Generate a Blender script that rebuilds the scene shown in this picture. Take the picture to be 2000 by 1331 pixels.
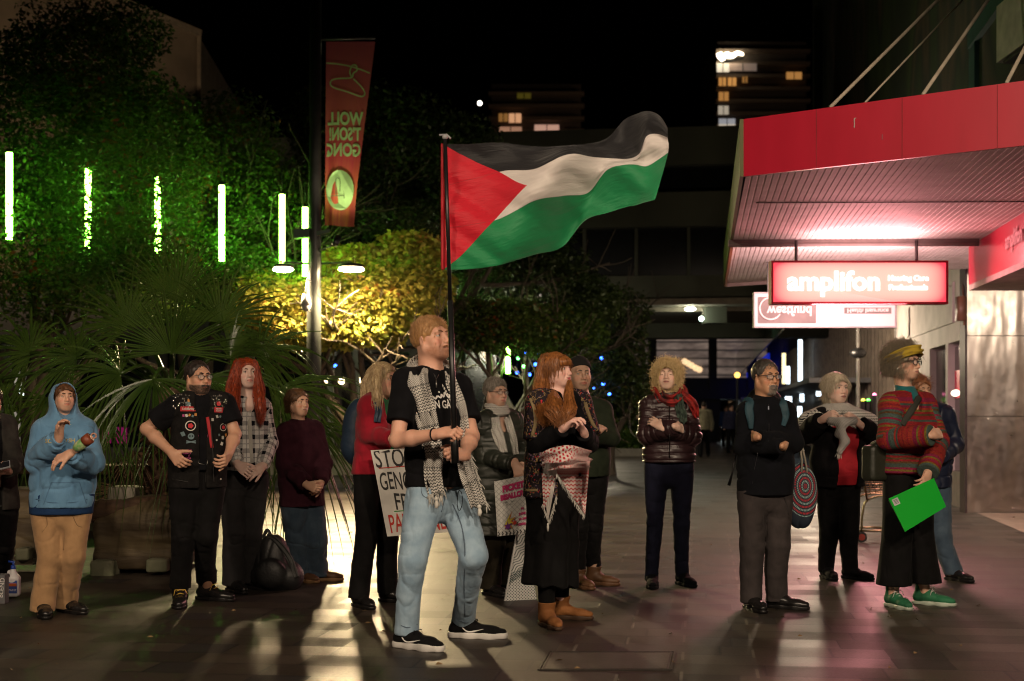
import bpy, math, random
import numpy as np
from mathutils import Vector
from mathutils.bvhtree import BVHTree
random.seed(7); rng = np.random.default_rng(11)
R = math.radians
SC = bpy.context.scene
for _o in list(SC.objects): bpy.data.objects.remove(_o)
# ---------------------------------------------------------------- camera, sky, exposure
F, CX, HY, CZ = 2778.0, 1000.0, 812.0, 1.30        # focal length and horizon in photo pixels, eye height
cam = bpy.data.cameras.new('camera'); camo = bpy.data.objects.new('camera', cam); SC.collection.objects.link(camo)
cam.sensor_width = 36; cam.lens = 50; cam.clip_end = 2000; cam.clip_start = .1
camo.location = (0, 0, CZ); camo.rotation_euler = (R(90), 0, 0)
cam.shift_y = (HY-665.5)/2000.0
cam.dof.use_dof = True; cam.dof.focus_distance = 9.2; cam.dof.aperture_fstop = 2.8
SC.camera = camo
world = bpy.data.worlds.new('World'); SC.world = world; world.use_nodes = True
wn = world.node_tree.nodes; bg = wn['Background']
sky = wn.new('ShaderNodeTexSky'); sky.sky_type = 'NISHITA'; sky.sun_disc = False
sky.sun_elevation = R(-4); sky.sun_rotation = R(200); sky.altitude = 20
world.node_tree.links.new(sky.outputs[0], bg.inputs[0]); bg.inputs[1].default_value = .004
SC.view_settings.view_transform = 'Standard'; SC.view_settings.look = 'None'
SC.view_settings.exposure = 0.0; SC.view_settings.gamma = 1.0
SC.cycles.use_denoising = True; SC.cycles.filter_width = 1.1
SC.cycles.sample_clamp_indirect = 3; SC.cycles.max_bounces = 6; SC.cycles.diffuse_bounces = 3; SC.cycles.transparent_max_bounces = 12
SC.cycles.use_light_tree = True
# ---------------------------------------------------------------- helpers: links, tags, meshes
OFF = {}
def tag(o, label=None, cat=None, group=None, kind=None):
    if label: o['label'] = label
    if cat: o['category'] = cat
    if group: o['group'] = group
    if kind: o['kind'] = kind
    return o
def thing(name, loc, label=None, cat=None, group=None, kind=None):
    o = bpy.data.objects.new(name, None); SC.collection.objects.link(o)
    o.location = loc; o.empty_display_size = .1; OFF[o] = np.array(loc, float)
    return tag(o, label, cat, group, kind)
def mk(name, V, Fc, mat, parent=None, smooth=False, loc=None, col=None, uv=None, att=None, mi=None):
    V = np.asarray(V, np.float32).reshape(-1, 3)
    off = OFF[parent] if parent is not None else (np.array(loc, float) if loc is not None else
          np.array([(V[:, 0].min()+V[:, 0].max())/2, (V[:, 1].min()+V[:, 1].max())/2, V[:, 2].min()]))
    me = bpy.data.meshes.new(name)
    if isinstance(Fc, np.ndarray):
        n, m = Fc.shape
        me.vertices.add(len(V)); me.vertices.foreach_set('co', (V-off).astype(np.float32).ravel())
        me.loops.add(n*m); me.loops.foreach_set('vertex_index', Fc.astype(np.int32).ravel())
        me.polygons.add(n); me.polygons.foreach_set('loop_start', np.arange(0, n*m, m, dtype=np.int32))
        me.update(calc_edges=True)
    else:
        me.from_pydata([tuple(v) for v in (V-off).tolist()], [], Fc); me.update()
    me.validate()
    me.polygons.foreach_set('use_smooth', [smooth]*len(me.polygons))
    mats = mat if isinstance(mat, (list, tuple)) else [mat]
    for m_ in mats: me.materials.append(m_)
    if mi is not None: me.polygons.foreach_set('material_index', np.asarray(mi, np.int32))
    if col is not None:
        a = me.color_attributes.new('Col', 'FLOAT_COLOR', 'POINT')
        c = np.ones((len(V), 4), np.float32); c[:, :3] = col; a.data.foreach_set('color', c.ravel())
    if att is not None:
        a = me.attributes.new('cu', 'FLOAT_VECTOR', 'POINT'); a.data.foreach_set('vector', np.asarray(att, np.float32).ravel())
    if uv is not None:
        l = me.uv_layers.new(name='UVMap'); idx = np.empty(len(me.loops), np.int32); me.loops.foreach_get('vertex_index', idx)
        l.data.foreach_set('uv', np.asarray(uv, np.float32)[idx].ravel())
    o = bpy.data.objects.new(name, me); SC.collection.objects.link(o)
    if parent is not None: o.parent = parent
    else: o.location = off
    OFF[o] = off
    return o
def W(px, py, Y):                                    # a point of the photo at distance Y
    return np.array([(px-CX)*Y/F, Y, CZ+(HY-py)*Y/F])
def G(px, py):                                       # a ground point
    return W(px, py, F*CZ/(py-HY))
def nz(v): v = np.asarray(v, float); return v/(np.linalg.norm(v)+1e-12)
UP = np.array([0, 0, 1.])
SD = nz([.132, .991, 0]); SR = nz([.991, -.132, 0])  # street direction and its right
class MB:                                            # collects boxes, bars and tubes into one mesh
    def __init__(s): s.v = []; s.f = []; s.n = 0
    def add(s, v, f):
        s.v += [np.asarray(p, float) for p in v]; s.f += [tuple(i+s.n for i in q) for q in f]; s.n = len(s.v); return s
    def obox(s, c, ex, ey, ez):                      # centre and three half vectors
        c, ex, ey, ez = map(lambda q: np.asarray(q, float), (c, ex, ey, ez))
        v = [c+a*ex+b*ey+d*ez for d in (-1, 1) for b in (-1, 1) for a in (-1, 1)]
        return s.add(v, [(0, 2, 3, 1), (4, 5, 7, 6), (0, 1, 5, 4), (2, 6, 7, 3), (0, 4, 6, 2), (1, 3, 7, 5)])
    def box(s, x0, x1, y0, y1, z0, z1):
        return s.obox(((x0+x1)/2, (y0+y1)/2, (z0+z1)/2), ((x1-x0)/2, 0, 0), (0, (y1-y0)/2, 0), (0, 0, (z1-z0)/2))
    def bar(s, a, b, w, h, up=UP):
        a, b = np.asarray(a, float), np.asarray(b, float); d = nz(b-a); sd = np.cross(d, up)
        sd = nz(sd) if np.linalg.norm(sd) > 1e-4 else np.array([1., 0, 0]); u = np.cross(sd, d)
        return s.obox((a+b)/2, (b-a)/2, sd*w/2, u*h/2)
    def tube(s, P, r, n=8, cap=True):
        P = [np.asarray(p, float) for p in P]; r = [r]*len(P) if np.isscalar(r) else r
        base = []; ref = None
        for i, p in enumerate(P):
            t = nz(P[min(i+1, len(P)-1)]-P[max(i-1, 0)])
            if ref is None: ref = np.array([0, 0, 1.]) if abs(t[2]) < .9 else np.array([1., 0, 0])
            u = nz(ref-t*np.dot(ref, t)); ref = u; w = np.cross(t, u)
            base += [p+r[i]*(math.cos(2*math.pi*k/n)*u+math.sin(2*math.pi*k/n)*w) for k in range(n)]
        f = [(i*n+k, i*n+(k+1) % n, (i+1)*n+(k+1) % n, (i+1)*n+k) for i in range(len(P)-1) for k in range(n)]
        if cap: f += [tuple(range(n))[::-1], tuple((len(P)-1)*n+k for k in range(n))]
        return s.add(base, f)
    def prism(s, poly, d):                           # polygon (list of 3-D points) swept by d
        d = np.asarray(d, float); n = len(poly); v = [np.asarray(p, float) for p in poly]; v += [p+d for p in v]
        return s.add(v, [tuple(range(n))[::-1], tuple(range(n, 2*n))]+[(k, (k+1) % n, n+(k+1) % n, n+k) for k in range(n)])
    def sph(s, c, r, n=10, m=7):
        c = np.asarray(c, float); r = np.asarray(r, float)*np.ones(3); v = [c+r*(0, 0, 1)]
        for i in range(1, m):
            a = math.pi*i/m; v += [c+r*np.array([math.sin(a)*math.cos(2*math.pi*k/n), math.sin(a)*math.sin(2*math.pi*k/n), math.cos(a)]) for k in range(n)]
        v.append(c-r*(0, 0, 1)); f = [(0, 1+k, 1+(k+1) % n) for k in range(n)]
        for i in range(m-2): f += [(1+i*n+k, 1+(i+1)*n+k, 1+(i+1)*n+(k+1) % n, 1+i*n+(k+1) % n) for k in range(n)]
        f += [(len(v)-1, 1+(m-2)*n+(k+1) % n, 1+(m-2)*n+k) for k in range(n)]
        return s.add(v, f)
    def build(s, name, mat, parent=None, smooth=False, **k): return mk(name, np.array(s.v), s.f, mat, parent, smooth, **k)
def spline(P, n):
    P = np.asarray(P, float); m = len(P)
    if m < 3: t = np.linspace(0, 1, n)[:, None]; return P[0]*(1-t)+P[-1]*t
    Q = np.vstack([2*P[0]-P[1], P, 2*P[-1]-P[-2]]); out = []
    for u in np.linspace(0, m-1-1e-6, n):
        i = int(u); t = u-i; a, b, c, d = Q[i], Q[i+1], Q[i+2], Q[i+3]
        out.append(.5*(2*b+(c-a)*t+(2*a-5*b+4*c-d)*t*t+(3*b-a-3*c+d)*t**3))
    return np.array(out)
_T = rng.random((32, 32, 32)).astype(np.float32)
def vnoise(P, sc=(1, 1, 1), seed=0):                 # smooth value noise, -1..1
    P = P*np.asarray(sc, np.float32)+seed*7.31; i = np.floor(P).astype(int); f = P-i; f = f*f*(3-2*f); r = 0
    for a in (0, 1):
        for b in (0, 1):
            for c in (0, 1):
                w = (f[:, 0] if a else 1-f[:, 0])*(f[:, 1] if b else 1-f[:, 1])*(f[:, 2] if c else 1-f[:, 2])
                r = r+w*_T[(i[:, 0]+a) % 32, (i[:, 1]+b) % 32, (i[:, 2]+c) % 32]
    return r*2-1
# ---------------------------------------------------------------- node expressions and materials
class E:
    def __init__(s, nt, k): s.t = nt; s.k = k
    def m(s, op, *a):
        n = s.t.nodes.new('ShaderNodeMath'); n.operation = op
        for i, x in enumerate((s,)+a):
            if isinstance(x, E): s.t.links.new(x.k, n.inputs[i])
            else: n.inputs[i].default_value = x
        return E(s.t, n.outputs[0])
    def __add__(s, o): return s.m('ADD', o)
    def __sub__(s, o): return s.m('SUBTRACT', o)
    def __mul__(s, o): return s.m('MULTIPLY', o)
    def __truediv__(s, o): return s.m('DIVIDE', o)
    def __radd__(s, o): return s.m('ADD', o)
    def __rmul__(s, o): return s.m('MULTIPLY', o)
    def gt(s, o): return s.m('GREATER_THAN', o)
    def lt(s, o): return s.m('LESS_THAN', o)
    def fr(s): return s.m('FRACT')
    def fl(s): return s.m('FLOOR')
    def ab(s): return s.m('ABSOLUTE')
    def mn(s, o): return s.m('MINIMUM', o)
    def mx(s, o): return s.m('MAXIMUM', o)
    def sin(s): return s.m('SINE')
class MT:                                            # a material with its node tree at hand
    def __init__(s, name, rough=.7, metal=0, spec=.5):
        s.mat = bpy.data.materials.new(name); s.mat.use_nodes = True; s.t = s.mat.node_tree
        s.b = s.t.nodes['Principled BSDF']; s.out = s.t.nodes['Material Output']
        s.b.inputs['Roughness'].default_value = rough; s.b.inputs['Metallic'].default_value = metal
        s.b.inputs['Specular IOR Level'].default_value = spec
    def node(s, t): return s.t.nodes.new(t)
    def co(s, kind='Object', scale=(1, 1, 1), rot=(0, 0, 0)):
        if kind == 'cu':
            n = s.node('ShaderNodeAttribute'); n.attribute_name = 'cu'; o = n.outputs['Vector']
        else: n = s.node('ShaderNodeTexCoord'); o = n.outputs[kind]
        mp = s.node('ShaderNodeMapping'); mp.inputs['Scale'].default_value = scale; mp.inputs['Rotation'].default_value = rot
        s.t.links.new(o, mp.inputs[0]); return mp.outputs[0]
    def xyz(s, k):
        n = s.node('ShaderNodeSeparateXYZ'); s.t.links.new(k, n.inputs[0]); return [E(s.t, n.outputs[i]) for i in range(3)]
    def vec(s, *a):
        n = s.node('ShaderNodeCombineXYZ')
        for i, x in enumerate(a):
            if isinstance(x, E): s.t.links.new(x.k, n.inputs[i])
            else: n.inputs[i].default_value = x
        return n.outputs[0]
    def noise(s, k, sc=5, det=3, rough=.5):
        n = s.node('ShaderNodeTexNoise'); n.inputs['Scale'].default_value = sc; n.inputs['Detail'].default_value = det
        n.inputs['Roughness'].default_value = rough; s.t.links.new(k, n.inputs['Vector']); return E(s.t, n.outputs[0])
    def white(s, k):
        n = s.node('ShaderNodeTexWhiteNoise'); s.t.links.new(k, n.inputs['Vector']); return E(s.t, n.outputs['Value'])
    def voro(s, k, sc, feat='F1'):
        n = s.node('ShaderNodeTexVoronoi'); n.feature = feat; n.inputs['Scale'].default_value = sc
        s.t.links.new(k, n.inputs['Vector']); return n
    def col(s, c):
        if isinstance(c, (tuple, list)):
            n = s.node('ShaderNodeRGB'); n.outputs[0].default_value = (*c[:3], 1); return n.outputs[0]
        return c
    def mix(s, f, a, b, mode='MIX'):
        n = s.node('ShaderNodeMix'); n.data_type = 'RGBA'; n.blend_type = mode
        for k, x in ((n.inputs[0], f), (n.inputs[6], s.col(a)), (n.inputs[7], s.col(b))):
            if isinstance(x, E): s.t.links.new(x.k, k)
            elif isinstance(x, (int, float)): k.default_value = x
            else: s.t.links.new(x, k)
        return n.outputs[2]
    def ramp(s, e, stops, const=False):
        n = s.node('ShaderNodeValToRGB'); s.t.links.new(e.k, n.inputs[0]); r = n.color_ramp
        if const: r.interpolation = 'CONSTANT'
        while len(r.elements) < len(stops): r.elements.new(.5)
        for el, (p, c) in zip(r.elements, stops): el.position = p; el.color = (*c, 1)
        return n.outputs[0]
    def base(s, k): s.t.links.new(s.col(k), s.b.inputs['Base Color']); return s
    def bump(s, e, st=.3, dist=.01):
        n = s.node('ShaderNodeBump'); n.inputs['Strength'].default_value = st; n.inputs['Distance'].default_value = dist
        s.t.links.new(e.k, n.inputs['Height']); s.t.links.new(n.outputs[0], s.b.inputs['Normal']); return s
    def emit(s, c, st): 
        s.b.inputs['Emission Color'].default_value = (*c, 1); s.b.inputs['Emission Strength'].default_value = st; return s
    def translucent(s, c, f=.3):
        tr = s.node('ShaderNodeBsdfTranslucent'); s.t.links.new(s.col(c), tr.inputs[0]); mx = s.node('ShaderNodeMixShader')
        mx.inputs[0].default_value = f; s.t.links.new(s.b.outputs[0], mx.inputs[1]); s.t.links.new(tr.outputs[0], mx.inputs[2])
        s.t.links.new(mx.outputs[0], s.out.inputs[0]); return s
def simple(name, c, rough=.7, metal=0, c2=None, ns=6, bs=0, bsc=40, spec=.5, stretch=(1, 1, 1)):
    m = MT(name, rough, metal, spec); k = m.co('Object', stretch)
    c2 = c2 or tuple(x*.72 for x in c); e = m.noise(k, ns, 4)
    m.base(m.mix((e-.35)*3.3, c2, c))
    if bs: m.bump(m.noise(k, bsc, 4), bs, .01)
    return m.mat
def glow(name, c, st):
    m = MT(name, .4); m.base(tuple(min(.8, x) for x in c)); m.emit(c, st); return m.mat
def cloth(name, c, c2=None, rough=.85, fold=.5, weave=600, knit=False):
    m = MT(name, rough, 0, .25); k = m.co('Object'); kf = m.co('Object', (9, 9, 3.2))
    f = m.noise(kf, 1.3, 3, .6); w = m.noise(k, weave if not knit else 150, 2)
    c2 = c2 or tuple(x*.8 for x in c)
    m.base(m.mix((m.noise(k, 14, 3)-.35)*3, c2, c)); fc = ((m.noise(m.co('Object', (5, 5, 2.2), (.5, .3, .2)), 1.7, 2, .4)-.5).ab()*7).mn(1.); m.bump(f*.6+fc*.30+w*.05, fold, .022)
    m.b.inputs['Sheen Weight'].default_value = .12 if max(c) > .1 else .015; m.b.inputs['Specular IOR Level'].default_value = .25 if max(c) > .1 else .12; return m.mat
def put_light(name, kind, loc, energy, colr, parent=None, size=.1, target=None, spot=None, blend=.4):
    l = bpy.data.lights.new(name, kind); l.energy = energy; l.color = colr
    if kind == 'AREA': l.size = size
    else: l.shadow_soft_size = size
    if spot: l.spot_size = R(spot); l.spot_blend = blend
    o = bpy.data.objects.new(name, l); SC.collection.objects.link(o)
    loc = np.array(loc, float); o.location = tuple(loc-(OFF[parent] if parent is not None else 0))
    if parent is not None: o.parent = parent
    if target is not None: o.rotation_euler = Vector(tuple(np.asarray(target, float)-loc)).to_track_quat('-Z', 'Y').to_euler()
    return o
def text_mesh(s, size, bold=0, font_scale=(1, 1)):
    c = bpy.data.curves.new('writing', 'FONT'); c.body = s; c.size = size; c.offset = bold; c.resolution_u = 3
    c.align_x = 'CENTER'; c.align_y = 'CENTER'
    o = bpy.data.objects.new('writing', c); SC.collection.objects.link(o)
    dg = bpy.context.evaluated_depsgraph_get(); me = o.evaluated_get(dg).to_mesh()
    V = np.array([v.co[:] for v in me.vertices])*np.array([*font_scale, 1]); Fs = [tuple(p.vertices) for p in me.polygons]
    o.to_mesh_clear(); bpy.data.objects.remove(o); bpy.data.curves.remove(c); return V, Fs
def text_on(name, s, size, org, ex, ey, mat, parent=None, bold=0, thick=.003, fs=(1, 1), **kw):
    V, Fs = text_mesh(s, size, bold, fs); org, ex, ey = np.asarray(org, float), nz(ex), nz(ey); n = np.cross(ex, ey)
    P = org+V[:, :1]*ex+V[:, 1:2]*ey
    m = MB(); m.add(P+n*thick, Fs); m.add(P+n*thick*.3, [f[::-1] for f in Fs]); return m.build(name, mat, parent, **kw)
# ---------------------------------------------------------------- signed-distance modelling of bodies and clothes
def cone(a, b, ra, rb, n=None, s=1., k=.02, clip=(), sub=False):
    return dict(t='c', a=np.asarray(a, float), b=np.asarray(b, float), ra=ra, rb=rb, n=None if n is None else nz(n), s=s, k=k, clip=list(clip), sub=sub)
def ell(c, r, ax=None, k=.02, clip=(), sub=False):
    return dict(t='e', c=np.asarray(c, float), r=np.asarray(r, float)*np.ones(3), ax=np.eye(3) if ax is None else np.array([nz(q) for q in ax]), k=k, clip=list(clip), sub=sub)
def obx(c, hs, ax=None, rd=.01, k=.01, clip=(), sub=False):
    return dict(t='b', c=np.asarray(c, float), r=np.asarray(hs, float), ax=np.eye(3) if ax is None else np.array([nz(q) for q in ax]), rd=rd, k=k, clip=list(clip), sub=sub)
def chain(P, r, **k): return [cone(P[i], P[i+1], r[i], r[i+1], **k) for i in range(len(P)-1)]
def bbox(p):
    if p['t'] == 'c':
        r = max(p['ra'], p['rb'])*max(1, p['s']); return np.minimum(p['a'], p['b'])-r, np.maximum(p['a'], p['b'])+r
    e = np.abs(p['ax'].T@np.diag(p['r'])).sum(1); return p['c']-e, p['c']+e
def pdist(p, X, Y, Z):
    if p['t'] == 'c':
        a = p['a']; ab = p['b']-a; L = ab@ab+1e-9; x, y, z = X-a[0], Y-a[1], Z-a[2]
        t = np.clip((x*ab[0]+y*ab[1]+z*ab[2])/L, 0, 1)
        x, y, z = x-t*ab[0], y-t*ab[1], z-t*ab[2]; rr = p['ra']+t*(p['rb']-p['ra'])
        if p['n'] is not None:
            n = p['n']; q = (x*n[0]+y*n[1]+z*n[2])*(1/p['s']-1); x, y, z = x+q*n[0], y+q*n[1], z+q*n[2]
            l = np.sqrt(x*x+y*y+z*z); d = (l-rr)*(.5+.5*min(1, p['s']))
        else: d = np.sqrt(x*x+y*y+z*z)-rr
    else:
        c, A = p['c'], p['ax']; x, y, z = X-c[0], Y-c[1], Z-c[2]
        u, v, w = (A[i][0]*x+A[i][1]*y+A[i][2]*z for i in range(3)); r = p['r']
        if p['t'] == 'e':
            k0 = np.sqrt((u/r[0])**2+(v/r[1])**2+(w/r[2])**2); k1 = np.sqrt((u/r[0]**2)**2+(v/r[1]**2)**2+(w/r[2]**2)**2)+1e-6
            d = k0*(k0-1)/k1; d = np.where(k0 < .02, -r.min(), d)
        else:
            rd = p['rd']; u, v, w = np.abs(u)-r[0]+rd, np.abs(v)-r[1]+rd, np.abs(w)-r[2]+rd
            d = np.sqrt(np.maximum(u, 0)**2+np.maximum(v, 0)**2+np.maximum(w, 0)**2)+np.minimum(np.maximum(u, np.maximum(v, w)), 0)-rd
    for c, n in p['clip']:
        n = nz(n); d = np.maximum(d, (X-c[0])*n[0]+(Y-c[1])*n[1]+(Z-c[2])*n[2])
    return d
def sdf_mesh(prims, h):
    bs = [bbox(p) for p in prims if not p['sub']]
    lo = np.min([b[0] for b in bs], 0)-3*h; hi = np.max([b[1] for b in bs], 0)+3*h
    N = np.ceil((hi-lo)/h).astype(int)+1; D = np.full(N, .3, np.float32)
    ax = [(lo[i]+h*np.arange(N[i])).astype(np.float32) for i in range(3)]
    for p in prims:
        b0, b1 = bbox(p); mg = p['k']+3*h
        i0 = np.clip(np.floor((b0-mg-lo)/h).astype(int), 0, N); i1 = np.clip(np.ceil((b1+mg-lo)/h).astype(int)+1, 0, N)
        if (i1 <= i0).any(): continue
        sl = tuple(slice(i0[i], i1[i]) for i in range(3))
        d = pdist(p, ax[0][sl[0]][:, None, None], ax[1][sl[1]][None, :, None], ax[2][sl[2]][None, None, :]).astype(np.float32)
        A = D[sl]; k = p['k']
        if p['sub']: d = -d; hh = np.maximum(k-np.abs(A-d), 0)/k; D[sl] = np.maximum(A, d)+hh*hh*k*.25
        else: hh = np.maximum(k-np.abs(A-d), 0)/k; D[sl] = np.minimum(A, d)-hh*hh*k*.25
    S = D < 0; n = N-1
    cnt = np.zeros(n, np.uint8); C = [(a, b, c) for a in (0, 1) for b in (0, 1) for c in (0, 1)]
    for a, b, c in C: cnt += S[a:n[0]+a, b:n[1]+b, c:n[2]+c]
    I = np.array(np.nonzero((cnt > 0) & (cnt < 8))); m = I.shape[1]
    acc = np.zeros((m, 3), np.float32); num = np.zeros(m, np.float32)
    for i, p in enumerate(C):
        for q in C[i+1:]:
            df = np.subtract(q, p)
            if np.abs(df).sum() != 1: continue
            da = D[I[0]+p[0], I[1]+p[1], I[2]+p[2]]; db = D[I[0]+q[0], I[1]+q[1], I[2]+q[2]]
            w = ((da < 0) != (db < 0)).astype(np.float32); t = np.where(w > 0, da/(da-db+1e-12), 0)
            acc += w[:, None]*(np.array(p, np.float32)+t[:, None]*df.astype(np.float32)); num += w
    V = lo+h*(I.T+acc/num[:, None]); vid = np.full(n, -1, np.int32); vid[tuple(I)] = np.arange(m); Q = []
    for a in range(3):
        b, c = (a+1) % 3, (a+2) % 3
        s0 = [slice(None)]*3; s1 = [slice(None)]*3; s0[a] = slice(0, N[a]-1); s1[a] = slice(1, N[a])
        ch = S[tuple(s0)] != S[tuple(s1)]; J = np.array(np.nonzero(ch)); ok = (J[b] > 0) & (J[c] > 0) & (J[b] < n[b]) & (J[c] < n[c]); J = J[:, ok]
        def g(db, dc): K = J.copy(); K[b] -= db; K[c] -= dc; return vid[tuple(K)]
        q = np.stack([g(1, 1), g(0, 1), g(0, 0), g(1, 0)], 1); fl = ~S[tuple(J)]; q[fl] = q[fl][:, ::-1]; Q.append(q)
    Q = np.concatenate(Q); Q = Q[(Q >= 0).all(1)]; return V, Q
def vnormals(V, Q):
    n = np.cross(V[Q[:, 2]]-V[Q[:, 0]], V[Q[:, 3]]-V[Q[:, 1]]); N = np.zeros_like(V)
    for i in range(4):
        for a in range(3): N[:, a] += np.bincount(Q[:, i], n[:, a], len(V))
    return N/(np.linalg.norm(N, axis=1, keepdims=True)+1e-9)
def axial(V, bones, ref):                            # (around, along, bone) for pattern coordinates
    best = np.full(len(V), 9e9); out = np.zeros((len(V), 3))
    for i, p in enumerate(bones):
        if p['t'] != 'c' or p['sub']: continue
        ab = p['b']-p['a']; L = np.linalg.norm(ab)+1e-9; w = ab/L; t = np.clip((V-p['a'])@w, 0, L); q = V-p['a']-t[:, None]*w
        d = np.linalg.norm(q, axis=1)-(p['ra']+t/L*(p['rb']-p['ra'])); u = nz(ref-w*(ref@w)); v = np.cross(w, u)
        ang = np.arctan2(q@v, q@u); m = d < best; best[m] = d[m]
        out[m] = np.stack([ang*max(p['ra'], p['rb']), (V-p['a'])@w+p.get('u0', 0), np.full(len(V), i)], 1)[m]
    return out
def folds(V, N, amp, seed, sc=(7, 7, 20)):
    a = vnoise(V, sc, seed); b = vnoise(V+.3*vnoise(V, (5, 5, 5), seed+2)[:, None]*.1, (sc[0]*2, sc[1]*2, sc[2]*1.6), seed+1)
    W_ = V+.05*np.stack([vnoise(V, (6, 6, 6), seed+3), vnoise(V, (6, 6, 6), seed+4), vnoise(V, (6, 6, 6), seed+5)], 1); c = vnoise(W_, (sc[0]*1.1, sc[1]*1.1, sc[2]*.9), seed+6)
    rd = (1-np.abs(c))**7*np.clip(.4+1.4*vnoise(V, (4, 4, 4), seed+7), 0, 1); return V+N*((a*.30+b*.18-rd*1.0+.1)*amp)[:, None]
# ---------------------------------------------------------------- people
BV = {}
def lerp(a, b, t): return np.asarray(a)*(1-t)+np.asarray(b)*t
class HF:                                            # head frame: x lateral (image right), y forward, z up, origin at eye level
    def __init__(s, c, yaw, pitch, sc, roll=0):
        y, p = R(yaw), R(pitch); s.f = np.array([math.sin(y)*math.cos(p), -math.cos(y)*math.cos(p), math.sin(p)])
        s.x = np.array([math.cos(y), math.sin(y), 0.]); s.u = np.cross(s.x, -s.f)*1.0
        if s.u[2] < 0: s.u = -s.u
        r = R(roll); x, u = s.x, s.u; s.x = x*math.cos(r)+u*math.sin(r); s.u = u*math.cos(r)-x*math.sin(r)
        s.c = np.asarray(c, float); s.s = sc; s.ax = (s.x, s.f, s.u)
    def w(s, x, y, z): return s.c+s.s*(x*s.x+y*s.f+z*s.u)
    def l(s, V): d = (V-s.c)/s.s; return np.stack([d@s.x, d@s.f, d@s.u], 1)
def hand_prims(W0, d, pn, side, curl=(35, 45, 30), sc=1., thumb=(35, 20), spread=5, closed=0):
    """wrist, direction to the knuckles, palm normal, +1/-1 the side the thumb is on (along d x pn)"""
    d, pn = nz(d), nz(pn); pn = nz(pn-d*(d@pn)); lt = np.cross(d, pn)*side; P = []
    L = .085*sc; ks = []
    for i, (o, kk) in enumerate(((.030, .0), (.010, .004), (-.010, 0.), (-.029, -.008))):
        k = W0+d*(L+kk)+lt*o*sc; ks.append(k); P.append(cone(W0+d*.012+lt*o*.55*sc, k, .0165*sc, .0115*sc, k=.012))
    P.append(cone(W0-d*.03, W0+d*.02, .024*sc, .024*sc, n=pn, s=.8, k=.02))
    for i, (k, ll, r) in enumerate(zip(ks, (.072, .08, .075, .058), (.0095, .0098, .0092, .0082))):
        a = R((1.5-i)*spread); dd = nz(d*math.cos(a)+lt*math.sin(a)); p = k; an = 0; ax = lt; lr = ll*sc
        for j, fr in enumerate((.46, .31, .23)):
            an += R(curl[j]+(i-1.5)*3); q = p+(dd*math.cos(an)+pn*math.sin(an))*lr*fr
            P.append(cone(p, q, r*sc*(1-.08*j), r*sc*(.92-.08*j), k=.0035)); p = q
    t0 = W0+d*.025*sc+lt*.024*sc; a = R(thumb[0]); td = nz(d*math.cos(a)+lt*math.sin(a)+pn*.25); t1 = t0+td*.042*sc
    b = R(thumb[1]); td2 = nz(td*math.cos(b)+(-lt*.5+pn*.6)*math.sin(b)); t2 = t1+td2*.03*sc; td3 = nz(td2+(-lt*.3+pn*.3)*math.sin(b)); t3 = t2+td3*.022*sc
    P += [cone(t0, t1, .0155*sc, .0115*sc, k=.012), cone(t1, t2, .0112*sc, .0098*sc, k=.004), cone(t2, t3, .0098*sc, .0075*sc, k=.004)]
    return P
def head_prims(H, o):
    w, s, ax = H.w, H.s, H.ax; e = lambda c, r, **k: ell(w(*c), np.array(r)*s, ax, **k)
    fw = o.get('face_w', 1.); jw = o.get('jaw', 1.)
    P = [e((0, -.018, .028), (.076*fw, .095, .086), k=.02), e((0, .028, -.030), (.060*fw, .060, .078), k=.03),
         e((0, .054, -.088), (.030*jw, .030, .026), k=.025), cone(w(-.050*fw*jw, .0, -.055), w(-.018, .055, -.092), .024*s, .020*s, k=.03),
         cone(w(.050*fw*jw, .0, -.055), w(.018, .055, -.092), .024*s, .020*s, k=.03)]
    for q in (-1, 1):
        P += [e((q*.043*fw, .052, -.030), (.022, .026, .020), k=.02), e((q*.036*fw, .050, -.058), (.020, .026, .026), k=.02)]
    P += [cone(w(-.036, .072, .020), w(.036, .072, .020), .013*s, .013*s, k=.02)]
    for q in (-1, 1): P.append(e((q*.032, .090, -.001), (.019, .016, .0125), k=.012, sub=True))
    P += [cone(w(0, .084, .006), w(0, .101+.004*o.get('nose', 1), -.034), .0085*s, .0115*s, k=.012), e((0, .104, -.036), (.012, .012, .0095), k=.006)]
    for q in (-1, 1): P.append(e((q*.013, .094, -.039), (.0085, .011, .0075), k=.006))
    sm = o.get('smile', 0)
    P += [e((0, .083, -.066), (.027, .020, .020), k=.015)]
    for q in (-1, 1):
        P += [cone(w(0, .100, -.061), w(q*.023, .086, -.063+.006*sm), .0062*s, .003*s, k=.004), cone(w(0, .098, -.073), w(q*.021, .086, -.066+.006*sm), .0068*s, .003*s, k=.004)]
        P.append(cone(w(0, .108, -.0665), w(q*.024, .093, -.0645+.007*sm), .0016*s, .0016*s, k=.003, sub=True))
        if sm > .5: P.append(cone(w(q*.020, .092, -.038), w(q*.034, .078, -.064), .003*s, .003*s, k=.008, sub=True))
        ez = -.001; c = w(q*.0315, .0695, ez); up = nz(H.u); lid = o.get('lid', .35)
        if o.get('closed'): P.append(ell(c, .0142*s, ax, k=.004))
        else:
            P += [ell(c, .0145*s, ax, k=.003, clip=[(c+up*.0052*s*(1-lid), -(up+H.f*.35))]), ell(c, .0142*s, ax, k=.003, clip=[(c-up*.0062*s, up-H.f*.3)])]
        ec = w(q*.0755*fw, -.006, -.014)
        if not o.get('noears'):
            P += [ell(ec, np.array((.007, .019, .031))*s, (H.x*1+H.f*q*-.35, H.f+H.x*q*.35, H.u), k=.008), ell(ec+(H.x*q*.007+H.f*.004)*s, np.array((.005, .009, .016))*s, ax, k=.005, sub=True)]
    return P
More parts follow.
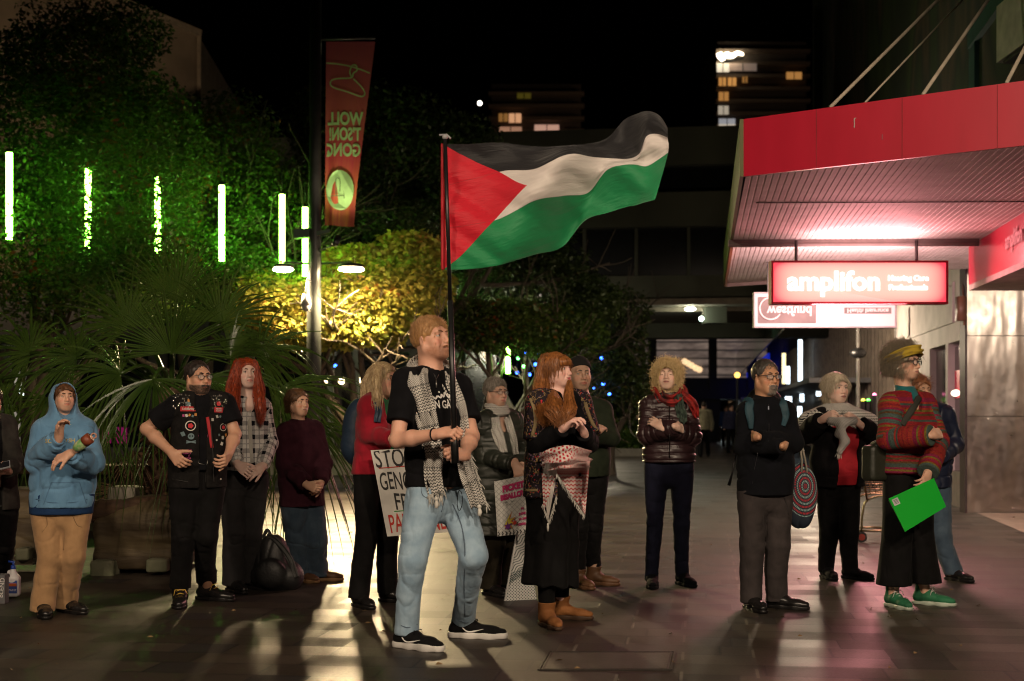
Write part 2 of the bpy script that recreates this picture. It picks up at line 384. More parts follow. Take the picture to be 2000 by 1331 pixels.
def skin_mat(c, red=1.):
    m = MT('skin', .5, 0, .4); a = m.node('ShaderNodeAttribute'); a.attribute_name = 'Col'; k = m.co('Object')
    m.base(m.mix((m.noise(k, 90, 4)-.3)*.35, a.outputs['Color'], m.mix(1., a.outputs['Color'], (.86, .66, .60), 'MULTIPLY')))
    m.b.inputs['Subsurface Weight'].default_value = .12; m.b.inputs['Subsurface Radius'].default_value = (.012, .005, .003); m.b.inputs['Subsurface Scale'].default_value = 1
    m.bump(m.noise(k, 220, 3), .12, .004); return m.mat
SKIN = skin_mat(None)
EYE = MT('eye', .15); _a = EYE.node('ShaderNodeAttribute'); _a.attribute_name = 'Col'; EYE.base(_a.outputs['Color']); EYE = EYE.mat
BROW = {}
def hairmat(c, c2=None):
    key = (c, c2)
    if key in BROW: return BROW[key]
    m = MT('hair', .42, 0, .45); k = m.co('Object', (1, 1, .25)); m.base(m.mix((m.noise(k, 90, 4, .7)-.35)*3.2, c2 or tuple(x*.35 for x in c), c))
    m.bump(m.noise(k, 260, 2), .5, .004); m.b.inputs['Anisotropic'].default_value = .4; BROW[key] = m.mat; return m.mat
def strands(P0, D0, L, rad, seg, grav=.3, curl=0., cf=9., coll=(), jit=.25, lift=0., seed=1):
    """vectorised strand tubes: roots, start directions, lengths; colliders are (centre, radii, axes)"""
    g = np.random.default_rng(seed); n = len(P0); P = P0.copy(); D = D0/(np.linalg.norm(D0, axis=1, keepdims=True)+1e-9); L = L*(g.uniform(.8, 1.12, n))
    ph = g.uniform(0, 6.28, n); path = [P.copy()]; ds = L/seg; rnd = g.normal(0, jit, (n, 3))
    for i in range(seg):
        D = D+np.array([0, 0, -grav])+rnd*.12; D /= np.linalg.norm(D, axis=1, keepdims=True)
        st = D.copy()
        if curl:
            a = np.cross(D, [0.3, .4, .86]); a /= np.linalg.norm(a, axis=1, keepdims=True)+1e-9; b = np.cross(D, a); t = ph+i*cf
            st = st+curl*(a*np.cos(t)[:, None]+b*np.sin(t)[:, None])
        P = P+st*ds[:, None]
        for c, r, ax in coll:
            q = (P-c)@np.array(ax).T; k = np.linalg.norm(q/np.array(r), axis=1); m = k < 1
            if m.any(): P[m] = c+((q[m]/k[m][:, None]))@np.array(ax)
        path.append(P.copy())
    return tubes(np.stack(path, 1), rad)
def tubes(path, rad, sides=3):
    """(n, seg, 3) paths into tapered tubes"""
    n, m, _ = path.shape; T = np.gradient(path, axis=1); T /= np.linalg.norm(T, axis=2, keepdims=True)+1e-9
    ref = np.array([.31, .9, .27]); A = np.cross(T, ref); A /= np.linalg.norm(A, axis=2, keepdims=True)+1e-9; B = np.cross(T, A)
    rr = rad*np.interp(np.linspace(0, 1, m), [0, .15, .7, 1], [.7, 1, .9, .15])[None, :, None]
    rings = [path+rr*(A*math.cos(6.2832*k/sides)+B*math.sin(6.2832*k/sides)) for k in range(sides)]
    V = np.stack(rings, 2).reshape(-1, 3); base = (np.arange(n)[:, None]*m+np.arange(m-1)[None, :]).ravel()*sides; Q = []
    for k in range(sides):
        k2 = (k+1) % sides; Q.append(np.stack([base+k, base+k2, base+sides+k2, base+sides+k], 1))
    return V, np.concatenate(Q)
def joinVQ(*a):
    V, Q, n = [], [], 0
    for v, q in a: V.append(v); Q.append(q+n); n += len(v)
    return np.concatenate(V), np.concatenate(Q)
def scalp(H, n, zm=None, seed=3, grow=1.03):
    g = np.random.default_rng(seed); d = g.normal(size=(n*4, 3)); d /= np.linalg.norm(d, axis=1, keepdims=True)
    p = np.array([0, -.018, .028])+d*np.array([.076, .095, .086])*grow
    zm = zm or ([-.12, -.05, .0, .035, .06, .09], [-.06, -.055, -.02, .03, .068, .085])
    ok = p[:, 2] > np.interp(p[:, 1], zm[0], zm[1]); p, d = p[ok][:n], d[ok][:n]; return p, d
def make_hair(H, st, parent):
    s = H.s; A = np.array(H.ax); kind = st['kind']; mt = hairmat(st['c'], st.get('c2')); parts = []
    vol = st.get('vol', .008); zm = st.get('zm'); hc = H.w(0, -.018, .028)
    coll = [(H.w(0, -.018, .028), np.array([.077, .096, .087])*s, H.ax), (H.w(0, .025, -.030), np.array([.064, .066, .082])*s, H.ax)]+[(H.w(0, .095, -.035), np.array([.062, .075, .090])*s, H.ax)]+list(st.get('coll', ()))
    if kind != 'bald':
        fz = st.get('front', .066)                   # hairline height
        pr = [ell(hc, (np.array([.077, .096, .087])+vol)*s, H.ax, k=.01)]
        pr += [ell(H.w(0, .105, fz-.092), np.array([.074, .088, .092])*s, H.ax, k=.012, sub=True)]
        if st.get('back', 0): pr += [ell(H.w(0, -.045, -.03-st['back']*.3), np.array([.066+vol, .062+vol, .06+st['back']])*s, H.ax, k=.02)]
        pr += [obx(H.w(0, .075, -.13), np.array([.12, .062, .13])*s, H.ax, k=.015, sub=True), obx(H.w(0, 0, st.get('cut', -.065)-.2), np.array([.2, .2, .2])*s, H.ax, k=.01, sub=True)]
        V, Q = sdf_mesh(pr, .006*s); N = vnormals(V, Q); V = V+N*(vnoise(V, (60, 60, 25), 4)*.0035+vnoise(V, (140, 140, 50), 5)*.002)[:, None]
        if kind == 'curly': V = V+N*(np.abs(vnoise(V, (45, 45, 45), 8))*.012)[:, None]
        parts.append((V, Q))
    n = int(st.get('n', 500)*2.2)
    if n:
        g2 = np.random.default_rng(st.get('seed', 3)); N = vnormals(V, Q); ol = ((V-hc)*N).sum(1) > 0; LV = H.l(V); ol &= ~((LV[:, 1] > .015) & (LV[:, 2] < st.get('fl', -.03))); ids = np.nonzero(ol)[0]; ids = g2.choice(ids, min(n, len(ids)), replace=False); P0 = V[ids]-N[ids]*.002; nrm = N[ids]; p = H.l(P0); d = p
        c = st.get('comb', (0, -1, .1)); cm = np.tile(c, (len(p), 1)).astype(float)
        if st.get('part'): cm = np.stack([np.sign(p[:, 0]+1e-3)*1.0, np.full(len(p), -.25), np.full(len(p), -.6)], 1)
        cmw = cm@A; cmw = cmw-nrm*(cmw*nrm).sum(1, keepdims=True); cmw /= np.linalg.norm(cmw, axis=1, keepdims=True)+1e-9
        D0 = cmw+nrm*st.get('lift', .25)
        Ls = st['L']*s*np.interp(p[:, 2], [-.04, .07], [st.get('side', .45), 1.])
        parts.append(strands(P0, D0, Ls, st.get('r', .0013), st.get('seg', 6), st.get('grav', .1), st.get('curl', 0), st.get('cf', 2.2), coll, st.get('jit', .3), seed=st.get('seed', 3)))
    for lk in st.get('locks', ()):                   # lock: photo polyline with depth, radii, count
        pts = spline(lk['p'], 14); rad = np.interp(np.linspace(0, 1, 14), np.linspace(0, 1, len(lk['r'])), lk['r'])
        g = np.random.default_rng(int(abs(pts[0][0])*1000) % 999); nn = int(lk.get('n', 60)*1.9); o = g.normal(0, .55, (nn, 1, 3)); o /= np.maximum(1, np.linalg.norm(o, axis=2, keepdims=True))
        t = np.linspace(0, 1, 14); wv = lk.get('wave', .006); ph = g.uniform(0, 6.28, (nn, 1)); path = pts[None]+o*rad[None, :, None]*np.array([1, .7, .6])
        path[:, :, 0] += wv*np.sin(ph*.4+t[None]*lk.get('wf', 9)+ph*.25)*t; path[:, :, 1] += wv*.6*np.cos(ph+t[None]*8)*t
        path += g.normal(0, .004, (nn, 14, 3)).cumsum(1)*.35; path[:, :, 2] -= g.uniform(-.02, .05, (nn, 1))*t[None]**2
        parts.append(tubes(path, lk.get('tr', .0030), 4)); parts.append(sdf_mesh(chain(pts[::2], rad[::2]*.55, k=.02), .008))
    V, Q = joinVQ(*parts); return mk('hair', V, Q, mt, parent, True)
def garment(name, prims, mat, parent, h=.007, fold=.006, fs=(7, 7, 20), seed=1, ref=None, disp=None, smooth=True):
    V, Q = sdf_mesh(prims, h); N = vnormals(V, Q); ref = np.array([.3, -1, .05]) if ref is None else ref
    at = axial(V, prims, ref)
    if fold: V = folds(V, N, fold, seed, fs)
    if disp is not None: V = V+N*disp(V, at)[:, None]
    o = mk(name, V, Q, mat, parent, smooth, att=at); BV[o] = BVHTree.FromPolygons(V.tolist(), Q.tolist()); return o
def surf(objs, px, py, off=.006):                    # the point of a garment seen at a photo position, lifted a little
    d = nz(W(px, py, 1)-np.array([0, 0, CZ])); best = None
    for o in (objs if isinstance(objs, (list, tuple)) else [objs]):
        h = BV[o].ray_cast(Vector((0, 0, CZ)), Vector(tuple(d)), 60)
        if h[0] is not None and (best is None or h[3] < best[1]): best = (np.array(h[0]), h[3])
    return None if best is None else best[0]-d*off
def strip(name, pts, width, thick, mat, parent=None, nrm=(0, -1, .1), n=36, m=14, wr=.2, seed=0, **kw):
    """a soft folded cloth band along a path; UV in metres"""
    P = spline(pts, n); wd = np.interp(np.linspace(0, 1, n), np.linspace(0, 1, np.size(width)), np.atleast_1d(width)); L = np.concatenate([[0], np.cumsum(np.linalg.norm(np.diff(P, axis=0), axis=1))])
    V, U = [], []
    for i in range(n):
        t = nz(P[min(i+1, n-1)]-P[max(i-1, 0)]); nr = np.asarray(nrm[i] if np.ndim(nrm) == 2 else nrm, float); sd = nz(np.cross(t, nr)); nn = np.cross(sd, t)
        for j in range(2*m):
            f = 1 if j < m else -1; u = (j/(m-1)*2-1) if j < m else (1-(j-m)/(m-1)*2)
            rip = wr*thick*2.2*math.sin(u*6+seed+.9*math.sin(i*.35+seed))+wr*thick*math.sin(u*13+i*.2)
            e = math.sqrt(max(.02, 1-u**4)); V.append(P[i]+sd*u*wd[i]/2+nn*(f*thick/2*e+rip)); U.append((u*wd[i]/2, L[i]))
    k = 2*m; Fc = [(i*k+j, i*k+(j+1) % k, (i+1)*k+(j+1) % k, (i+1)*k+j) for i in range(n-1) for j in range(k)]+[tuple(range(k))[::-1], tuple((n-1)*k+j for j in range(k))]
    o = mk(name, V, Fc, mat, parent, True, uv=U, **kw); BV[o] = BVHTree.FromPolygons([list(map(float, v)) for v in V], Fc); return o
def fringe(name, a, b, n, L, mat, parent, down=(0, 0, -1), r=.0022, seed=2, out=.3):
    g = np.random.default_rng(seed); t = np.linspace(0, 1, n)[:, None]; P0 = np.asarray(a)*(1-t)+np.asarray(b)*t
    D = np.asarray(down, float)+g.normal(0, out, (n, 3)); V, Q = strands(P0, D, L, r, 5, .25, jit=.5, seed=seed); return mk(name, V, Q, mat, parent, True)
def shoe(A, yaw, st, parent, s=1., side=1):
    f = np.array([math.sin(R(yaw)), -math.cos(R(yaw)), 0]); l = np.array([math.cos(R(yaw)), math.sin(R(yaw)), 0]); b = np.array([A[0], A[1], 0.])
    kind = st.get('kind', 'shoe'); tip = R(st.get('lift', 0)); pt = lambda x, y, z: b+f*y*s+l*x*s+UP*z
    th = .03 if kind == 'sneaker' else .018
    body = [cone(pt(0, -.045, .05), pt(0, .03, .062), .037*s, .040*s, k=.03), cone(pt(0, .03, .058), pt(0, .13, .040), .040*s, .038*s, n=UP, s=.75, k=.03),
            cone(pt(0, .13, .038), pt(.004*side, .185, .036), .037*s, .028*s, n=UP, s=.75, k=.03)]
    if kind == 'boot': body += [cone(pt(0, -.015, .06), pt(0, .008, st.get('shaft', .19)), .048*s, .060*s, k=.02, clip=[(pt(0, 0, st.get('shaft', .19)-.02), UP)])]
    else: body += [cone(pt(0, -.035, .06), pt(0, -.02, .11 if kind != 'high' else .15), .036*s, .040*s, k=.02, clip=[(pt(0, 0, .098 if kind != 'high' else .14), UP+f*.15)])]
    for p in body: p['clip'].append((pt(0, 0, th), -UP))
    V, Q = sdf_mesh(body, .005); V = folds(V, vnormals(V, Q), .002, 3, (25, 25, 25))
    sh = mk('shoe' if kind != 'boot' else 'boot', V, Q, st['m'], parent, True)
    sole = [cone(pt(0, -.05, .02), pt(0, .03, .02), .040*s, .040*s, k=.02), cone(pt(0, .03, .02), pt(.003*side, .125, .02), .040*s, .045*s, k=.02), cone(pt(.003*side, .125, .02), pt(.004*side, .185, .022), .045*s, .034*s, k=.02)]
    for p in sole: p['clip'] += [(pt(0, 0, th+.006), UP), (pt(0, 0, .001), -UP)]
    V, Q = sdf_mesh(sole, .005); mk('sole', V, Q, st.get('sm', st['m']), sh, True)
    if st.get('lace'):
        m = MB(); z0 = .075 if kind == 'sneaker' else .085
        for i in range(6 if kind != 'sneaker' else 4):
            t = i/5; y = .085-.075*t; z = .066+(.11 if kind == 'boot' else .07 if kind == 'high' else .03)*t
            m.tube([pt(-.024, y-.006, z-.006), pt(0, y+.008, z+.006), pt(.024, y-.006, z-.006+.004)], .0028, 5)
        m.tube([pt(0, .03, z0+.03), pt(.03, .06, z0+.03), pt(.045, .05, z0)], .0025, 5); m.tube([pt(0, .03, z0+.03), pt(-.03, .065, z0+.03), pt(-.04, .05, z0-.02)], .0025, 5)
        m.build('lace', st['lace'], sh, True)
    return sh
LENS = MT('lens', .05); _g = LENS.node('ShaderNodeBsdfTransparent'); _q = LENS.node('ShaderNodeMixShader'); _q.inputs[0].default_value = .9
LENS.t.links.new(LENS.b.outputs[0], _q.inputs[1]); LENS.t.links.new(_g.outputs[0], _q.inputs[2]); LENS.t.links.new(_q.outputs[0], LENS.out.inputs[0]); LENS = LENS.mat
def glasses(H, mat, parent, rx=.023, rz=.017, r=.0022, sq=2.6):
    m = MB(); lns = []
    for q in (-1, 1):
        P = []; ln = MB(); lns.append(ln)
        for i in range(21):
            a = 2*math.pi*i/20; c, s_ = math.cos(a), math.sin(a); P.append(H.w(q*.033+rx*np.sign(c)*abs(c)**(2/sq), .103-abs(q*.033+rx*c)*.12, -.004+rz*np.sign(s_)*abs(s_)**(2/sq)))
        m.tube(P, r, 6); ln.add([p for p in P[:-1]]+[p-H.f*.001 for p in P[:-1]], [tuple(range(20)), tuple(range(20, 40))[::-1]])
        m.tube([H.w(q*.056, .097, .004), H.w(q*.074, .055, .004), H.w(q*.079, -.005, .002), H.w(q*.078, -.02, -.02)], r, 6)
    m.tube([H.w(-.011, .104, .0), H.w(0, .107, .003), H.w(.011, .104, .0)], r, 6)
    g = m.build('glasses', mat, parent, True); [l_.build('lens', LENS, g) for l_ in lns]; return g
def person(sp):
    """builds the body, garments, hair and shoes of one person from joints read off the photo"""
    Y = sp['Y']; th = R(sp.get('yaw', 0)); fw = np.array([math.sin(th), -math.cos(th), 0]); lt = np.array([math.cos(th), math.sin(th), 0])
    x, top, chin, hy, hp = sp['head']; dyh = sp.get('hdy', 0); hs = (chin-top)*(Y+dyh)/F/.236*sp.get('hs', 1)
    HC = W(x, top+.515*(chin-top), Y+dyh); H = HF(HC, hy, hp, hs, sp.get('roll', 0))
    g = sp.get('gw', 1.); J = dict(H=H, fw=fw, lt=lt)
    hw = sp.get('hw', .175)
    for k, sg in (('L', -1), ('R', 1)):
        px = sp['s'+k]; J['s'+k] = W(px[0], px[1], Y+(px[2] if len(px) > 2 else sg*hw*math.sin(th)))
        for q in 'ew':
            px = sp[q+k]; J[q+k] = W(px[0], px[1], Y+px[2])
        fx, fy, tyaw = sp['f'+k]; gp = G(fx, fy); J['f'+k] = gp; J['t'+k] = tyaw
        J['a'+k] = gp+UP*.085; 
        if sp.get('lift'+k): J['a'+k] = J['a'+k]+UP*sp['lift'+k]
        px = sp['k'+k]; J['k'+k] = W(px[0], px[1], px[2]+Y if len(px) > 2 else (J['a'+k][1]+Y)/2-.03)
    px = sp['hip']; J['P'] = W(px[0], px[1], Y+(px[2] if len(px) > 2 else 0)); hipw = sp.get('hipw', .085)
    J['hL'] = J['P']-lt*hipw; J['hR'] = J['P']+lt*hipw; S = (J['sL']+J['sR'])/2; J['S'] = S; J['w'] = sp.get('w', 1.)
    loc = ((J['fL']+J['fR'])/2).copy(); loc[2] = 0
    root = thing('person', loc, sp['label'], 'person'); J['root'] = root
    nb = S+UP*.03+fw*-.01; J['nb'] = nb; nk = H.w(0, -.028, -.07); J['nk'] = nk
    # ---- the body, one continuous surface
    B = head_prims(H, sp.get('face', {})); nr = .055*hs*sp.get('neck', 1)
    B += [cone(nb, nk, nr*1.12, nr, k=.035), cone(J['sL'], nb, .045*g, .05*g, k=.04), cone(nb, J['sR'], .05*g, .045*g, k=.04)]
    tr = torso(J, -.028, sp.get('wst', .82)); B += tr
    for k in 'LR':
        B += [cone(J['s'+k], J['e'+k], .045*g, .037*g, k=.03), cone(J['e'+k], lerp(J['e'+k], J['w'+k], .35), .036*g, .039*g, k=.02), cone(lerp(J['e'+k], J['w'+k], .35), J['w'+k], .039*g, .0245*g, k=.02)]
        kn = J['k'+k]; an = J['a'+k]; lg = .66 if sp.get('pants') else 1.; B += [cone(J['h'+k], kn, .078*g*lg, .052*g*lg, k=.03), cone(kn, lerp(kn, an, .35)-fw*-.01, .050*g*lg, .052*g*lg, k=.03), cone(lerp(kn, an, .35), an, .052*g*lg, .034*g, k=.03)]
        f = np.array([math.sin(R(J['t'+k])), -math.cos(R(J['t'+k])), 0]); B += [cone(an-UP*.03, an+f*.12-UP*.055, .03, .022, k=.03)]
        hd = sp.get('h'+k)
        if hd: B += hand_prims(J['w'+k], W(*hd['to'][:2], Y+hd['to'][2])-J['w'+k], hd['n'], hd['side'], hd.get('curl', (35, 45, 30)), hd.get('sc', .98*g), hd.get('th', (35, 20)), hd.get('spread', 5))
    B += sp.get('extra_body', [])
    V, Q = sdf_mesh(B, .0048); L = H.l(V); sk = np.minimum(np.array(sp.get('skin', (.47, .27, .19)))*np.array([1.18, 1.22, 1.25]), .8); c = np.tile(sk, (len(V), 1)); fc = sp.get('face', {})
    near = (np.abs(L) < .16).all(1)
    def blob(cx, cy, cz, rx, ry, rz): return np.clip(1.6-1.6*np.sqrt(((L[:, 0]-cx)/rx)**2+((L[:, 1]-cy)/ry)**2+((L[:, 2]-cz)/rz)**2), 0, 1)*near
    def mixc(m, cc, a=1.): c[:] = c*(1-m[:, None]*a)+np.array(cc)*m[:, None]*a
    for q in (-1, 1): mixc(blob(q*.04, .07, -.035, .03, .03, .025), sk*np.array([1.1, .72, .7]), .5)
    mixc(blob(0, .108, -.036, .016, .016, .012), sk*np.array([1.12, .7, .68]), .5)
    if 'beard' in fc:
        bc, ba = fc['beard'][:2]; bm = np.clip((fc.get('bz', -.052)-L[:, 2]+.30*np.clip(.045-L[:, 1], 0, .1))/.008, 0, 1)*np.clip((L[:, 1]+.005)/.02, 0, 1)*near*np.clip((L[:, 1]-.0-.9*np.clip(-.080-L[:, 2], 0, 1))/.02, 0, 1)
        if fc.get('goatee'): bm = bm*np.clip((.034-np.abs(L[:, 0]))/.008, 0, 1)*np.clip((L[:, 1]-.04)/.01, 0, 1)
        mixc(bm*(.85+.3*vnoise(V, (150, 150, 150), 4)), bc, ba); V0 = V; NB0 = vnormals(V, Q); bmask = bm*(L[:, 2] > -.116)*(L[:, 1] > .012+.5*np.clip(-.085-L[:, 2], 0, 1))*((NB0@H.f) > -.25)
    lip = np.clip(1.5-1.5*np.sqrt((L[:, 0]/.026)**2+((L[:, 2]+.067)/.0115)**2), 0, 1)*(L[:, 1] > .08)*near; mixc(np.clip(lip*2.2, 0, 1), fc.get('lip', sk*np.array([.95, .5, .5])), .85)
    line = (np.abs(L[:, 2]+.0665-.006*fc.get('smile', 0)*np.clip(np.abs(L[:, 0])/.022, 0, 1)) < .0028)*(np.abs(L[:, 0]) < .024)*(L[:, 1] > .08)*near; mixc(line*1., (.09, .03, .03), .7)
    if fc.get('blush'): pass
    body = mk('body', V, Q, SKIN, root, True, col=c); BV[body] = BVHTree.FromPolygons(V.tolist(), Q.tolist()); J['body'] = body
    # ---- eyes, brows, lashes
    if not fc.get('closed'):
        gz = nz(H.f+H.x*fc.get('gaze', 0)*.4)
        for q in (-1, 1):
            mb = MB(); ec = H.w(q*.0315, .0695, -.001); mb.sph(ec, .0128*hs, 22, 16); V = np.array(mb.v); cc = np.tile((.50, .45, .41), (len(V), 1))
            d = V-ec; d /= np.linalg.norm(d, axis=1, keepdims=True); dt = d@gz; cc[dt > .87] = fc.get('iris', (.10, .07, .05)); cc[dt > .97] = (.01, .01, .01)
            mk('eye', V, mb.f, EYE, body, True, col=cc)
    bc = fc.get('brow', (.09, .05, .03)); bt = fc.get('browt', .0032)*1.25
    for q in (-1, 1):
        bw = MB(); bw.tube([H.w(q*.011, .0905, .018), H.w(q*.027, .0890, .0235), H.w(q*.042, .0785, .020), H.w(q*.051, .0675, .013)], [bt*.8, bt, bt*.8, bt*.3], 6)
        bw.build('eyebrow', hairmat(tuple(bc)), body, True)
        z = -.006 if fc.get('closed') else .0045*(1-fc.get('lid', .35)); ls = MB(); ls.tube([H.w(q*.0195, .0755, z-.002), H.w(q*.031, .0838, z+.001), H.w(q*.044, .0745, z-.003)], [.0012, .0021, .0016], 5)
        ls.build('eyelash', hairmat((.03, .02, .015)), body, True)
    if 'stache' in fc:
        sc = fc['stache']; P0 = []; g2 = np.random.default_rng(3); nS = sc.get('n', 90); u = g2.uniform(-1, 1, nS); P0 = np.array([H.w(a*.024, .1025-a*a*.013, -.0565-abs(a)*.004+g2.uniform(-.003, .003)) for a in u])
        D = np.array([H.x*a*.8-H.u*.8+H.f*.35 for a in u]); mk('moustache', *strands(P0, D, .012, .0015, 3, .2, jit=.2), hairmat(sc['c']), body, True)
    if fc.get('beardhair'):
        sc = fc['beardhair']; ids = np.nonzero(bmask > .55)[0]; g2 = np.random.default_rng(5); ids = g2.choice(ids, min(len(ids), sc.get('n', 1100)), replace=False)
        mk('beard', *strands(V0[ids]-NB0[ids]*.001, NB0[ids]*.55-np.array(H.u)[None]*.75, sc.get('L', .02), .0011, 3, .15, jit=.35), hairmat(sc['c']), body, True)
    if 'hair' in sp: make_hair(H, sp['hair'], root)
    if 'glasses' in sp: glasses(H, **sp['glasses'], parent=root)
    # ---- trousers
    tp = sp.get('pants')
    if tp:
        of = tp.get('off', .012); fl = tp.get('flare', 0); hemz = tp.get('hem', .05); lr = tp.get('r', (.085, .062, .055, .05)); P = [cone(J['P']+UP*.10, J['P']+UP*-.02, .13*J['w']*g, .14*J['w']*g, n=fw, s=.72, k=.04)]
        P[0]['clip'] = [(J['P']+UP*tp.get('waist', .12), UP)]
        for k in 'LR':
            kn, an = J['k'+k], J['a'+k]; bt = an+(an-kn)*.12; bt = np.array([bt[0], bt[1], hemz]); cl = [(bt, -UP+nz(kn-an)*-.2)]
            bk = -np.array([math.sin(R(J['t'+k])), -math.cos(R(J['t'+k])), 0])*.012
            P += [cone(J['h'+k], kn, (lr[0]+of)*g, (lr[1]+of)*g, k=.02), cone(kn, lerp(kn, an, .5)+bk, (lr[1]+of)*g, (lr[2]+of)*g, k=.012), cone(lerp(kn, an, .5)+bk, bt+bk*.5, (lr[2]+of)*g, (lr[3]+of)*g, k=.012, clip=cl)]
        J['pants'] = garment('trousers', P, tp['m'], root, .008, tp.get('fold', .008), tp.get('fs', (6, 6, 16)), 5, fw)
    for k, sg in (('L', -1), ('R', 1)):
        if 'shoes' in sp: shoe(J['f'+k]+UP*0, J['t'+k], sp['shoes'], root, sp.get('ss', 1.)*g, sg)
    return J
def torso(J, off=0, wst=.82, hem=None, hemr=1.0, w=None, bust=0, belly=0, k=.05, gap=None, depth=.68):
    S, P, fw, lt = J['S'], J['P'], J['fw'], J['lt']; w = w or J['w']; hw = np.linalg.norm(J['sR']-J['sL'])/2; r = max(hw, .155)*w
    ch = lerp(S, P, .27)+fw*.01; wa = lerp(S, P, .66); top = S-UP*.02
    rc, rw, rh = r*.88+off, r*wst+off, r*.92+off
    A = [cone(top, ch, r*.66+off, rc, n=fw, s=depth, k=k), cone(ch, wa, rc, rw, n=fw, s=depth+.04*0, k=k), cone(wa, P, rw, rh, n=fw, s=depth+.06, k=k),
         cone(lerp(J['sL'], J['sR'], .06), lerp(J['sL'], J['sR'], .94), .052+off, .052+off, k=k)]
    if bust:
        for q in (-1, 1): A.append(ell(ch+fw*(rc*depth*.75)+lt*q*rc*.45-UP*.02, (.062*bust+off*.5, .055*bust+off*.5, .062*bust+off*.5), (lt, fw, UP), k=.04))
    if belly: A.append(ell(lerp(wa, P, .3)+fw*rw*.4, (rw*.85, .09*belly+.03+off, .14), (lt, fw, UP), k=.06))
    if hem is not None:
        hc = np.array([P[0], P[1], hem-.02]); A.append(cone(P, hc, rh, rh*hemr, n=fw, s=depth+.06, k=k))
        for p in A: p['clip'].append((np.array([0, 0, hem]), -UP))
    return A
def top_garment(J, sp):
    """shirt, jacket or coat"""
    off = sp.get('off', .018); g = sp.get('g', 1.); P = torso(J, off, sp.get('wst', .86), sp.get('hem'), sp.get('hemr', 1.05), sp.get('w'), sp.get('bust', 0), sp.get('belly', 0), depth=sp.get('depth', .68)); nb = J['nb']
    P += [cone(J['sL'], nb, .05*g+off*.6, .055*g+off*.4, k=.05), cone(nb, J['sR'], .055*g+off*.4, .05*g+off*.6, k=.05)]; ao = sp.get('aoff', off); ar = sp.get('ar', (.047, .041, .037, .032))
    if sp.get('neckh'): P += [cone(nb, lerp(nb, J['nk'], sp['neckh']), .07, .062*J['H'].s*sp.get('neckr', 1), k=.02, clip=[(lerp(nb, J['nk'], sp['neckh']), UP+J['fw']*.25)])]
    for k in 'LR':
        s, e, w_ = J['s'+k], J['e'+k], J['w'+k]
        if sp['sleeve'] == 'long':
            P += [cone(s, e, (ar[0]+ao)*g, (ar[1]+ao)*g, k=.03), dict(cone(e, lerp(e, w_, .5), (ar[1]+ao)*g, (ar[2]+ao)*g, k=.02), u0=.28)]
            ce = sp.get('cuff', .92); P += [dict(cone(lerp(e, w_, .5), lerp(e, w_, ce), (ar[2]+ao)*g, (ar[3]+ao)*g, k=.02, clip=[(lerp(e, w_, ce), w_-e)]), u0=.40)]
        elif sp['sleeve'] == 'short': P.append(cone(s, lerp(s, e, sp.get('slen', .7)), (ar[0]+ao)*g*1.05, (ar[0]+ao+.006)*g, k=.03, clip=[(lerp(s, e, sp.get('slen', .7)-.02), e-s)]))
        elif sp['sleeve'] == 'none': P.append(ell(lerp(s, e, .12), .066*g, k=.01, sub=True))
    nr = sp.get('nr', .066); 
    if nr: P.append(cone(nb+J['fw']*sp.get('nf', .015)+UP*.0, J['nk']+UP*.05, nr, nr*.9, k=.01, sub=True))
    if sp.get('vneck'): P.append(ell(nb+J['fw']*.10, (sp.get('vw', .04), .09, sp['vneck']), (J['lt'], J['fw'], UP), k=.01, sub=True))
    if sp.get('open'):
        c = lerp(J['S'], J['P'], .75); P.append(obx(c+J['fw']*.15+J['lt']*sp.get('ox', 0), (sp['open'], .14, .62), (J['lt'], J['fw'], UP), k=.01, sub=True))
    P += sp.get('extra', [])
    o = garment(sp.get('name', 'shirt'), P, sp['m'], J['root'], sp.get('h', .007), sp.get('fold', .007), sp.get('fs', (7, 7, 14)), sp.get('seed', 2), J['fw'], sp.get('disp')); J['top'] = o; return o
# ---------------------------------------------------------------- cloth materials with their own patterns
def keffiyeh(name, dark=(.015, .015, .018), light=(.62, .60, .56), kind=0, sc=1.):
    m = MT(name, .9, 0, .2); tc = m.node('ShaderNodeTexCoord'); x, y, _ = m.xyz(tc.outputs['UV'] if kind < 4 else tc.outputs['Object'])
    if kind == 4: x, y = x+y*.6, _
    x = x*sc; y = y*sc
    def zig(a, b, p, th, amp): return ((a/p+((b/p).fr()-.5).ab()*amp).fr()).lt(th)
    if kind in (0, 4):                               # rows of zigzag waves with striped bars between
        wav = zig(y, x, .017, .36, 1.1); bar = (x/.009).fr().lt(.40); reg = (y/.23).fr().gt(.66) if kind == 0 else (y/.16).fr().gt(.72)
        reg2 = (x+.0).ab().gt(.085)*1.0; d = wav*(reg*-1+1)+reg*((x*1.2+y/.012*.012).m('DIVIDE', .011).fr().lt(.4))
        thick = ((y/.23).fr()-.5).ab().gt(.47); d = d.mx(thick*bar)
    elif kind == 1:                                  # net of diamonds
        a = (((x+y)/.022).fr()-.5).ab().lt(.11); b = (((x-y)/.022).fr()-.5).ab().lt(.11); d = a.mx(b)*((y/.3).fr().lt(.8))
    elif kind == 2:                                  # dense dashes
        r = (y/.016).fl(); d = ((x/.020+r*.5).fr()).lt(.62)*((y/.016).fr().lt(.52))
    else: d = (x/.013).fr().lt(.4)
    n = m.noise(m.co('Object'), 30, 3); m.base(m.mix(d, m.mix(n, light, tuple(q*.8 for q in light)), dark)); m.bump(m.noise(m.co('Object'), 45, 3), .5, .008)
    return m.mat
KEF = keffiyeh('keffiyeh_cloth'); FR = simple('white_fringe', (.62, .60, .55), .9)
DENL = cloth('pale_denim', (.30, .41, .51), (.21, .31, .41), .85, .55); BLK = cloth('black_cotton', (.0055, .0055, .007), (.003, .003, .004), .9, .5)
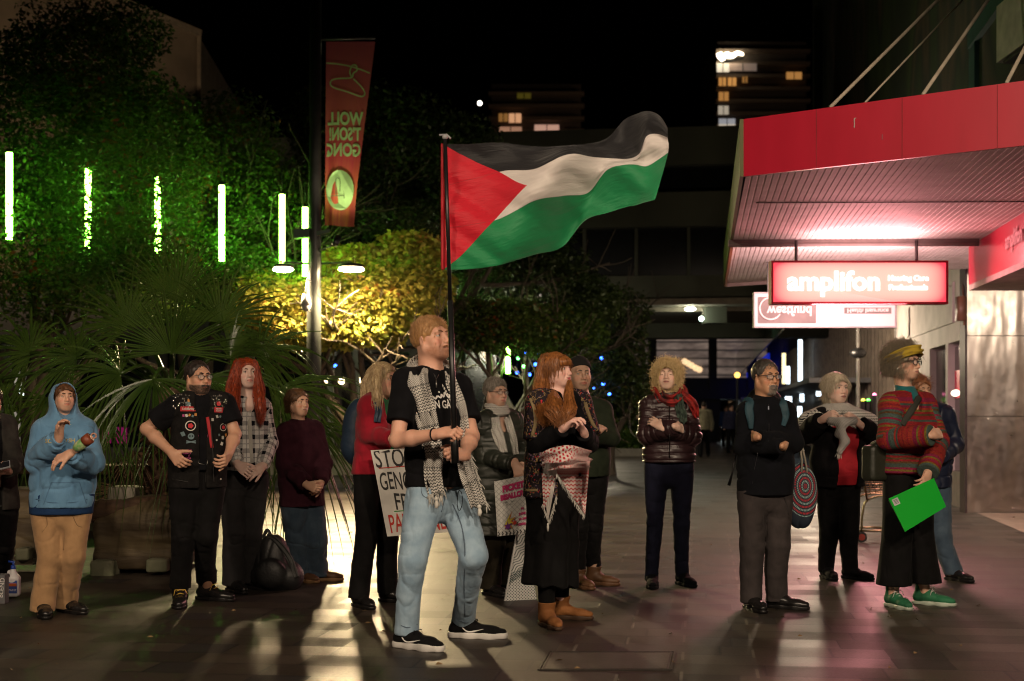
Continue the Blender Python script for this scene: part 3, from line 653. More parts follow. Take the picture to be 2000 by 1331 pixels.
BLK2 = cloth('black_trouser', (.006, .0055, .006), (.0035, .0035, .0035), .85, .5); RUB = simple('black_rubber', (.015, .014, .014), .35)
WHR = simple('white_rubber', (.6, .58, .55), .5); LEA = simple('black_leather', (.012, .011, .011), .25, bs=.2, bsc=120)
WHP = simple('white_print', (.7, .68, .66), .7); BLP = simple('black_metal', (.012, .012, .013), .35, .3)
def decal(name, V2, Fs, org, ex, ey, target, mat, parent, off=.003, sub=0):
    """lay a flat 2-D shape onto a garment by casting it back along its own normal"""
    org, ex, ey = np.asarray(org, float), nz(ex), nz(ey); n = nz(np.cross(ex, ey)); P = org+V2[:, :1]*ex+V2[:, 1:2]*ey; out = []; last = None
    for p in P:
        h = BV[target].ray_cast(Vector(tuple(p+n*.25)), Vector(tuple(-n)), .6); q = np.array(h[0])+n*off if h[0] is not None else (last if last is not None else p); last = q; out.append(q)
    return mk(name, np.array(out), Fs, mat, parent)
def disc2(r, n=20, cx=0, cy=0, k=1.): 
    a = np.arange(n)*2*np.pi/n; return np.stack([cx+r*np.cos(a), cy+r*k*np.sin(a), a*0], 1), [tuple(range(n))]
def rect2(w, h, cx=0, cy=0, nx=6): 
    x = np.linspace(-w/2, w/2, nx+1); V = np.array([(cx+a, cy+s*h/2, 0) for s in (-1, 1) for a in x]); return V, [(i, i+1, nx+2+i, nx+1+i) for i in range(nx)]
# ---------------------------------------------------------------- ground and sky
def along(v, u, z=0): return SD*v+SR*u+UP*z           # street coordinates: v along, u to the right
gm = MT('stone_paving', .42, 0, .5); k = gm.co('Object', (1, 1, 1), (0, 0, math.atan2(.132, .991))); x, y, z = gm.xyz(k)
row = (y/.30).fl(); off = gm.white(gm.vec(row, 1.7, 0.)); cell = (x/.60+off*3).fl(); w1 = gm.white(gm.vec(row, cell, 0.)); w2 = gm.white(gm.vec(row, cell, 4.4))
fx = ((x/.60+off*3).fr()-.5).ab(); fy = ((y/.30).fr()-.5).ab(); joint = fx.gt(.488).mx(fy.gt(.472)); ns = gm.noise(gm.co('Object'), 1.3, 5, .6); nf = gm.noise(gm.co('Object'), 60, 4, .6)
half = (x/.30+off*6).fl(); dk = gm.white(gm.vec(row, half, 9.1)).gt(.92); c = gm.mix(w1, (.048, .036, .026), (.024, .018, .014)); c = gm.mix((ns-.3)*1.2, gm.mix(1., c, (.70, .68, .66), 'MULTIPLY'), c)
c = gm.mix((nf-.4)*1.2, c, gm.mix(1., c, (1.35, 1.3, 1.25), 'MULTIPLY')); c = gm.mix(dk*.9, c, (.013, .010, .009)); c = gm.mix(joint*.95, c, (.004, .0035, .003))
dash = None
for u0, ph in ((-.70, .0), (-.10, .3), (.28, .1), (-.42, .5)):
    ln = ((x-u0).ab()).lt(.008)*((y/.60+ph).fr()).lt(.42)*(y.lt(16.)); dash = ln if dash is None else dash.mx(ln)
c = gm.mix(dash*.5, c, (.16, .14, .11)); gm.base(c); r = (ns*.24+nf*.18+w2*.12+.22+dk*.10); gm.t.links.new(r.k, gm.b.inputs['Roughness'])
gm.bump(nf*.25+joint*-1.6+w2*.35+gm.noise(gm.co('Object'), 9, 3)*.4, .42, .006)
m = MB(); m.add([(-150, -30, 0), (150, -30, 0), (150, 700, 0), (-150, 700, 0)], [(0, 1, 2, 3)]); tag(m.build('paving', gm.mat, loc=(0, 0, 0)), kind='structure')
m = MB(); m.add([(-700, -400, -.6), (700, -400, -.6), (700, 1100, -.6), (-700, 1100, -.6)], [(0, 1, 2, 3)]); tag(m.build('ground', simple('dark_ground', (.03, .03, .028)), loc=(0, 0, -.6)), kind='structure')
ac = thing('access_cover', G(1190, 1292), 'thin-framed rectangular access cover set into the foreground paving', 'access cover'); P = [G(1052, 1310), G(1310, 1310), G(1318, 1275), G(1072, 1275)]
m = MB(); MET = simple('worn_steel', (.030, .024, .019), .5, .4)
for i in range(4): m.bar(P[i]+UP*.004, P[(i+1) % 4]+UP*.004, .012, .006); 
for i in range(4): a = lerp(P[i], sum(P)/4, .06); b = lerp(P[(i+1) % 4], sum(P)/4, .06); m.bar(a+UP*.004, b+UP*.004, .006, .006)
m.build('frame', MET, ac); m = MB(); q = [lerp(p, sum(P)/4, .03) for p in P]; m.prism([p+UP*.0005 for p in q], UP*.004); m.build('lid', simple('infill_stone', (.07, .058, .046), .45, bs=.3, bsc=60), ac)
V, Q, v = [], [], 0; g_ = np.random.default_rng(3)
for i in range(90):
    p = G(g_.uniform(20, 1980), g_.uniform(960, 1320)); a = g_.uniform(0, 6.28); d = np.array([math.cos(a), math.sin(a), 0]); s_ = g_.uniform(.012, .028); n_ = np.array([-d[1], d[0], 0]); V += [p+d*s_+UP*.006, p+n_*s_*.4+UP*.014, p-d*s_+UP*.005, p-n_*s_*.4+UP*.004]; Q.append((4*i, 4*i+1, 4*i+2, 4*i+3))
tag(mk('leaf_litter', V, np.array(Q), simple('dry_leaf', (.20, .12, .05), .8, c2=(.10, .07, .03), ns=3), loc=(0, 8, 0)), 'tiny dry leaves scattered over the paving', 'fallen leaves', kind='stuff')
# ---------------------------------------------------------------- three lamps added behind the camera to light the crowd, then the lamp post
PPT = simple('pole_paint', (.03, .032, .03), .4)
for lx, ly, en, tx, lab in ((5.4, -2.2, 2700, .2, 'right-hand tall street lamp behind the photographer lighting the crowd'), (-5.6, -2.0, 2800, -.2, 'left-hand tall street lamp behind the photographer lighting the crowd'), (1.6, -3.4, 2600, .2, 'middle tall street lamp behind the photographer lighting the crowd')):
    wl = thing('pole_lamp', (lx, ly, 0), lab, 'street lamp'); MB().tube([(lx, ly, 0), (lx, ly, 6.4)], [.09, .06], 12).tube([(lx, ly, 6.35), (lx, ly+.8, 6.45)], .04, 8).build('pole', PPT, wl); MB().obox((lx, ly+.85, 6.42), (.12, 0, 0), (0, .28, 0), (0, 0, .05)).build('lamp_head', PPT, wl)
    put_light('lamp_light', 'SPOT', (lx, ly+.85, 6.30), en, (1, .78, .56), wl, .28, target=(tx, 9.2, .5), spot=56, blend=.5)
def luminaire(o, c, r, col_, e, lamp_e=0, part='lamp_head', spot=None, tgt=None, size=.12):
    m = MB(); m.sph(np.array(c)+UP*.05, (r*1.1, r*1.1, .05), 16, 6); m.build(part, BLP, o, True); m = MB(); m.sph(c, (r, r, .035), 16, 6); m.build('lamp_glass', glow('lamp_glow', col_, e), o, True)
    if lamp_e: put_light('lamp_light', 'SPOT' if spot else 'POINT', np.array(c)-UP*.09, lamp_e, col_, o, size, target=tgt if tgt is not None else (c[0], c[1], 0), spot=spot, blend=.5)
PY = 22.
pl = thing('lamp_post', W(613, HY+F*CZ/PY, PY), 'tall dark lamp post with twin lit lamps, cameras and a hanging banner arm', 'lamp post'); X0 = W(613, 0, PY)[0]; PM = simple('dark_green_post', (.045, .05, .046), .35, .2)
m = MB(); m.tube([(X0, PY, 0), (X0, PY, 3.5), (X0+.02, PY, 3.6), (X0+.03, PY, 9.5)], [.115, .11, .095, .09], 16); m.build('pole', PM, pl, True)
WARM = (1, .74, .40)
for px, nm in ((553, 1), (686, 1)):
    c = W(px, 527, PY-.1); m = MB(); m.tube([(X0, PY, c[2]+.10), (c[0], PY-.05, c[2]+.12), c+UP*.06], .018, 8); m.build('arm', PM, pl, True); luminaire(pl, c, .20 if px > 600 else .16, WARM, 260, 2700 if px == 686 else 1150, size=.16, spot=152, tgt=c+np.array([0, -1.5, -3.6]))
CAMM = simple('camera_grey', (.25, .25, .25), .4); cz = W(0, 605, PY)[2]
m = MB(); m.tube([(X0-.02, PY-.05, cz+.42), (X0-.07, PY-.2, cz+.45), (X0-.09, PY-.22, cz+.2)], .018, 8); m.tube([(X0-.09, PY-.22, cz+.22), (X0-.09, PY-.22, cz+.05)], [.05, .085], 12); m.sph((X0-.09, PY-.22, cz+.03), (.07, .07, .075), 12, 8); m.build('dome_camera', CAMM, pl, True)
bz = W(0, 458, PY)[2]; m = MB(); m.obox((X0-.17, PY-.1, bz), (.12, 0, .01), (0, .06, 0), (0, 0, .07)); m.obox((X0+.16, PY-.08, bz+.02), (.10, 0, .02), (0, .03, 0), (0, 0, .03)); m.bar((X0-.2, PY, bz-.05), (X0+.2, PY, bz), .03, .05); m.build('camera_bracket', simple('dark_green_paint', (.02, .05, .025), .5), pl)
bt_, bb = W(0, 80, PY)[2], W(0, 442, PY)[2]; m = MB(); m.tube([(X0, PY, bt_+.02), (W(733, 0, PY)[0], PY-.05, bt_+.03)], .022, 8); m.tube([(X0+.09, PY, bt_+.9), (X0+.11, PY, bt_-.2)], .012, 8); m.build('banner_arm', PM, pl, True)
m = MB(); sp_ = np.array([X0+.42, PY-.75, bz-.25]); m.tube([(X0+.1, PY-.05, bz-.25), sp_], .014, 6); m.tube([sp_, sp_+np.array([.03, .10, .12])], [.045, .06], 10); m.build('added_banner_spot', BLP, pl, True); put_light('spot_light', 'SPOT', sp_+np.array([.035, .11, .14]), 95, (1, .72, .52), pl, .05, target=(X0+.5, PY, bt_-.9), spot=88, blend=.8)  # spotlight added on the post to light the banner from below
# banner, seen from the back
bn_ = thing('banner', W(662, 442, PY-.02), 'red street banner with a coat hanger drawing and mirrored WOLL TSONG GONG lettering', 'banner'); NI, NJ = 16, 40; V, U = [], []
for j in range(NJ+1):
    t = j/NJ; xl = lerp(637, 634, t); xr = np.interp(t, [0, .5, .8, .92, 1], [733, 710, 697, 694, 692])
    for i in range(NI+1): s = i/NI; q = W(xl+(xr-xl)*s, 82+(358+4*s)*t, PY-.02); q[1] += .035*math.sin(s*9+t*2)*t+.012*math.sin(s*17)*t*t; V.append(q); U.append((s, t))
Q = [(j*(NI+1)+i, (j+1)*(NI+1)+i, (j+1)*(NI+1)+i+1, j*(NI+1)+i+1) for j in range(NJ) for i in range(NI)]
bmm = MT('banner_vinyl', .7); s, t, _ = bmm.xyz(bmm.node('ShaderNodeTexCoord').outputs['UV']); stn = bmm.noise(bmm.co('UV', (7, 1.2, 1)), 1.4, 3); c = bmm.ramp(t+stn*.35-.17, [(0, (.26, .05, .07)), (.45, (.32, .07, .05)), (.62, (.38, .04, .05)), (.85, (.46, .13, .04)), (1, (.30, .04, .05))]); bmm.base(c); bmm.translucent(c, .30)
bo = mk('cloth', V, Q, bmm.mat, bn_, True, uv=U); BV[bo] = BVHTree.FromPolygons([list(map(float, q)) for q in V], Q); LIME = simple('lime_print', (.30, .62, .20), .7)
def bdec(V2, F2, px, py, nm='lettering', off=.012, mt=LIME): q = W(px, py, PY-.05); return decal(nm, V2, F2, q, np.array([1, 0, 0]), UP, bo, mt, bn_, off)
for s_, py, pxs, fs in (('WOLL', 233, 674, .96), ("T'SON!", 263, 673, .80), ('GONG', 294, 669, .92)): V2, F2 = text_mesh(s_, .235, .008, (fs*.84, 1.15)); V2[:, 0] *= -1; bdec(V2, [f[::-1] for f in F2], pxs, py)
def pl2(pts, w): Vv, Ff = line2_(pts, w); return Vv, Ff
def line2_(pts, w):
    P = spline([(a, b, 0) for a, b in pts], 8*len(pts)); V, Fc = [], []
    for i, p in enumerate(P): t_ = nz(P[min(i+1, len(P)-1)]-P[max(i-1, 0)]); n_ = np.array([-t_[1], t_[0], 0])*w; V += [p+n_, p-n_]
    return np.array(V), [(2*i, 2*i+1, 2*i+3, 2*i+2) for i in range(len(P)-1)]
s_ = PY/F; rel = lambda L: [((a-680)*s_, (160-b)*s_) for a, b in L]
for L_ in ([(637, 123), (660, 125), (685, 130), (708, 137), (722, 143)], [(686, 150), (683, 140), (688, 128), (695, 128), (697, 137), (690, 143), (685, 152), (655, 154), (645, 160), (650, 170), (680, 180), (705, 188), (712, 182), (706, 170), (690, 154)]): bdec(*line2_(rel(L_), .009), 680, 160, 'hanger_drawing')
bdec(*disc2_(.235, 28, 1.35) if 0 else (lambda a: (np.stack([.215*np.cos(a), .31*np.sin(a), a*0], 1), [tuple(range(28))]))(np.arange(28)*2*np.pi/28), 664, 372, 'round_emblem', .035)
EMB = simple('emblem_line', (.10, .20, .06), .8)
for L_ in ([(657, 385), (657, 352), (664, 352), (664, 375)], [(672, 388), (672, 356), (679, 358), (679, 385)], [(646, 384), (690, 381)]): bdec(*line2_([((a-664)*s_, (372-b)*s_) for a, b in L_], .006), 664, 372, 'emblem_line', .042, EMB)
# ---------------------------------------------------------------- green light tubes hung in the trees
GT = MT('green_led', .3); GT.base((.3, .8, .3)); GT.emit((.30, 1, .09), 38.); GT = GT.mat; TY = {}
tub = None
def led_tube(px, y0, y1, L=1.2, lab=None, mt=GT, name='light_tube', r=.045, grp='green light tubes hung among the trees', Y=None, cat='light tube'):
    Y = Y or L*F/(y1-y0); a, b = W(px, y0, Y), W(px, y1, Y); o = thing(name, (a[0], a[1], min(a[2], b[2])), lab, cat, grp)
    m = MB(); m.tube([a, b], r, 10); m.build('tube', mt, o, True); m = MB(); m.tube([a+UP*.04, a-UP*.005], r*1.15, 10); m.tube([a+UP*.03, a+UP*.6], .006, 5); m.build('cap', BLP, o, True); return o
for px, y0, y1, lab in ((18, 298, 468, 'leftmost green light tube, at the left edge of the trees'), (172, 327, 485, 'green light tube second from the left, broken up by leaves'), (308, 345, 494, 'thin green light tube left of the plain wall edge above the palm'), (433, 362, 510, 'green light tube between the palm and the lamp post'),
      (551, 380, 525, 'longest clear green light tube standing over the left lamp'), (596, 405, 540, 'green light tube just left of the lamp post'), (850, 545, 612, 'green light tube behind the flag corner above the flag bearer'), (864, 552, 615, 'green light tube close right of the flagpole under the flag'), (992, 668, 730, 'small distant green light tube above the grey-haired person')):
    led_tube(px, y0, y1, 1.2, lab, Y=(23.0 if px == 596 else None) if y1-y0 > 100 else 28)
BL = glow('blue_led', (.03, .12, 1), 14); CY = glow('green_dot_led', (.15, 1, .2), 10)
g_ = np.random.default_rng(21)
spots = [(1028, 690, 0), (1050, 690, 0), (1046, 712, 0), (1023, 716, 1), (1034, 732, 0), (1160, 757, 0), (1178, 750, 0), (1140, 745, 0), (640, 720, 0), (655, 715, 0), (975, 712, 1), (1010, 728, 0), (1070, 700, 0), (1190, 770, 0), (1012, 700, 1), (1175, 700, 0), (1120, 668, 0)]
proto = None
for i, (px, py, g) in enumerate(spots):
    c = W(px, py, 29.6+.3*(i % 3)); lab = ('green' if g else 'blue')+' fairy light bulb strung among the dark branches'
    o = thing('fairy_light', c, lab, 'fairy light', ('green' if g else 'blue')+' fairy lights in the trees'); m = MB(); m.sph(c, .034, 8, 6); m.build('bulb', CY if g else BL, o, True); m = MB(); m.tube([c+UP*.04, c+UP*.3], .006, 4); m.build('wire', BLP, o)
# ---------------------------------------------------------------- trees
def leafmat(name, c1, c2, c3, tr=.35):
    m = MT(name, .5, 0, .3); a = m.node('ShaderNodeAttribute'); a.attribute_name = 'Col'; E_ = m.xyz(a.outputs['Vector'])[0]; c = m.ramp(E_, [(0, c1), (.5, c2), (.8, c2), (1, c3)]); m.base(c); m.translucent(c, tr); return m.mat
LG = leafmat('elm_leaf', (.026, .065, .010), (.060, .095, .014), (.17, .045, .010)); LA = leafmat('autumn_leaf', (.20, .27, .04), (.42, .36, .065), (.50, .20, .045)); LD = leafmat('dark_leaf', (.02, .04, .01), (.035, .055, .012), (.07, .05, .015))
BARK = simple('bark', (.075, .055, .035), .9, c2=(.035, .026, .017), ns=12, bs=.8, bsc=25, stretch=(1, 1, .25)); BARKD = simple('dark_bark', (.05, .038, .026), .9, bs=.6, bsc=25)
def leaves(blobs, n, size, seed, gap=.25, flat=.5):
    g = np.random.default_rng(seed); C = np.array([b[0] for b in blobs]); Rr = np.array([b[1] for b in blobs]); vol = Rr.prod(1)**.8; idx = g.choice(len(blobs), n, p=vol/vol.sum())
    d = g.normal(size=(n, 3)); d /= np.linalg.norm(d, axis=1, keepdims=True); r = g.uniform(.15, 1, n)**.45; P = C[idx]+d*Rr[idx]*r[:, None]*(1+.18*vnoise(C[idx]+d*Rr[idx], (1.6, 1.6, 1.6), seed))[:, None]
    keep = vnoise(P, (1.5, 1.5, 2.6), seed+1)+.5*vnoise(P, (4, 4, 6), seed+2) > -.75+gap; P = P[keep]; n = len(P)
    a = g.normal(size=(n, 3)); a[:, 2] = a[:, 2]*flat-.35; a /= np.linalg.norm(a, axis=1, keepdims=True); nr = g.normal(size=(n, 3)); nr[:, 2] += 1.; b = np.cross(a, nr); b /= np.linalg.norm(b, axis=1, keepdims=True)+1e-9
    L = size*g.uniform(.6, 1.3, n)[:, None]; w = L*.27; tip = P+a*L; mid = P+a*L*.45
    V = np.stack([P, mid+b*w, tip, mid-b*w], 1).reshape(-1, 3); Q = np.arange(4*n).reshape(-1, 4); v = np.clip(g.beta(2, 2.4, n)+.35*vnoise(P, (.9, .9, .9), seed+5), 0, 1); return V, Q, np.repeat(v, 4)
def branch(m, p, d, L, r, dep, g, up=.25):
    pts = [p]; q = p; 
    for i in range(4): d = nz(d+g.normal(0, .13, 3)+UP*up*.2); q = q+d*L/4; pts.append(q)
    m.tube(pts, list(np.linspace(r, r*.6, 5)), 8 if r > .04 else 5, cap=False)
    if dep:
        for k_ in range(3 if dep > 1 else 4): branch(m, pts[g.integers(2, 5)], nz(d+g.normal(0, .55, 3)+UP*.15), L*.68, r*.52, dep-1, g, up)
def tree(label, base, dirs, blobs, nleaf, size, lm, seed, r0=.13, gap=.25, bark=None, name='tree', group=None, trunk_h=.6, bl=1.9):
    base = np.asarray(base, float); o = thing(name, base, label, 'tree', group); g = np.random.default_rng(seed); m = MB(); top = base+UP*trunk_h; m.tube([base, base+UP*trunk_h*.5, top], [r0*1.35, r0*1.05, r0], 10, cap=False)
    for d in dirs: branch(m, top-UP*.05, nz(d), bl, r0*.62, 3, g)
    m.build('trunk', bark or BARK, o, True); V, Q, v = leaves(blobs, nleaf, size, seed, gap); c = np.stack([v, v, v], 1); mk('crown', V, Q, lm, o, False, col=c); return o
def blob(px, py, Y, rx, ry, rd): c = W(px, py, Y); return (c, np.array([rx*Y/F, rd, ry*Y/F]))
gb = lambda px, Y: np.array([(px-CX)*Y/F, Y, 0.])
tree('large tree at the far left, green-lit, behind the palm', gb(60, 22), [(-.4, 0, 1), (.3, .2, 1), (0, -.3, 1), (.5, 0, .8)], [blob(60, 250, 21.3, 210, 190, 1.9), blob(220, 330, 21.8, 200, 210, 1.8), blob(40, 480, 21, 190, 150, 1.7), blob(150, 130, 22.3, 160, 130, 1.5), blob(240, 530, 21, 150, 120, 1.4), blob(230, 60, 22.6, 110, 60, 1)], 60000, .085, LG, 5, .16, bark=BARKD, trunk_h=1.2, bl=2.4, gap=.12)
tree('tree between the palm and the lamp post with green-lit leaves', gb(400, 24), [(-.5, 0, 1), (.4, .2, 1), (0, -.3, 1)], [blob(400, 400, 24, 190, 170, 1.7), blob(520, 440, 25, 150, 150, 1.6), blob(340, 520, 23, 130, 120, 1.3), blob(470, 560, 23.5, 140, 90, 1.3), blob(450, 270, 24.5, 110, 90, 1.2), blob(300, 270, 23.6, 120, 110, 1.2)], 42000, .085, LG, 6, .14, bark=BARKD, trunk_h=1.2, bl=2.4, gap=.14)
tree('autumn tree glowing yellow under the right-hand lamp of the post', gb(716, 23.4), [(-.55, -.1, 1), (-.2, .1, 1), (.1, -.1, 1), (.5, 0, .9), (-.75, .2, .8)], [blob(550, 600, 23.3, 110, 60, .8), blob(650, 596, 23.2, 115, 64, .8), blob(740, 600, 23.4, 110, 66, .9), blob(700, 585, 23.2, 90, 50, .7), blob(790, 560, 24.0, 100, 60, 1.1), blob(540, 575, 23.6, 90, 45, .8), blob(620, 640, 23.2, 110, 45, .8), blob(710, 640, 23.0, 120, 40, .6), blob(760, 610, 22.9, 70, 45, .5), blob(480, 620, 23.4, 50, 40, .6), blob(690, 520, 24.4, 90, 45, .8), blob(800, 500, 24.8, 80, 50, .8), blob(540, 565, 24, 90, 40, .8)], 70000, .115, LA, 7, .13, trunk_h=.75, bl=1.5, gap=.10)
tree('tall dark tree crown rising behind the banner', gb(800, 27), [(-.4, 0, 1), (.4, 0, 1)], [blob(730, 480, 25.6, 130, 90, 1.2), blob(740, 300, 27, 170, 140, 1.8), blob(880, 330, 27.5, 130, 110, 1.4), blob(850, 440, 27, 120, 80, 1.3), blob(640, 250, 27, 90, 90, 1.2)], 34000, .10, LD, 8, .15, bark=BARKD, trunk_h=1.5, bl=2.8)  # darker leaf colour stands for upper crown the lamps leave unlit
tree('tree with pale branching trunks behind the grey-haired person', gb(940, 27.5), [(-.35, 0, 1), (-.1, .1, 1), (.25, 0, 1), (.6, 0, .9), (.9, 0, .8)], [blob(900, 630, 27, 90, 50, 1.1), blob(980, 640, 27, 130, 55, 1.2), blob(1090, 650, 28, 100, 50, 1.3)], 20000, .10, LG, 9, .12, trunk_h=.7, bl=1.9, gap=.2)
tree('wide dark crown of a tree behind the lower edge of the flag', gb(1030, 29.5), [(-.4, 0, 1), (.4, 0, 1), (.1, .2, 1)], [blob(1040, 560, 29, 150, 90, 1.5), blob(930, 550, 29, 120, 80, 1.3), blob(1130, 590, 29, 90, 70, 1.3), blob(1010, 470, 29.5, 120, 60, 1.3)], 26000, .10, LD, 19, .13, bark=BARKD, trunk_h=.8, bl=2.)  # unlit top of the crown, its shade put into the dark leaf colour
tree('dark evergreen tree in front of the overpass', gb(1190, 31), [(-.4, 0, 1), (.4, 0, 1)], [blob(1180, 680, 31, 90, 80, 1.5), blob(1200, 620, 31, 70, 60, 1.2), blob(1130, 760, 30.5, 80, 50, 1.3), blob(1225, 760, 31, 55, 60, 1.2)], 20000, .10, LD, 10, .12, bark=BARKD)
lm2 = thing('lamp_post', gb(937, 30), 'small street lamp lighting the leaves behind the flag bearer', 'lamp post', ); m = MB(); c = W(926, 632, 28.6); X_ = W(905, 0, 28.9)[0]; m.tube([(X_, 28.9, 0), (X_, 28.9, c[2]+.15), c+UP*.08], .05, 8); m.build('pole', PM, lm2, True); luminaire(lm2, c, .12, (1, .92, .7), 30, 520)
# garden bed and shrubs beyond the crowd
def shrub(px, Y, w, h, n, lab, lm=LG, seed=1): b = gb(px, Y); o = thing('shrub', b, lab, 'shrub', 'low shrubs in the garden bed'); V, Q, v = leaves([(b+UP*h*.5+np.array([dx*w, 0, 0]), np.array([w*.5, w*.45, h*.6])) for dx in (-.3, 0, .32)], n, .11, seed, 0); mk('foliage', V, Q, lm, o, False, col=np.stack([v]*3, 1)); m = MB(); [m.tube([b, b+np.array([a*w*.3, 0, h*.6])], .012, 5) for a in (-1, 0, 1)]; m.build('stem', BARKD, o, True)
for i, (px, Y, w, h) in enumerate(((1130, 48, 2.2, 1.2), (1215, 48, 1.7, .9), (1238, 47, 1.4, .8), (1085, 47, 2.4, 1.5), (1190, 49, 2., 1.3))): shrub(px, Y, w, h, 2600, ('leftmost shrub', 'shrub')[min(i, 1)]+(' of the garden bed beside the puffer jacket', ' right behind the low kerb beside the puffer jacket', ' at the kerb end touching the puffer jacket', ' of the bed behind the dark green jumper', ' taller at the back of the garden bed')[i], seed=30+i)
kb = tag((lambda m: (m.bar(gb(1000, 46)+UP*.12, gb(1262, 45.4)+UP*.12, .35, .24), m.build('garden_kerb', simple('kerb_stone', (.22, .2, .17), .8)))[1])(MB()), 'long pale stone kerb of the garden bed behind the crowd', 'kerb')
gl = thing('pole_lamp', gb(1178, 44), 'thin lamp lighting the garden bed behind the jumper', 'street lamp'); m = MB(); c = W(1163, 795, 44); m.tube([(c[0], 44, 0), c], .03, 6); m.build('pole', PM, gl); luminaire(gl, c+UP*2.4, .14, (1, .85, .6), 4, 300)  # lamp added to light the garden bed
# ---------------------------------------------------------------- palm
pal = thing('fan_palm', gb(318, 12.4), 'fan palm with a shaggy brown trunk and big drooping fan leaves behind the crowd', 'palm tree'); PB = gb(318, 12.4); TOP = W(335, 745, 12.5)
PLM = MT('palm_leaf', .32, 0, .5); PLM.base(PLM.mix((PLM.noise(PLM.co('Object'), 7, 3)-.3)*1.8, (.026, .060, .010), (.062, .105, .018))); PLM.translucent((.05, .08, .015), .25); PLM = PLM.mat; DRY = simple('dry_palm_leaf', (.16, .10, .05), .8, c2=(.09, .05, .03), ns=9)
m = MB(); m.tube([PB+UP*.05, lerp(PB, TOP, .4), lerp(PB, TOP, .85), TOP], [.20, .16, .13, .09], 14); m.build('trunk', simple('palm_trunk', (.09, .05, .028), .95, c2=(.04, .022, .013), ns=30, bs=1, bsc=35), pal, True)
g_ = np.random.default_rng(5); m = MB()
for i in range(120):
    a = g_.uniform(0, 6.28); z = g_.uniform(.15, .95); c = lerp(PB, TOP, z*.75); o_ = np.array([math.cos(a), math.sin(a), 0]); r_ = .17; p = c+o_*r_*.8; L = g_.uniform(.12, .30); m.tube([p, p+o_*L*.5+UP*L*.35, p+o_*L*.9+UP*L*g_.uniform(-.2, .6)], [.035, .022, .004], 4)
m.build('bark_fibre', simple('palm_husk', (.13, .065, .033), .9, c2=(.05, .025, .014), ns=14), pal, False)['kind'] = 'stuff'
def fan(hub, d, n_up, R_, nseg=34, spread=150, droop=.25, mat=None, seed=1, parent=pal):
    """one fan leaf: folded blades radiating from the hub, drooping at their tips"""
    g = np.random.default_rng(seed); d = nz(d); up = nz(n_up-d*np.dot(n_up, d)); sd = np.cross(d, up); m = MB(); bw = min(.040, R(spread)/nseg*.95*.5)
    for i in range(nseg):
        a = R(-spread+2*spread*i/(nseg-1)); rd = nz(d*math.cos(a)+sd*math.sin(a)); L = R_*(.78+.22*math.cos(a*.6))*g.uniform(.9, 1.05); ac_ = np.cross(rd, up); pts = []; n_ = 9; dr = droop*g.uniform(.4, 1.9); a += g.normal(0, .02); rd = nz(d*math.cos(a)+sd*math.sin(a))
        for j in range(n_+1):
            t = j/n_; w_ = R_*(bw*min(1, t*3+.06) if t < .45 else bw*(1-(t-.45)/.55)**.9+.0015); p = hub+rd*L*t-UP*dr*L*t**2.6*1.0+up*.02*math.sin(t*3); q = ac_*w_*.62
            fold = up*w_*.38; pts.append((p-q-fold, p+fold, p+q-fold))
        V = [x_ for r_ in pts for x_ in r_]; m.add(V, [f for j in range(n_) for f in ((3*j, 3*j+1, 3*j+4, 3*j+3), (3*j+1, 3*j+2, 3*j+5, 3*j+4))])
    return m.build('fan_leaf', mat or PLM, parent, False)
fans = [((335, 690, 12.0), (.0, -.25, 1), (0, -1, .1), .78, 95, .12, 44), ((450, 700, 12.2), (.55, -.3, .45), (-.3, -1, .5), .80, 105, .55, 38), ((505, 690, 12.6), (.8, .0, .3), (0, -1, .6), .85, 110, .7, 38), ((235, 730, 12.0), (-.6, -.3, .2), (0, -1, .6), .75, 105, .65, 36), ((150, 700, 12.6), (-.8, 0, .3), (0, -1, .5), .80, 110, .7, 36),
    ((300, 740, 11.7), (.1, -.7, -.5), (0, -1, .6), .80, 80, .6, 32), ((400, 740, 11.8), (.4, -.6, -.5), (0, -1, .5), .85, 80, .6, 34), ((60, 690, 12.8), (-.7, .1, .4), (0, -1, .3), .85, 110, .7, 36), ((545, 760, 12.2), (.7, -.2, -.5), (.2, -1, .3), .95, 75, .5, 34), ((250, 640, 13), (-.4, .1, .9), (0, -1, .2), .75, 105, .3, 36),
    ((430, 630, 13), (.4, .1, .9), (0, -1, .2), .78, 105, .3, 36), ((345, 590, 13.2), (.05, .2, 1), (0, -1, .3), .80, 70, .1, 30), ((200, 800, 12.1), (-.4, -.3, -.7), (0, -1, .3), .75, 70, .4, 30), ((470, 800, 12.4), (.3, -.2, -.9), (0, -1, .3), .8, 65, .4, 30), ((100, 780, 12.9), (-.4, 0, -.7), (0, -1, .3), .8, 80, .4, 30), ((0, 740, 12.6), (-.5, 0, -.2), (0, -1, .5), .85, 100, .6, 34), ((590, 820, 12.3), (.5, -.1, -.9), (.2, -1, .3), .85, 60, .4, 28)]
pm_ = MB()
for i, (h, d, u, R_, sp_, dr, ns_) in enumerate(fans): hub = W(*h); fan(hub, np.array(d), np.array(u), R_, ns_, sp_, dr, seed=i); st_ = TOP+np.array([0, 0, -.1]); pm_ = MB(); pm_.tube(spline([st_, lerp(st_, hub, .5)+UP*.15, hub], 8), [.022]*4+[.016]*4, 6); pm_.build('leaf_stalk', PLM, pal, True)
for i, (h, d) in enumerate((((262, 880, 12.2), (-.2, -.3, -1)), ((370, 870, 12.2), (.3, -.3, -1)), ((240, 960, 12.3), (-.9, -.3, -.4)))): fan(W(*h), np.array(d), np.array((0, -1, .3)), .38, 16, 50, .2, DRY, 50+i)
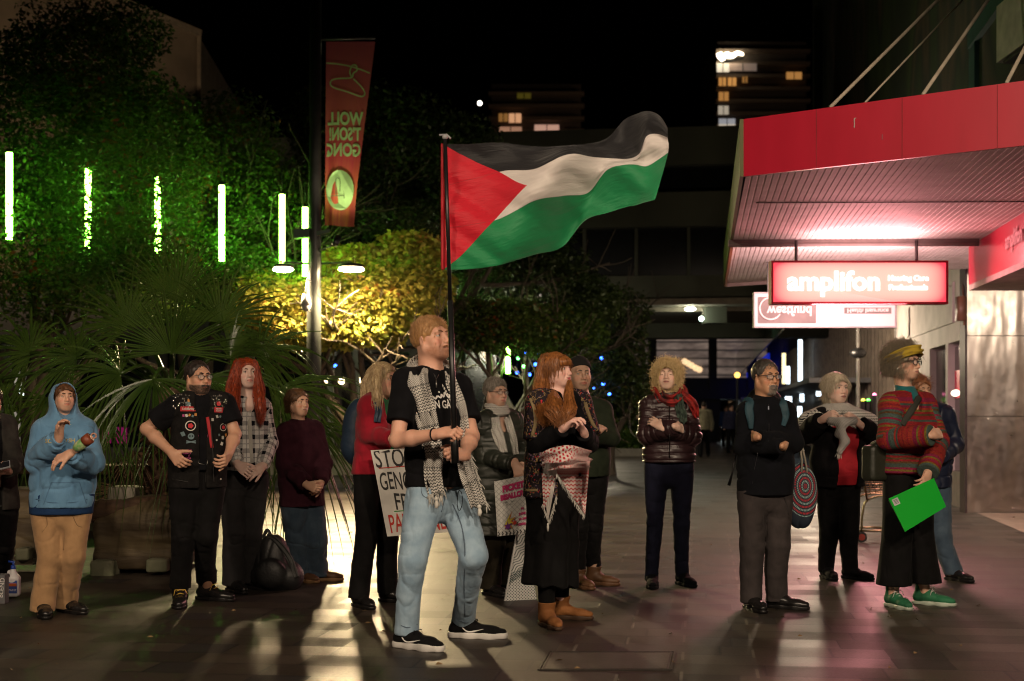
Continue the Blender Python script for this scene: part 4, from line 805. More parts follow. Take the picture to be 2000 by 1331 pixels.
# ---------------------------------------------------------------- planter, logs, blocks, terrace behind
TIM = MT('weathered_timber', .7); x, y, z = TIM.xyz(TIM.co('Object')); wv = TIM.noise(TIM.co('Object', (1.2, 1, 7)), 3, 5, .6); ln = ((z*22+wv*5).m('SINE')+1)*.5; TIM.base(TIM.mix(ln*.7+wv*.3, (.040, .026, .014), (.115, .085, .042))); TIM.bump(ln+wv, .5, .01); TIM = TIM.mat
pt_ = thing('timber_planter', G(250, 1130), 'low curved planter seat of weathered layered timber under the palm', 'planter'); Yp = G(250, 1124)[1]; xL, xR = W(172, 0, Yp)[0], W(352, 0, Yp)[0]
P = [obx(((xL+xR)/2, Yp+.55, .25), ((xR-xL)/2, .5, .22), rd=.08), cone((xL+.1, Yp+.3, .48), (xR-.3, Yp+.3, .50), .09, .08, k=.05), ell(((xR+xL)/2+.15, Yp+.3, .42), (.45, .35, .22), k=.1)]; V, Q = sdf_mesh(P, .012); V = folds(V, vnormals(V, Q), .022, 3, (2, 2, 14)); mk('timber_body', V, Q, TIM, pt_, True)
lg = thing('timber_log', W(240, 1010, Yp+.1), 'long dark log lying along the top of the planter', 'log'); P = chain([W(140, 995, Yp+.35), W(200, 1000, Yp+.2), W(270, 995, Yp+.15), W(345, 985, Yp+.25)], [.085, .10, .095, .08], k=.03); V, Q = sdf_mesh(P, .01); V = folds(V, vnormals(V, Q), .018, 8, (4, 4, 18)); mk('log_bark', V, Q, simple('log_bark', (.085, .045, .02), .85, c2=(.035, .018, .01), ns=12, bs=.8, bsc=25, stretch=(.3, 1, 1)), lg, True); m = MB(); m.tube([W(343, 985, Yp+.25), W(346, 985, Yp+.25)], .06, 12); m.build('cut_end', simple('cut_wood', (.2, .14, .08), .8), lg, True)
STO = simple('moss_stone', (.17, .16, .11), .85, c2=(.09, .10, .055), ns=5, bs=.4, bsc=30)
def block(x0, y0, x1, y1, Y, dep, lab, mt=None):
    a, b = W(x0, y1, Y), W(x1, y0, Y); o = thing('stone_block', ((a[0]+b[0])/2, Y, a[2]), lab, 'stone block'); V, Q = sdf_mesh([obx(((a[0]+b[0])/2, Y+dep/2, (a[2]+b[2])/2), ((b[0]-a[0])/2, dep/2, (b[2]-a[2])/2), rd=.015)], .012); V = folds(V, vnormals(V, Q), .005, 3, (9, 9, 9)); mk('block_body', V, Q, mt or STO, o, True); m = MB(); m.box(a[0]+.03, b[0]-.03, Y+.04, Y+dep-.03, b[2]-.001, b[2]+.004); m.build('worn_top', STO, o)
block(175, 1096, 221, 1130, Yp-.06, .2, 'mossy stone block under the left end of the timber planter'); block(284, 1093, 326, 1119, Yp-.06, .2, 'mossy stone block under the right end of the timber planter'); block(208, 952, 264, 978, Yp+.5, .3, 'pale stone block sitting on the planter beside the palm trunk', simple('pale_stone', (.30, .27, .22), .8)); block(28, 1072, 55, 1096, Yp-.06, .2, 'mossy stone block left of the tan trousers')
pt2 = thing('timber_planter', G(40, 1110), 'rough timber planter wall behind the tan trousers at the left', 'planter'); P = [obx((W(40, 0, Yp)[0], Yp+.4, .42), (.28, .3, .27), rd=.05)]; V, Q = sdf_mesh(P, .012); V = folds(V, vnormals(V, Q), .02, 3, (3, 3, 14)); mk('timber_body', V, Q, TIM, pt2, True); m = MB(); m.box(W(20, 0, Yp)[0], W(62, 0, Yp)[0], Yp+.03, Yp+.5, .08, .14); m.build('bottom_board', TIM, pt2)
tw = thing('terrace_wall', gb(300, 16), 'low mossy terrace wall with a pale coping behind the palm', 'wall'); m = MB(); m.box(W(-80, 0, 16)[0], W(345, 0, 16)[0], 16, 16.3, 0, W(0, 926, 16)[2]); m.build('wall_face', simple('mossy_wall', (.10, .105, .05), .9, c2=(.05, .055, .028), ns=3, bs=.4), tw); m = MB(); m.box(W(-90, 0, 16)[0], W(350, 0, 16)[0], 15.7, 16.35, W(0, 924, 16)[2], W(0, 908, 16)[2]); m.build('coping', simple('timber_coping', (.10, .065, .035), .8), tw)
m = MB(); [m.box(W(px, 0, 15.9)[0], W(px+14, 0, 15.9)[0], 15.85, 15.98, 0, W(0, 926, 16)[2]) for px in (200, 110, 20)]; m.build('pier', simple('dark_timber', (.02, .015, .01), .8), tw)
lw = thing('bench_wall', gb(560, 30), 'long pale low bench wall across the lit paving behind the crowd', 'wall'); m = MB(); m.box(W(480, 0, 31)[0], W(905, 0, 31)[0], 31, 31.6, 0, W(0, 889, 31)[2]); m.build('wall_face', simple('pale_render', (.26, .23, .17), .8), lw); m = MB(); m.box(W(476, 0, 31)[0], W(909, 0, 31)[0], 30.9, 31.7, W(0, 888, 31)[2], W(0, 880, 31)[2]); m.build('coping', simple('pale_coping', (.33, .3, .23), .7), lw)
# shopfronts behind the trees on the left
sf_ = thing('shop_building', (-9, 36, 0), 'low shop building behind the left trees with a lit doorway', 'building'); m = MB(); m.box(-18, -1.2, 36, 44, 0, 4.4); m.build('wall', simple('shop_wall', (.12, .11, .10), .8), sf_); m = MB()
for x0 in np.arange(-17.5, -1.5, 2.2): m.box(x0, x0+1.7, 35.96, 35.99, .5, 2.9)
m.build('shop_window', simple('dark_glass', (.015, .016, .02), .15), sf_); m = MB(); m.box(-18.2, -1, 34.6, 36, 3.0, 3.25); m.build('awning', simple('awning_dark', (.05, .05, .05), .6), sf_)
m = MB(); m.box(W(20, 0, 35.9)[0], W(60, 0, 35.9)[0], 35.88, 35.95, .3, 2.4); m.build('lit_doorway', glow('doorway_glow', (.8, .7, .6), .25), sf_); m = MB(); m.box(W(24, 0, 35.8)[0], W(46, 0, 35.8)[0], 35.8, 35.87, W(0, 785, 36)[2], W(0, 757, 36)[2]); m.build('lit_sign', glow('white_sign', (.9, 1, .95), 2.5), sf_); m = MB()
for a, b in ((46, 58), (150, 215), (226, 246)): m.box(W(a, 0, 35.8)[0], W(b, 0, 35.8)[0], 35.8, 35.87, .6, W(0, 835, 36)[2])
m.build('magenta_panel', glow('magenta_glow', (.8, .03, .35), .12), sf_); WCOL = simple('white_column', (.4, .38, .35), .7); [MB().box(W(a, 0, 34)[0], W(a+11, 0, 34)[0], 33.9, 34.2, 0, 3).build('column', WCOL, sf_) for a in (6, 640, 690)]
for i, px in enumerate((640, 667, 705, 738)): c = W(px, 743+2*(i % 2), 34.4); o = thing('festoon_bulb', c, ('leftmost', 'second', 'third', 'rightmost')[i]+' warm bulb of the string left of the blond person', 'light bulb', 'festoon bulbs under the left awning'); m = MB(); m.sph(c, .075, 10, 8); m.build('bulb', glow('bulb_warm', (1, .75, .4), 9), o, True); m = MB(); m.tube([c+UP*.06, c+UP*.2], .02, 6); m.build('socket', BLP, o)
# ---------------------------------------------------------------- big plain building top left
wb = thing('plain_building', (-14, 46, 0), 'large plain rendered building rising behind the left trees', 'building'); e = W(388, 70, 44); m = MB(); z1 = e[2]; A = np.array([e[0], 44, 0.]); Bx = np.array([e[0]-8, 28., 0]); sl = 2.0
m.add([A, (A[0]-14, 26, 0), (A[0]-14, 26, z1+2.6), A+UP*z1], [(0, 1, 2, 3)]); m.add([A, A+UP*z1, (A[0]-1, 60, z1), (A[0]-1, 60, 0)], [(0, 1, 2, 3)]); m.add([A+UP*z1, (A[0]-14, 26, z1+2.6), (A[0]-20, 60, z1+2.6), (A[0]-1, 60, z1)], [(0, 1, 2, 3)]); WR = simple('tan_render', (.30, .22, .15), .85, ns=1.2); m.build('wall', WR, wb)
m = MB(); m.bar(A+UP*(z1+.05), np.array([A[0]-14, 26, z1+2.65]), .3, .2); m.bar(A+np.array([.03, -.05, 0]), A+np.array([.03, -.05, z1]), .12, .12); m.build('edge_trim', simple('trim', (.35, .27, .19), .8), wb)
fl2 = thing('floodlight', (-9.5, 30, 0), 'floodlight on a post behind the left trees washing the plain wall', 'floodlight'); m = MB(); m.tube([(-9.5, 30, 0), (-9.5, 30, 5.0)], .05, 8); m.build('pole', PM, fl2); m = MB(); m.obox((-9.5, 30, 5.1), (.15, 0, 0), (0, .06, 0), (0, 0, .1)); m.build('lamp_head', BLP, fl2); put_light('lamp_light', 'SPOT', (-9.5, 30.2, 5.2), 900, (1, .74, .48), fl2, .15, target=(-13, 38, 10), spot=110, blend=.8)  # lamp added behind the trees to brighten the plain wall
# ---------------------------------------------------------------- overpass
CON = simple('overpass_concrete', (.062, .066, .043), .85, c2=(.042, .045, .03), ns=.8); CONL = simple('soffit_cream', (.15, .125, .09), .8); DG = simple('black_glass', (.006, .007, .008), .2); OY = 36.
ov = thing('overpass', along(OY, -2), 'wide dark concrete overpass with a strip of black windows crossing the street', 'overpass'); zz = lambda py: CZ+(HY-py)*OY/F
def slab(m, u0, u1, z0, z1, v0=OY, v1=OY+6): c = along((v0+v1)/2, (u0+u1)/2, (z0+z1)/2); m.obox(c, SR*(u1-u0)/2, SD*(v1-v0)/2, UP*(z1-z0)/2)
m = MB(); slab(m, -16, 7, zz(325), zz(252)); slab(m, -16, 7, zz(445), zz(378)); slab(m, -16, 7, zz(585), zz(540)); m.build('fascia', CON, ov); m = MB(); slab(m, -16, 7, zz(378), zz(325), OY+.35); slab(m, -16, 7, zz(540), zz(445), OY+.35); m.build('window_strip', DG, ov)
[(slab(m, u, u+.08, zz(540), zz(445), OY+.15, OY+.5), m.build('mullion', CON, ov)) for u in np.arange(-6.96, 7, 1.32) for m in (MB(),)]; m = MB(); slab(m, -16, 7, zz(608), zz(585), OY+.4, OY+6); slab(m, -16, 7, zz(600), zz(588), OY-.5, OY+.4); m.build('soffit', CONL, ov)
m = MB(); cX = W(1385, 0, OY+1); m.obox((cX[0], OY+.1, (zz(632)+zz(575))/2), (.28, 0, 0), (0, .3, 0), (0, 0, (zz(575)-zz(632))/2)); u_ = 1.2; m.build('pier_head', CON, ov); m = MB(); slab(m, -16, 7, zz(640), zz(608)+.0, OY+5, OY+6); m.build('rear_beam', CON, ov)
for i, (px, py, lab) in enumerate(((1348, 604, 'flat lit lamp fixed under the overpass soffit'), )):
    c = W(px, py, OY-.4); o = thing('soffit_lamp', c, lab, 'lamp'); m = MB(); m.tube([c+UP*.12, c+UP*.02], .05, 8); m.build('bracket', BLP, o); m = MB(); m.sph(c, (.14, .14, .05), 12, 6); m.build('lamp_glass', glow('soffit_glow', (.95, 1, .8), 18), o, True); put_light('lamp_light', 'POINT', c-UP*.12, 40, (.95, 1, .75), o, .1)
c = W(1370, 623, OY-.4); o = thing('soffit_lamp', c, 'round lamp on a curved arm under the overpass, right of the flat one', 'lamp'); m = MB(); m.tube(spline([c+UP*.05, c+np.array([.05, 0, .14]), c+np.array([.02, 0, .25])], 6), .015, 6); m.build('bracket', CONL, o); m = MB(); m.sph(c, .06, 10, 8); m.build('lamp_glass', glow('soffit_glow2', (.7, 1, .85), 14), o, True)
# far lit glazed bridge
FY_ = 72.; zf = lambda py: CZ+(HY-py)*FY_/F; xf = lambda px: (px-CX)*FY_/F; gb2 = thing('glazed_bridge', (xf(1370), FY_, 0), 'distant lit glazed bridge spanning the street under the overpass', 'bridge')
m = MB(); m.box(xf(1180), xf(1520), FY_, FY_+5, zf(655), zf(600)); m.box(xf(1180), xf(1520), FY_, FY_+5, zf(780), zf(738)); m.box(xf(1385), xf(1400), FY_-.1, FY_, zf(760), zf(655)); m.box(xf(1266), xf(1282), FY_-.1, FY_, zf(760), zf(655)); m.box(xf(1460), xf(1478), FY_-.1, FY_, zf(760), zf(655)); m.box(xf(1330), xf(1410), FY_+.5, FY_+3, 0, zf(780)); m.build('frame', simple('bridge_steel', (.02, .018, .018), .6), gb2)
IN = MT('lit_interior', .6); x, y, z = IN.xyz(IN.co('Object')); b_ = ((z/.42).fr()-.5).ab().gt(.40); nn_ = IN.noise(IN.co('Object', (1, 1, 3)), 1.4, 3); c_ = IN.mix((nn_-.3)*1.6, (.05, .035, .03), (.26, .19, .15)); c_ = IN.mix(b_, c_, (.02, .016, .014)); IN.base((.1, .1, .1)); IN.t.links.new(c_, IN.b.inputs['Emission Color']); IN.b.inputs['Emission Strength'].default_value = 1.0
for a, b in ((1226, 1266), (1282, 1385), (1400, 1460), (1478, 1500)): m = MB(); m.box(xf(a), xf(b), FY_+.3, FY_+.4, zf(738), zf(662)); m.build('lit_pane', IN.mat, gb2)
m = MB(); [m.sph((xf(px), FY_+.2, zf(py)), .16, 8, 6) for px, py in ((1338, 706), (1345, 710), (1352, 714), (1360, 719), (1367, 722))]; m.build('ceiling_lights', glow('warm_lights', (1, .65, .35), 1.2), gb2, True)
def far_light(px, py, Y, r, c, e, lab, name='distant_light'):
    p = W(px, py, Y); o = thing(name, (p[0], p[1], 0), lab, 'street light'); m = MB(); m.sph(p, r, 10, 8); m.build('lamp_glass', glow('far_glow', c, e), o, True); m = MB(); m.tube([(p[0], p[1]+.05, 0), p], .05, 5); m.build('pole', BLP, o)
for px, py, r, c, e, lab in ((1374, 790, .14, (.4, 1, .3), 14, 'green traffic light glowing down the street'), (1391, 791, .08, (.5, .6, 1), 8, 'small bluish light right of the green traffic light'), (1362, 791, .07, (1, .6, .4), 6, 'small orange light left of the green traffic light'), (1362, 822, .13, (1, 1, .95), 16, 'white headlight glow beside the puffer jacket sleeve'), (1391, 823, .14, (.85, 1, 1), 14, 'white headlight glow between the puffer jacket and the fleece'), (1410, 829, .14, (.85, 1, 1), 14, 'white headlight glow nearest the black fleece'), (1364, 771, .08, (1, .95, .8), 8, 'small pale street light above the traffic light'), (1440, 733, .12, (1, .5, .1), 4, 'orange lamp left of the fleece person head')): far_light(px, py, 75 if px != 1440 else 60, r, c, e, lab)
fs_ = thing('far_building', (12, 130, 0), 'dark far building closing the end of the street', 'building'); m = MB(); m.box(2, 40, 130, 150, 0, 14); m.box(-30, 2, 120, 140, 0, 9); m.build('wall', simple('far_wall', (.05, .045, .04), .9), fs_); m = MB()
for i in range(9): a = 10+i*1.4; m.box(a, a+.9, 129.9, 129.97, 1 if i % 3 else 3.4, 2.6 if i % 3 else 4.4)
m.build('lit_window', glow('dim_window', (.5, .3, .15), .25), fs_)
# towers
def tower(x0, x1, y0, y1, Y, floors, lab, wins, name='tower_block', wall=(.16, .13, .11)):
    o = thing(name, W((x0+x1)/2, HY, Y)-UP*CZ, lab, 'building'); a, b = W(x0, y1, Y), W(x1, y0, Y); m = MB(); m.box(a[0], b[0], Y, Y+18, 0, b[2]); m.build('wall', simple('tower_wall', wall, .9), o); m = MB(); h = (b[2]-a[2])/floors
    for i in range(floors): m.box(a[0]-.4, b[0]+.4, Y-1.2, Y, a[2]+h*i, a[2]+h*i+h*.28)
    m.build('balcony_band', simple('balcony', (.34, .26, .2), .8), o)
    for wx0, wy0, wx1, wy1, c, e in wins: p, q = W(wx0, wy1, Y-1.3), W(wx1, wy0, Y-1.3); m = MB(); m.box(p[0], q[0], Y-1.32, Y-1.25, p[2], q[2]); wo = m.build('lit_window', glow('window_glow', c, e), o); m = MB(); m.box((p[0]+q[0])/2-.06, (p[0]+q[0])/2+.06, Y-1.36, Y-1.33, p[2], q[2]); m.build('window_bar', BLP, wo)
    return o
AM = (1, .45, .12); WH = (1, .85, .65)
tower(1402, 1575, 82, 252, 220, 7, 'tall tower block at the right with a bright sign and a column of amber windows', [(1400, 124, 1424, 141, WH, .7), (1424, 124, 1478, 139, (.8, .6, .5), .12), (1404, 152, 1418, 168, AM, .45), (1422, 152, 1438, 168, AM, .5), (1450, 150, 1460, 162, AM, .2), (1536, 141, 1566, 155, AM, .35), (1404, 180, 1423, 197, AM, .35), (1403, 207, 1423, 224, WH, .35), (1404, 232, 1436, 243, (.7, .7, .75), .35), (1404, 243, 1436, 250, WH, .5)])
tower(960, 1135, 165, 262, 200, 4, 'stepped apartment block in the middle distance with warm lit rooms', [(974, 222, 992, 238, AM, .2), (994, 222, 1018, 240, (1, .5, .25), .6), (975, 248, 1019, 262, (1, .5, .3), .3), (1044, 244, 1092, 260, (1, .55, .4), .45), (1010, 182, 1037, 193, (.5, .4, .05), .08)])
bs_ = thing('roof_sign', W(1430, 118, 218), 'bright glowing script sign on top of the right tower block', 'sign'); m = MB(); m.tube(spline([W(px, py, 218) for px, py in ((1405, 104), (1410, 116), (1418, 108), (1430, 110), (1440, 104), (1452, 107))], 16), [.45, .5, .4, .35, .35, .3]*2+[.3, .3, .25, .2], 8); m.build('sign_glow', glow('sign_white', (1, .85, .6), 7), bs_, True); m = MB(); m.bar(W(1405, 120, 218.6), W(1452, 114, 218.6), .1, .4); m.build('sign_frame', BLP, bs_)
for tx_, tz_, tY_, en_, lb_ in ((1500, 60, 185, 9000, 'right'), (1060, 30, 170, 5000, 'middle')):
    p = W(tx_, 330, tY_); o = thing('pole_lamp', (p[0], p[1], 0), 'distant street lamp glowing in front of the '+lb_+' tower block', 'street lamp'); MB().tube([(p[0], p[1], 0), p+UP*.3], .08, 6).build('pole', BLP, o); MB().sph(p, .15).build('lamp_glass', glow('far_glow', (1, .7, .45), 5), o); put_light('lamp_light', 'POINT', p-UP*.2, en_*.15, (1, .68, .42), o, .3)  # hidden lamps added to lift the tower walls out of the dark
far_light(937, 202, 120, .18, (1, .95, .8), 8, 'lone white lamp high left of the apartment block', 'hill_lamp')
# ---------------------------------------------------------------- right side: canopy, signs, shops
REDP = MT('red_fascia_paint', .38, 0, .5); REDP.base(REDP.mix((REDP.noise(REDP.co('Object', (3, 3, .6)), 2.2, 4)-.3)*1.2, (.40, .003, .022), (.50, .006, .032))); REDP.bump(REDP.noise(REDP.co('Object'), 2, 2), .1, .02); REDP = REDP.mat
SZ, FT = 3.2, 3.655; A = np.array([1.84, 11.3, SZ]); fd_ = nz([1.76, -1.30, 0]); Bc = np.array([3.08, 20.5, SZ]); wallu = lambda Y, c=3.0: np.array([c+.133*Y, Y, 0.])
cn = thing('shop_canopy', (3.2, 15, SZ), 'large red-edged shop canopy with a pale ribbed underside', 'canopy')
E1 = A+fd_*4.4; m = MB(); fn = nz(np.cross(fd_, UP)); m.prism([A, E1, E1+UP*(FT-SZ), A+UP*(FT-SZ)], -fn*.03 if fn[1] < 0 else fn*.03); m.build('fascia', REDP, cn)
m = MB(); [m.prism([A+fd_*t+UP*.002, A+fd_*(t+.006)+UP*.002, A+fd_*(t+.006)+UP*(FT-SZ-.002), A+fd_*t+UP*(FT-SZ-.002)], (fn if fn[1] < 0 else -fn)*.003) for t in (.62, 1.30, 2.0, 2.7)]; m.build('panel_joint', simple('dark_red_joint', (.30, .01, .02), .6), cn)
q = A+fd_*.93; fo_ = (fn if fn[1] < 0 else -fn); MB().obox(q+UP*.31+fo_*.002, fd_*.004, fo_*.001, UP*.035).obox(q+UP*.345+fd_*.006+fo_*.002, fd_*.007, fo_*.001, UP*.004).build('scratch', simple('scratch_grey', (.5, .42, .4), .8), cn); MB().obox(q+fd_*.22+UP*.18+fo_*.002, fd_*.003, fo_*.001, UP*.02).build('scratch', simple('scratch_grey', (.35, .1, .12), .8), cn)
m = MB(); m.prism([A+np.array([-.03, .0, 0]), A+np.array([-.03, 0, FT-SZ]), Bc+np.array([-.03, 0, FT-SZ]), Bc+np.array([-.03, 0, 0])], (.03, 0, 0)); m.build('side_fascia', simple('yellow_green_paint', (.10, .10, .012), .6), cn)
pan = MT('ribbed_metal', .72, 0, .3); n1_ = pan.noise(pan.co('Object'), 3, 5, .65); n2_ = pan.noise(pan.co('Object'), 30, 3); pan.base(pan.mix((n1_-.35)*2.2, (.52, .46, .45), (.72, .66, .65))); pan.bump(n2_, .15, .004)
V, Q = [], []; pit = .055; i = 0; r0 = SR; n_ = int(4.6/pit)      # corrugated sheet clipped between the front and back edges
def cut(u, base, d):                                  # point on line base+t*d with street offset u
    t = (u-np.dot(base, SR))/np.dot(d, SR); return base+d*t
u0 = np.dot(A, SR); prof = [(0, 0), (.70, 0), (.76, .0045), (.94, .0045)]
for k_ in range(n_):
    for fu, dz in prof:
        u = u0+(k_+fu)*pit; p = cut(u, A, fd_)+fn*(-.035 if fn[1] < 0 else .035); q = cut(u, Bc, fd_); V += [p+UP*dz, q+UP*dz]
Q = [(2*j, 2*j+2, 2*j+3, 2*j+1) for j in range(len(V)//2-1)]; mk('soffit', V, Q, pan.mat, cn, False)
m = MB(); E2 = cut(np.dot(E1, SR), Bc, fd_); m.prism([A+UP*(FT-SZ-.04)+SR*.02, E1+UP*(FT-SZ-.04), E2+UP*(FT-SZ-.04), Bc+UP*(FT-SZ-.04)], UP*.03); m.build('roof_sheet', simple('roof_metal', (.06, .06, .06), .7), cn)
m = MB(); DK = simple('dark_joint', (.05, .04, .04), .8)
for Yj, w_ in ((12.7, .012), ): pL = along(0, 0); a = A+SD*(Yj-11.3)+SR*.15; m.bar(np.array([a[0], a[1], SZ-.006]), np.array([a[0], a[1], SZ-.006])+nz([1, -.03, 0])*4.3, w_, .008)
m.build('sheet_joint', DK, cn); m = MB(); bY = 15.4; a = np.array([2.34, bY, SZ-.05]); b = np.array([5.02, bY-.1, SZ-.05]); m.tube([a, b], .028, 8); m.bar(a+UP*.035, b+UP*.035, .05, .03); m.build('conduit', simple('grey_pink_paint', (.24, .19, .18), .6), cn); m = MB(); m.obox(W(1905, 312, 11.6), (.06, 0, 0), (0, .04, 0), (0, 0, .02)); m.build('junction_box', simple('beige_plastic', (.3, .28, .22), .6), cn)
m = MB(); m.bar(Bc+np.array([-.0, -4.9, -.03])-SD*.0+SR*.0, Bc+np.array([.0, 0, -.03]), .02, .05) if 0 else m.bar(A+SD*4.2+UP*-.02, Bc+UP*-.02, .03, .05); m.build('rusty_edge', simple('rusty_orange', (.28, .07, .02), .9), cn)
m = MB(); m.bar(Bc+UP*-.02, cut(np.dot(Bc, SR)+2.5, Bc, fd_)+UP*-.02, .02, .05); m.build('back_edge', simple('edge_cream', (.4, .33, .3), .7), cn)
for i, (pa, pb) in enumerate((((1622, 210, None), (1832, 0)), ((1690, 200, None), (1850, 32)), ((1803, 181, None), (1930, 0)), ((1966, 158, None), (2050, 0)))):
    t = (pa[0]-1452)/(2000-1452); Y0 = (lambda px: (lambda k_: (A[1]*(px-CX)/F-A[0])/(fd_[0]-fd_[1]*(px-CX)/F))(0))(pa[0]); P0 = A+fd_*Y0+UP*(FT-SZ); Y1 = P0[1]+2.8; P1 = W(pb[0], pb[1], P0[1]+(1.6 if i != 1 else 2.4)); m = MB(); P1 = P0+(P1-P0)*1.5; m.tube([P0, P1], .014 if i != 1 else .008, 8); m.build('tie_rod', simple('cream_rod', (.42, .36, .28), .5), cn, True)
# bulkhead sign over the shopfront
bh_ = thing('bulkhead_sign', wallu(14)+UP*2.75, 'angled red bulkhead sign above the steel wall at the right edge', 'sign'); a, b = wallu(15.95), wallu(9); m = MB(); BMT = MT('red_sign_panel', .3); BMT.base((.45, .015, .05)); m.prism([a+UP*2.76, b+UP*2.70, b+UP*3.19, a+UP*3.19], (.12, 0, 0)); pn_ = m.build('panel', BMT.mat, bh_); text_on('lettering', 'amplifon', .22, wallu(13.6)+np.array([-.012, 0, 3.0]), -SD, UP, simple('pale_pink', (.6, .2, .24), .6), bh_, bold=.008)
m = MB(); m.prism([a+UP*2.70, b+UP*2.64, b+UP*2.70+SR*0, a+UP*2.76], (1.2, 0, 0)); m.build('underside', simple('pink_cream', (.42, .34, .30), .7), bh_)
# lit hanging sign
def hang_sign(x0, y0, x1, y1, Y, lab, name, slant=0, dep=.16): return thing(name, W((x0+x1)/2, y1, Y), lab, 'sign')
sY = 15.3; hs_ = hang_sign(1502, 511, 1849, 594, sY, 'brightly lit red hanging sign reading amplifon Hearing Care Professionals', 'hanging_sign'); a, b = W(1502, 596, sY+.05), W(1850, 510, sY-.05)
m = MB(); D_ = .18
def framebox(m, x0, x1, y, z0, z1, w, dep): m.box(x0, x1, y, y+dep, z1-w, z1); m.box(x0, x1, y, y+dep, z0, z0+w); m.box(x0, x0+w, y, y+dep, z0+w, z1-w); m.box(x1-w, x1, y, y+dep, z0+w, z1-w)
framebox(m, a[0], b[0], sY-.09, a[2], b[2], .022, D_); m.build('frame', simple('red_metal', (.32, .004, .02), .4), hs_)
SG = MT('sign_lightbox', .4); SG.base((.6, .1, .1)); tc = SG.node('ShaderNodeTexCoord'); x, y, z = SG.xyz(tc.outputs['Generated']); ex_ = ((x-.5).ab()*2).m('POWER', 8.); ez_ = ((z-.5).ab()*2).m('POWER', 5.); cc = SG.mix((ex_+ez_*.55).mn(1.), (1, .60, .47), (1, .06, .10)); SG.t.links.new(cc, SG.b.inputs['Emission Color']); SG.b.inputs['Emission Strength'].default_value = 1.1
for y_, nm_ in ((sY-.075, 'lit_face'), (sY+.062, 'rear_face')): m = MB(); m.box(a[0]+.022, b[0]-.022, y_, y_+.012, a[2]+.022, b[2]-.022); m.build(nm_, SG.mat, hs_)
WG = glow('white_letter_glow', (1, .93, .88), 2.2); text_on('lettering', 'amplifon', .285, W(1629, 551, sY-.09), (1, 0, 0), UP, WG, hs_, bold=.008, fs=(1.02, 1.0)); [text_on('lettering', s_, .078, W(1774, py, sY-.09), (1, 0, 0), UP, WG, hs_, bold=.003, fs=(1.02, 1)) for s_, py in (('Hearing Care', 544), ('Professionals', 562))]
m = MB(); [m.tube([W(px, 470, sY), W(px, 513, sY)], .018, 8) for px in (1555, 1790)]; m.build('hanger', simple('dark_steel', (.05, .04, .04), .5, .6), hs_)
put_light('tube_light', 'AREA', ((a[0]+b[0])/2, sY, b[2]+.02), 26, (1, .56, .54), hs_, 1.2, target=((a[0]+b[0])/2, sY, 5)); put_light('tube_light', 'AREA', ((a[0]+b[0])/2, sY-.15, (a[2]+b[2])/2), 120, (1, .34, .36), hs_, 1.0, target=((a[0]+b[0])/2-.5, sY-5, 0)); put_light('tube_light', 'AREA', ((a[0]+b[0])/2, sY+.15, (a[2]+b[2])/2), 170, (1, .58, .56), hs_, 1.0, target=((a[0]+b[0])/2, sY+5, 1.2))
wY = 17.6; ws_ = thing('hanging_sign', W(1610, 641, wY), 'pale hanging sign with upside-down westfund lettering behind the lit one', 'sign'); a, b = W(1471, 641, wY), W(1749, 572, wY); m = MB(); framebox(m, a[0], b[0], wY-.06, a[2], b[2], .02, .12); m.build('frame', simple('grey_metal', (.35, .33, .33), .5), ws_); m = MB(); m.box(a[0]+.02, b[0]-.02, wY-.045, wY+.04, a[2]+.02, b[2]-.02); PF = MT('pale_pink_panel', .5); PF.base((.66, .55, .55)); m.build('panel', PF.mat, ws_)
m = MB(); c0, c1 = W(1480, 632, wY-.05), W(1594, 580, wY-.05); m.box(c0[0], c1[0], wY-.052, wY-.046, c0[2], c1[2]); GRY = simple('warm_grey_panel', (.20, .17, .16), .7); m.build('grey_panel', GRY, ws_); m = MB(); c0, c1 = W(1649, 613, wY-.05), W(1741, 601, wY-.05); m.box(c0[0], c1[0], wY-.052, wY-.046, c0[2], c1[2]); m.build('grey_panel', GRY, ws_)
WL = simple('white_print_soft', (.8, .74, .72), .6)
def flipped(s_, size, px, py, bold=0, fs=(1, 1)): V2, F2 = text_mesh(s_, size, bold, fs); V2[:, 1] *= -1; q = W(px, py, wY-.056); P = q+V2[:, :1]*np.array([1., 0, 0])+V2[:, 1:2]*UP; m = MB(); m.add(P-np.array([0, .003, 0]), [f[::-1] for f in F2]); m.build('lettering', WL, ws_)
flipped('westfund', .15, 1542, 607, .004, (1.0, 1.1)); flipped('Health Insurance', .075, 1695, 607, .002, (1.0, 1)); m = MB(); cc_ = W(1505, 603, wY-.058); m.tube([cc_+.135*np.array([math.cos(t), 0, math.sin(t)]) for t in np.linspace(R(60), R(330), 24)], [.006]+[.012]*22+[.008], 6); m.build('ring_emblem', WL, ws_, True)
m = MB(); [m.tube([W(px, 573, wY), W(px, 573, wY)*np.array([1, 1, 0])+UP*3.2], .012, 6) for px in (1500, 1720)]; m.build('hanger', BLP, ws_)
